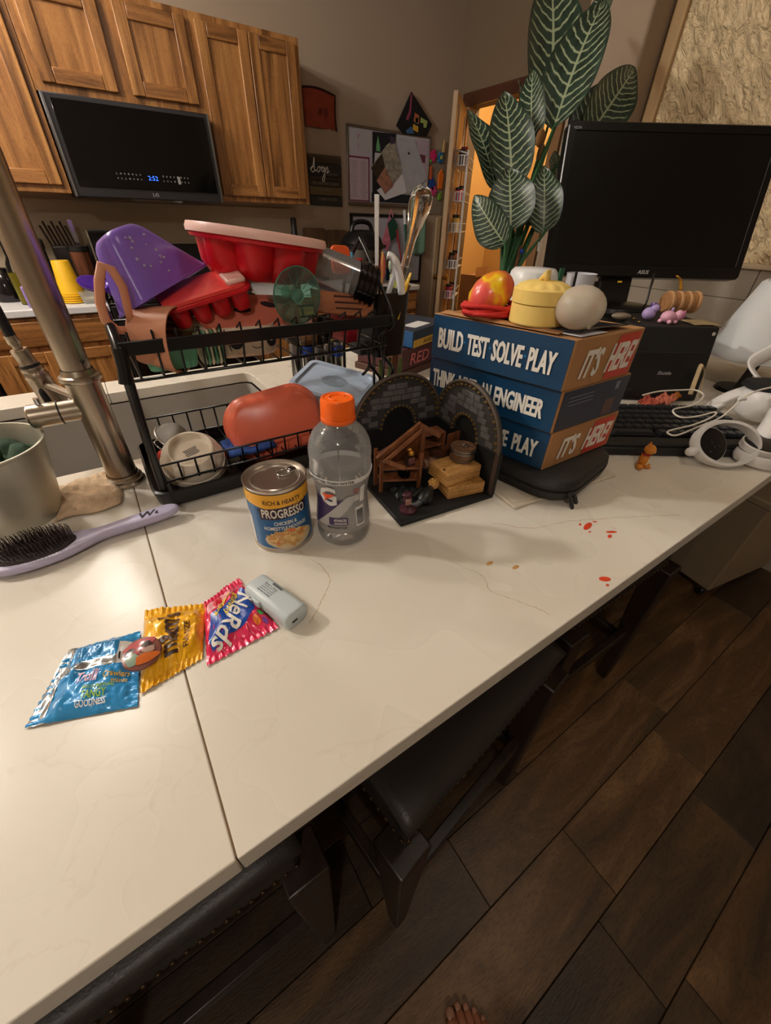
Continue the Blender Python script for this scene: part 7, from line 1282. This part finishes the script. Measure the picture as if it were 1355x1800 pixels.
t = thing('bottle_brush', 'long green-handled brush hanging upright below the whiteboard', 'brush', (0, 0, 0), group=HK); part('handle', B().tube([(2.55, YF - 0.03, 0.40), (2.60, YF - 0.03, 0.10)], 0.011, 8), mat('brush_green', (36, 92, 70), 0.5), t); part('white_tip', B().tube([(2.535, YF - 0.03, 0.50), (2.55, YF - 0.03, 0.40)], [0.012, 0.014], 10), WHITE, t)
t = thing('oven_mitt', 'sage green hanging oven cloth at the framed board\'s right', 'cloth', (0, 0, 0), group=HK); bb = B(); bb.grid(lambda u, v: (2.62 + 0.16 * u + 0.01 * (1 - v), YF - 0.03 - 0.006 * math.sin(8 * u), 0.18 + 0.28 * v - 0.015 * math.sin(3 * u)), 14, 10); part('sheet', bb, mat('sage_cloth', (112, 150, 130), 0.9), t, smooth=180, solid=0.004); part('loop', B().tube([(2.70, YF - 0.03, 0.455), (2.705, YF - 0.03, 0.49), (2.715, YF - 0.03, 0.455)], 0.004, 6), mat('sage_cloth', (112, 150, 130), 0.9), t)
solo('red_skimmer', B().tube([(2.46, YF - 0.026, 0.36), (2.50, YF - 0.026, 0.22), (2.56, YF - 0.026, 0.02)], [0.013, 0.007, 0.006], 8), mat('skimmer_red', (170, 50, 60), 0.5), 'dark red handled tool hanging beside the green brush', 'tool', HK)
t = thing('blue_bottle', 'small blue bottle with a yellow band on the back worktop', 'bottle', (2.26, 3.30, 0)); part('body', B().lathe([(0.0001, 0), (0.035, 0), (0.036, 0.14), (0.02, 0.17), (0.016, 0.2), (0.0001, 0.2)], 20, None, False, False), mat('bottle_blue', (30, 60, 92), 0.3), t); part('band', B().lathe([(0.0363, 0.09), (0.0375, 0.092), (0.0375, 0.14), (0.0363, 0.142)], 20, None, False, False), mat('band_yellow', (190, 150, 60), 0.5), t)
solo('black_bottle_top', B().lathe([(0.0001, 0), (0.03, 0), (0.03, 0.3), (0.022, 0.33), (0.020, 0.42), (0.0001, 0.425)], 20, T((1.42, 3.35, 0)), False, False), BLACK, 'slim black bottle standing right of the range', 'bottle')
# left part of the back worktop
t = thing('yellow_cups', 'stack of bright yellow plastic cups upside down on the left worktop', 'cups', (-0.075, 3.08, 0)); CUPY = mat('cup_yellow', (236, 184, 36), 0.4)
part('top_cup', B().lathe([(0.058, 0.045), (0.060, 0.047), (0.058, 0.056), (0.043, 0.198), (0.040, 0.204), (0.0001, 0.205)], 36, None, True, False), CUPY, t)
for k in range(4): part('cup_rim', B().lathe([(0.057, 0.003 + 0.0105 * k), (0.0625, 0.005 + 0.0105 * k), (0.0625, 0.010 + 0.0105 * k), (0.057, 0.0125 + 0.0105 * k)], 36, None, True, True), CUPY, t)
t = thing('garlic_tub', 'small clear plastic tub of garlic right of the yellow cups', 'tub', (0.005, 3.03, 0)); bb = B(); loft(bb, [rl(0.085, 0.07, 0.015, 0), rl(0.105, 0.09, 0.02, 0.062), rl(0.101, 0.086, 0.018, 0.062), rl(0.08, 0.065, 0.013, 0.004)]); part('tub', bb, mat('cloudy_clear', (222, 222, 216), 0.2, trans=0.7, ior=1.2), t)
for k in range(5): part('clove', B().ell((random.uniform(-.025, .025), random.uniform(-.02, .02), 0.018), (0.014, 0.012, 0.012)), mat('garlic', (222, 206, 176), 0.6), t)
t = thing('knife_block', 'dark knife block full of black handles below the left wall cupboard', 'knife block', (-0.045, 3.38, 0)); M = frame((0, 0, 0), (0.95, 0.2, 0), (-0.2, 0.95, 0.2)); part('block', B().box((0.02, 0.05, 0.13), (0.14, 0.12, 0.25), rz=0.1), mat('block_dark', (38, 34, 34), 0.4), t, bevel=0.006)
for k in range(7): x = -0.045 + 0.02 * k; part('knife_handle', B().tube([(x, 0.03 + 0.012 * (k % 3), 0.25), (x - 0.02, -0.0 + 0.012 * (k % 3), 0.35 + 0.02 * (k % 2))], [0.009, 0.010], 8, flat=0.6), mat('handle_dark', (46, 30, 28), 0.4), t)
part('cleaver', B().box((0.085, 0.02, 0.32), (0.022, 0.002, 0.12)), CHROME, t)
t = thing('coffee_maker', 'black coffee maker behind the yellow cups', 'coffee maker', (-0.21, 3.30, 0)); part('base', B().box((0, 0, 0.02), (0.17, 0.2, 0.04)), BLACK, t, bevel=0.005); part('tower', B().box((0, 0.07, 0.15), (0.16, 0.07, 0.24)), BLACK, t, bevel=0.005); part('head', B().box((0, 0.01, 0.265), (0.17, 0.19, 0.05)), BLACK, t, bevel=0.008); part('carafe', B().lathe([(0.0001, 0.042), (0.055, 0.042), (0.064, 0.08), (0.05, 0.16), (0.052, 0.17)], 28, T((0, -0.03, 0)), False, False), mat('smoked_glass', (90, 84, 84), 0.05, trans=0.8), t)
t = thing('copper_canister', 'tall copper-brown canister beside the baking tray', 'canister', (0.03, 3.22, 0)); part('body', B().lathe([(0.0001, 0), (0.05, 0), (0.05, 0.24), (0.0001, 0.25)], 28, None, False, False), mat('copper', (140, 92, 70), 0.3, 0.8), t); part('lid', B().lathe([(0.051, 0.235), (0.053, 0.237), (0.053, 0.262), (0.0001, 0.268)], 28, None, False, False), BLACK, t)
t = thing('oil_bottle', 'clear bottle of yellow-green oil at the left edge of the worktop', 'bottle', (-0.285, 3.12, 0)); part('glass', B().lathe([(0.0001, 0), (0.038, 0), (0.04, 0.006), (0.04, 0.15), (0.032, 0.19), (0.016, 0.22), (0.015, 0.28)], 28, None, False, False), mat('thin_glass_oil', (240, 240, 240), 0.05, trans=1.0, ior=1.2), t); part('oil', B().lathe([(0.0001, 0.004), (0.0365, 0.004), (0.0365, 0.15), (0.0001, 0.15)], 28, None, False, False), mat('olive_oil', (150, 140, 20), 0.2, trans=0.4), t); part('stopper', B().lathe([(0.0001, 0.278), (0.017, 0.278), (0.017, 0.305), (0.0001, 0.307)], 18, None, False, False), BLACK, t)
t = thing('purple_bottle', 'lilac bottle with a white half at the left edge of the worktop', 'bottle', (-0.262, 2.995, 0)); part('body', B().box((0, 0, 0.05), (0.05, 0.045, 0.1)), mat('lilac_bottle', (140, 112, 186), 0.4), t, bevel=0.008); part('white_label', B().box((0.027, -0.002, 0.05), (0.03, 0.043, 0.098)), WHITE, t, bevel=0.006)
t = thing('sauce_bottle', 'small dark bottle with white label and red base on the left worktop', 'bottle', (-0.205, 3.09, 0)); part('body', B().lathe([(0.0001, 0.016), (0.026, 0.016), (0.026, 0.10), (0.012, 0.125), (0.012, 0.15), (0.0001, 0.15)], 20, None, False, False), BLACK, t); part('red_base', B().lathe([(0.0001, 0), (0.0275, 0), (0.0275, 0.017), (0.0001, 0.017)], 20, None, False, False), mat('base_red', (190, 40, 44), 0.4), t); part('label', B().lathe([(0.0263, 0.05), (0.0272, 0.051), (0.0272, 0.088), (0.0263, 0.089)], 20, None, False, False), WHITE, t)
t = thing('spray_can', 'slim grey can with white top behind the sauce bottle', 'can', (-0.165, 3.12, 0)); part('body', B().lathe([(0.0001, 0), (0.024, 0), (0.024, 0.16), (0.0001, 0.165)], 20, None, False, False), mat('can_grey', (130, 134, 134), 0.35, 0.5), t); part('cap', B().lathe([(0.0001, 0.16), (0.018, 0.165), (0.018, 0.2), (0.0001, 0.202)], 20, None, False, False), WHITE, t)
solo('steel_kettle', B().lathe([(0.0001, 0), (0.07, 0), (0.075, 0.05), (0.06, 0.13), (0.03, 0.16), (0.0001, 0.165)], 28, T((-0.37, 3.28, 0)), False, False), mat('dark_chrome', (60, 56, 58), 0.12, 0.9), 'dark shiny kettle at the far left of the worktop', 'kettle')
# ---------------------------------------------------------------- pantry door with spice racks
D0, D1 = V((2.56, 2.985, 0)), V((3.035, 3.405, 0)); dd = (D1 - D0).normalized(); nn_ = V((dd.y, -dd.x, 0)); MD = frame(D0, dd, (0, 0, 1)); Ld = (D1 - D0).length
door = part('door_1', B().box((Ld / 2, (FZ + 1.16) / 2, 0), (Ld, 1.16 - FZ - 0.01, 0.034), MD), mat('door_tan', (176, 146, 112), 0.45), None, bevel=0.003); door['kind'] = 'structure'
for s in (-1, 1): part('door_knob', B().lathe([(0.0001, 0.045), (0.018, 0.042), (0.026, 0.030), (0.022, 0.018), (0.010, 0.012), (0.010, 0.004), (0.026, 0.003), (0.027, 0.0)], 24, MD @ T((0.06, 0.035, 0.017 * s)) @ (rot(0, 'X') if s > 0 else rot(180, 'X')), False, False), BRASS, door)
for zz in ((-0.80, -0.15), (0.05, 1.05)): part('panel', B().box((Ld / 2, (zz[0] + zz[1]) / 2, -0.018), (Ld - 0.24, zz[1] - zz[0], 0.006), MD), mat('door_tan', (176, 146, 112), 0.45), door, bevel=0.003)
struct('trim_6', B().box((2.955, YW - 0.008, -0.22), (0.05, 0.016, 1.36)), mat('cream_trim', (190, 164, 128), 0.5), bevel=0.004)
t = thing('spice_rack', 'tall white over-door spice rack hanging inside the open pantry door', 'rack', M=MD); RW = mat('rack_white', (206, 206, 206), 0.4)
NZ = 1 if (MD.to_3x3() @ V((0, 0, 1))).dot(nn_) > 0 else -1
for x in (0.10, 0.52): part('upright', B().tube([(x, -0.25, NZ * 0.022), (x, 1.10, NZ * 0.022)], 0.005, 8), RW, t)
part('front_pole', B().tube([(0.10, -0.26, NZ * 0.135), (0.10, 0.86, NZ * 0.12)], 0.008, 8), RW, t); part('pole_strut', B().tube([(0.10, 0.84, NZ * 0.12), (0.10, 0.86, NZ * 0.02)], 0.005, 8), RW, t)
BZ = [0.80, 0.585, 0.385, 0.13, -0.10]; JC = [(90, 60, 50), (60, 40, 30), (170, 120, 40), (190, 60, 90), (110, 90, 60), (70, 70, 74), (200, 170, 90), (60, 30, 30), (150, 150, 140)]
for k, z in enumerate(BZ):
    bk = part('basket', B().box((0.30, z - 0.028, NZ * 0.075), (0.42, 0.003, 0.10)), RW, t)
    for yy_ in (-0.028, 0.03): part('rail', B().tube([(0.09, z + yy_, NZ * 0.025), (0.09, z + yy_, NZ * 0.125), (0.51, z + yy_, NZ * 0.125), (0.51, z + yy_, NZ * 0.025)], 0.003, 6), RW, bk)
    for q in range(5): part('label_strip', B().box((0.09, z, NZ * (0.035 + 0.02 * q)), (0.003, 0.056, 0.010)), RW if q % 2 else mat('strip_grey', (150, 150, 156), 0.5), bk)
    for j in range(3):
        h_ = random.uniform(0.085, 0.12); c = JC[(k * 3 + j) % 9]; w3 = MD @ V((0.15 + 0.11 * j, z - 0.026, NZ * 0.072))
        js = thing('spice_jar', '%s spice jar in the %s rack basket from the top' % (('nearest', 'middle', 'farthest')[j], ('first', 'second', 'third', 'fourth', 'fifth')[k]), 'jar', w3, group='spice jars on the pantry door')
        part('jar', B().lathe([(0.0001, 0), (0.03, 0), (0.031, h_ * 0.75), (0.026, h_ * 0.82), (0.0001, h_ * 0.82)], 16, None, False, False), mat('spice%d' % c[0], c, 0.35), js); part('lid', B().lathe([(0.0001, h_ * 0.82), (0.028, h_ * 0.82), (0.028, h_), (0.0001, h_)], 16, None, False, False), mat('lid%d' % (j % 2), ((30, 28, 28), (150, 40, 60))[j % 2], 0.4), js)
# pantry contents
for k, (x, y, w_, h_, z) in enumerate(((3.75, 3.72, 0.46, 0.5, FZ), (3.77, 3.70, 0.36, 0.36, FZ + 0.52), (3.6, 3.15, 0.36, 0.66, FZ))):
    t = thing('carton_box', ('large brown carton on the pantry floor', 'open brown carton stacked on the large one in the pantry', 'tall brown carton nearest the pantry doorway')[k], 'box', (x, y, z + 0.002), group='cartons in the pantry'); part('body', B().box((0, 0, h_ / 2), (w_, w_ * 0.8, h_), rz=0.3), CARD, t, bevel=0.004); part('flap', B().box((-w_ * 0.4, -w_ * 0.45, h_ + 0.04), (w_ * 0.7, 0.004, 0.09), rz=0.3), CARD, t); part('tape', B().box((0, 0, h_ + 0.001), (w_ * 0.9, 0.05, 0.001), rz=0.3), mat('tape_tan', (190, 160, 110), 0.3), t)
# ---------------------------------------------------------------- counter stools
LEA = mat('stool_leather', (44, 40, 38), 0.42, bump=0.15, bscale=300); ESP = wood('espresso_wood', (26, 18, 14), (40, 28, 22), (54, 38, 30), stretch=(14, 14, 2), rough=0.4)
def stool(label, x, y, rz_):
    t = thing('bar_stool', label, 'stool', (x, y, FZ), rz_, 'leather stools along the island')
    W2, D2, zs = 0.225, 0.15, 0.64
    bb = B(); bb.grid(lambda u, v: ((u - 0.5) * 2 * W2 * (1 - 0.02 * math.sin(3.14 * v)), (v - 0.5) * 2 * D2, zs - 0.018 * math.sin(math.pi * u) - 0.012 * (1 - min(1, 8 * min(v, 1 - v))) - 0.012 * (1 - min(1, 10 * min(u, 1 - u)))), 24, 16)
    part('seat', bb, LEA, t, smooth=180, solid=0.03); part('apron', B().box((0, 0, zs - 0.06), (2 * W2 - 0.01, 2 * D2 - 0.01, 0.07)), LEA, t, bevel=0.01)
    nb = B()
    for i in range(26): q = -W2 + 0.012 + i * (2 * W2 - 0.024) / 25; nb.ell((q, -D2 + 0.004, zs - 0.082), (0.0042, 0.003, 0.0042), None, 8, 5)
    for i in range(16): q = -D2 + 0.012 + i * (2 * D2 - 0.024) / 15; nb.ell((-W2 + 0.004, q, zs - 0.082), (0.003, 0.0042, 0.0042), None, 8, 5)
    part('nailheads', nb, mat('nail_bronze', (84, 66, 46), 0.5, 0.8), t, kind='stuff')
    for sx_ in (-1, 1):
        for sy_ in (-1, 1):
            bb = B(); bb.add([(sx_ * W2 * 0.98 + a * 0.034, sy_ * D2 * 0.93 + c * 0.034, zs - 0.09) for a, c in ((-1, -1), (1, -1), (1, 1), (-1, 1))] + [(sx_ * (W2 - 0.008) + a * 0.016, sy_ * D2 * 1.04 + c * 0.016, 0.0) for a, c in ((-1, -1), (1, -1), (1, 1), (-1, 1))], [(0, 1, 2, 3), (7, 6, 5, 4), (0, 4, 5, 1), (1, 5, 6, 2), (2, 6, 7, 3), (3, 7, 4, 0)]); part('leg', bb, ESP, t, bevel=0.004)
        part('stretcher', B().box((sx_ * W2 * 0.97, 0, 0.2), (0.024, 2 * D2 * 0.95, 0.04)), ESP, t, bevel=0.003)
    for sy_ in (-1, 1): part('stretcher', B().box((0, sy_ * D2 * 0.98, 0.26), (2 * W2 * 0.95, 0.024, 0.04)), ESP, t, bevel=0.003)
stool('dark leather stool at the seam end of the island', -0.225, 0.335, 0.0); stool('dark leather stool with brass nailheads in the middle of the island', 0.335, 0.295, 0.14); stool('dark leather stool farthest along, next to the beige bin', 0.93, 0.365, -0.02)
# beige wheeled bin
t = thing('wheeled_bin', 'beige storage bin on castors beyond the far stool', 'bin', (1.85, 0.168, FZ), rad(-10.5)); BG = mat('bin_beige', (150, 134, 110), 0.6)
bb = B(); loft(bb, [[(0, 0, 0.06), (0.42, 0, 0.06), (0.42, 0.34, 0.06), (0.03, 0.34, 0.06), (-0.0, 0.14, 0.06)], [(-0.004, -0.004, 0.50), (0.424, -0.004, 0.50), (0.424, 0.345, 0.50), (0.026, 0.345, 0.50), (-0.004, 0.14, 0.50)]]); part('body', bb, BG, t, smooth=0, bevel=0.006)
part('lid', B().box((0.212, 0.17, 0.515), (0.44, 0.36, 0.03)), mat('bin_lid', (160, 144, 120), 0.6), t, bevel=0.006)
for x, y in ((0.03, 0.03), (0.39, 0.03), (0.06, 0.3), (0.39, 0.3)):
    c = part('castor', B().lathe([(0.0001, -0.010), (0.022, -0.010), (0.024, -0.006), (0.024, 0.006), (0.022, 0.010), (0.0001, 0.010)], 20, T((x, y, 0.025)) @ rot(90, 'X'), False, False), BLACK, t); part('fork', B().box((x, y, 0.048), (0.028, 0.034, 0.022)), STEEL, c, bevel=0.002)
# ---------------------------------------------------------------- bare foot at the picture's lower edge
t = thing('person', 'bare toes of a person standing on the dark floor at the picture\'s lower edge', 'person', (0.168, -0.108, FZ), rad(-14)); SKIN = mat('skin', (150, 96, 68), 0.5, sss=0.15, bump=0.08, bscale=220)
bm = bmesh.new(); sk = [((0, -0.165, 0.035), 0.030), ((0, -0.12, 0.040), 0.034), ((0.0, -0.07, 0.042), 0.034), ((0.0, -0.02, 0.030), 0.030), ((0.0, 0.015, 0.018), 0.016), ((0, -0.135, 0.09), 0.034), ((0, -0.14, 0.17), 0.040), ((0, -0.15, 0.26), 0.050)]
vs_ = [bm.verts.new(p) for p, r in sk]
for a, c in ((0, 1), (1, 2), (2, 3), (3, 4), (1, 5), (5, 6), (6, 7)): bm.edges.new((vs_[a], vs_[c]))
toes = [(-0.026, 0.012, 0.034, 0.0145), (-0.0075, 0.018, 0.030, 0.0102), (0.0085, 0.014, 0.026, 0.0095), (0.0225, 0.006, 0.022, 0.0088), (0.0345, -0.006, 0.018, 0.0082)]; rads = [r for p, r in sk]
for x, y, L_, r in toes:
    p0 = bm.verts.new((x * 0.75, y - 0.030, 0.018)); p1 = bm.verts.new((x, y + L_ * 0.22, 0.0145)); p2 = bm.verts.new((x * 1.02, y + L_ * 0.62, 0.0105)); bm.edges.new((vs_[3], p0)); bm.edges.new((p0, p1)); bm.edges.new((p1, p2)); rads += [r * 1.1, r, r * 0.95]
me = bpy.data.meshes.new('foot'); bm.to_mesh(me); bm.free(); fo = bpy.data.objects.new('foot', me); COL.objects.link(fo); me.materials.append(SKIN); fo.parent = t
md = fo.modifiers.new('skin', 'SKIN'); sv = me.skin_vertices[0].data
for i, r in enumerate(rads): sv[i].radius = (r, r if i > 4 else r * 0.85)
sv[0].use_root = True; md.use_smooth_shade = True; md = fo.modifiers.new('sub', 'SUBSURF'); md.levels = 2; md.render_levels = 2
for x, y, L_, r in toes: part('toenail', B().ell((x * 1.02, y + L_ * 0.66, 0.0105 + r * 0.80), (r * 0.62, r * 0.75, r * 0.22)), mat('nail', (150, 104, 80), 0.35), t)
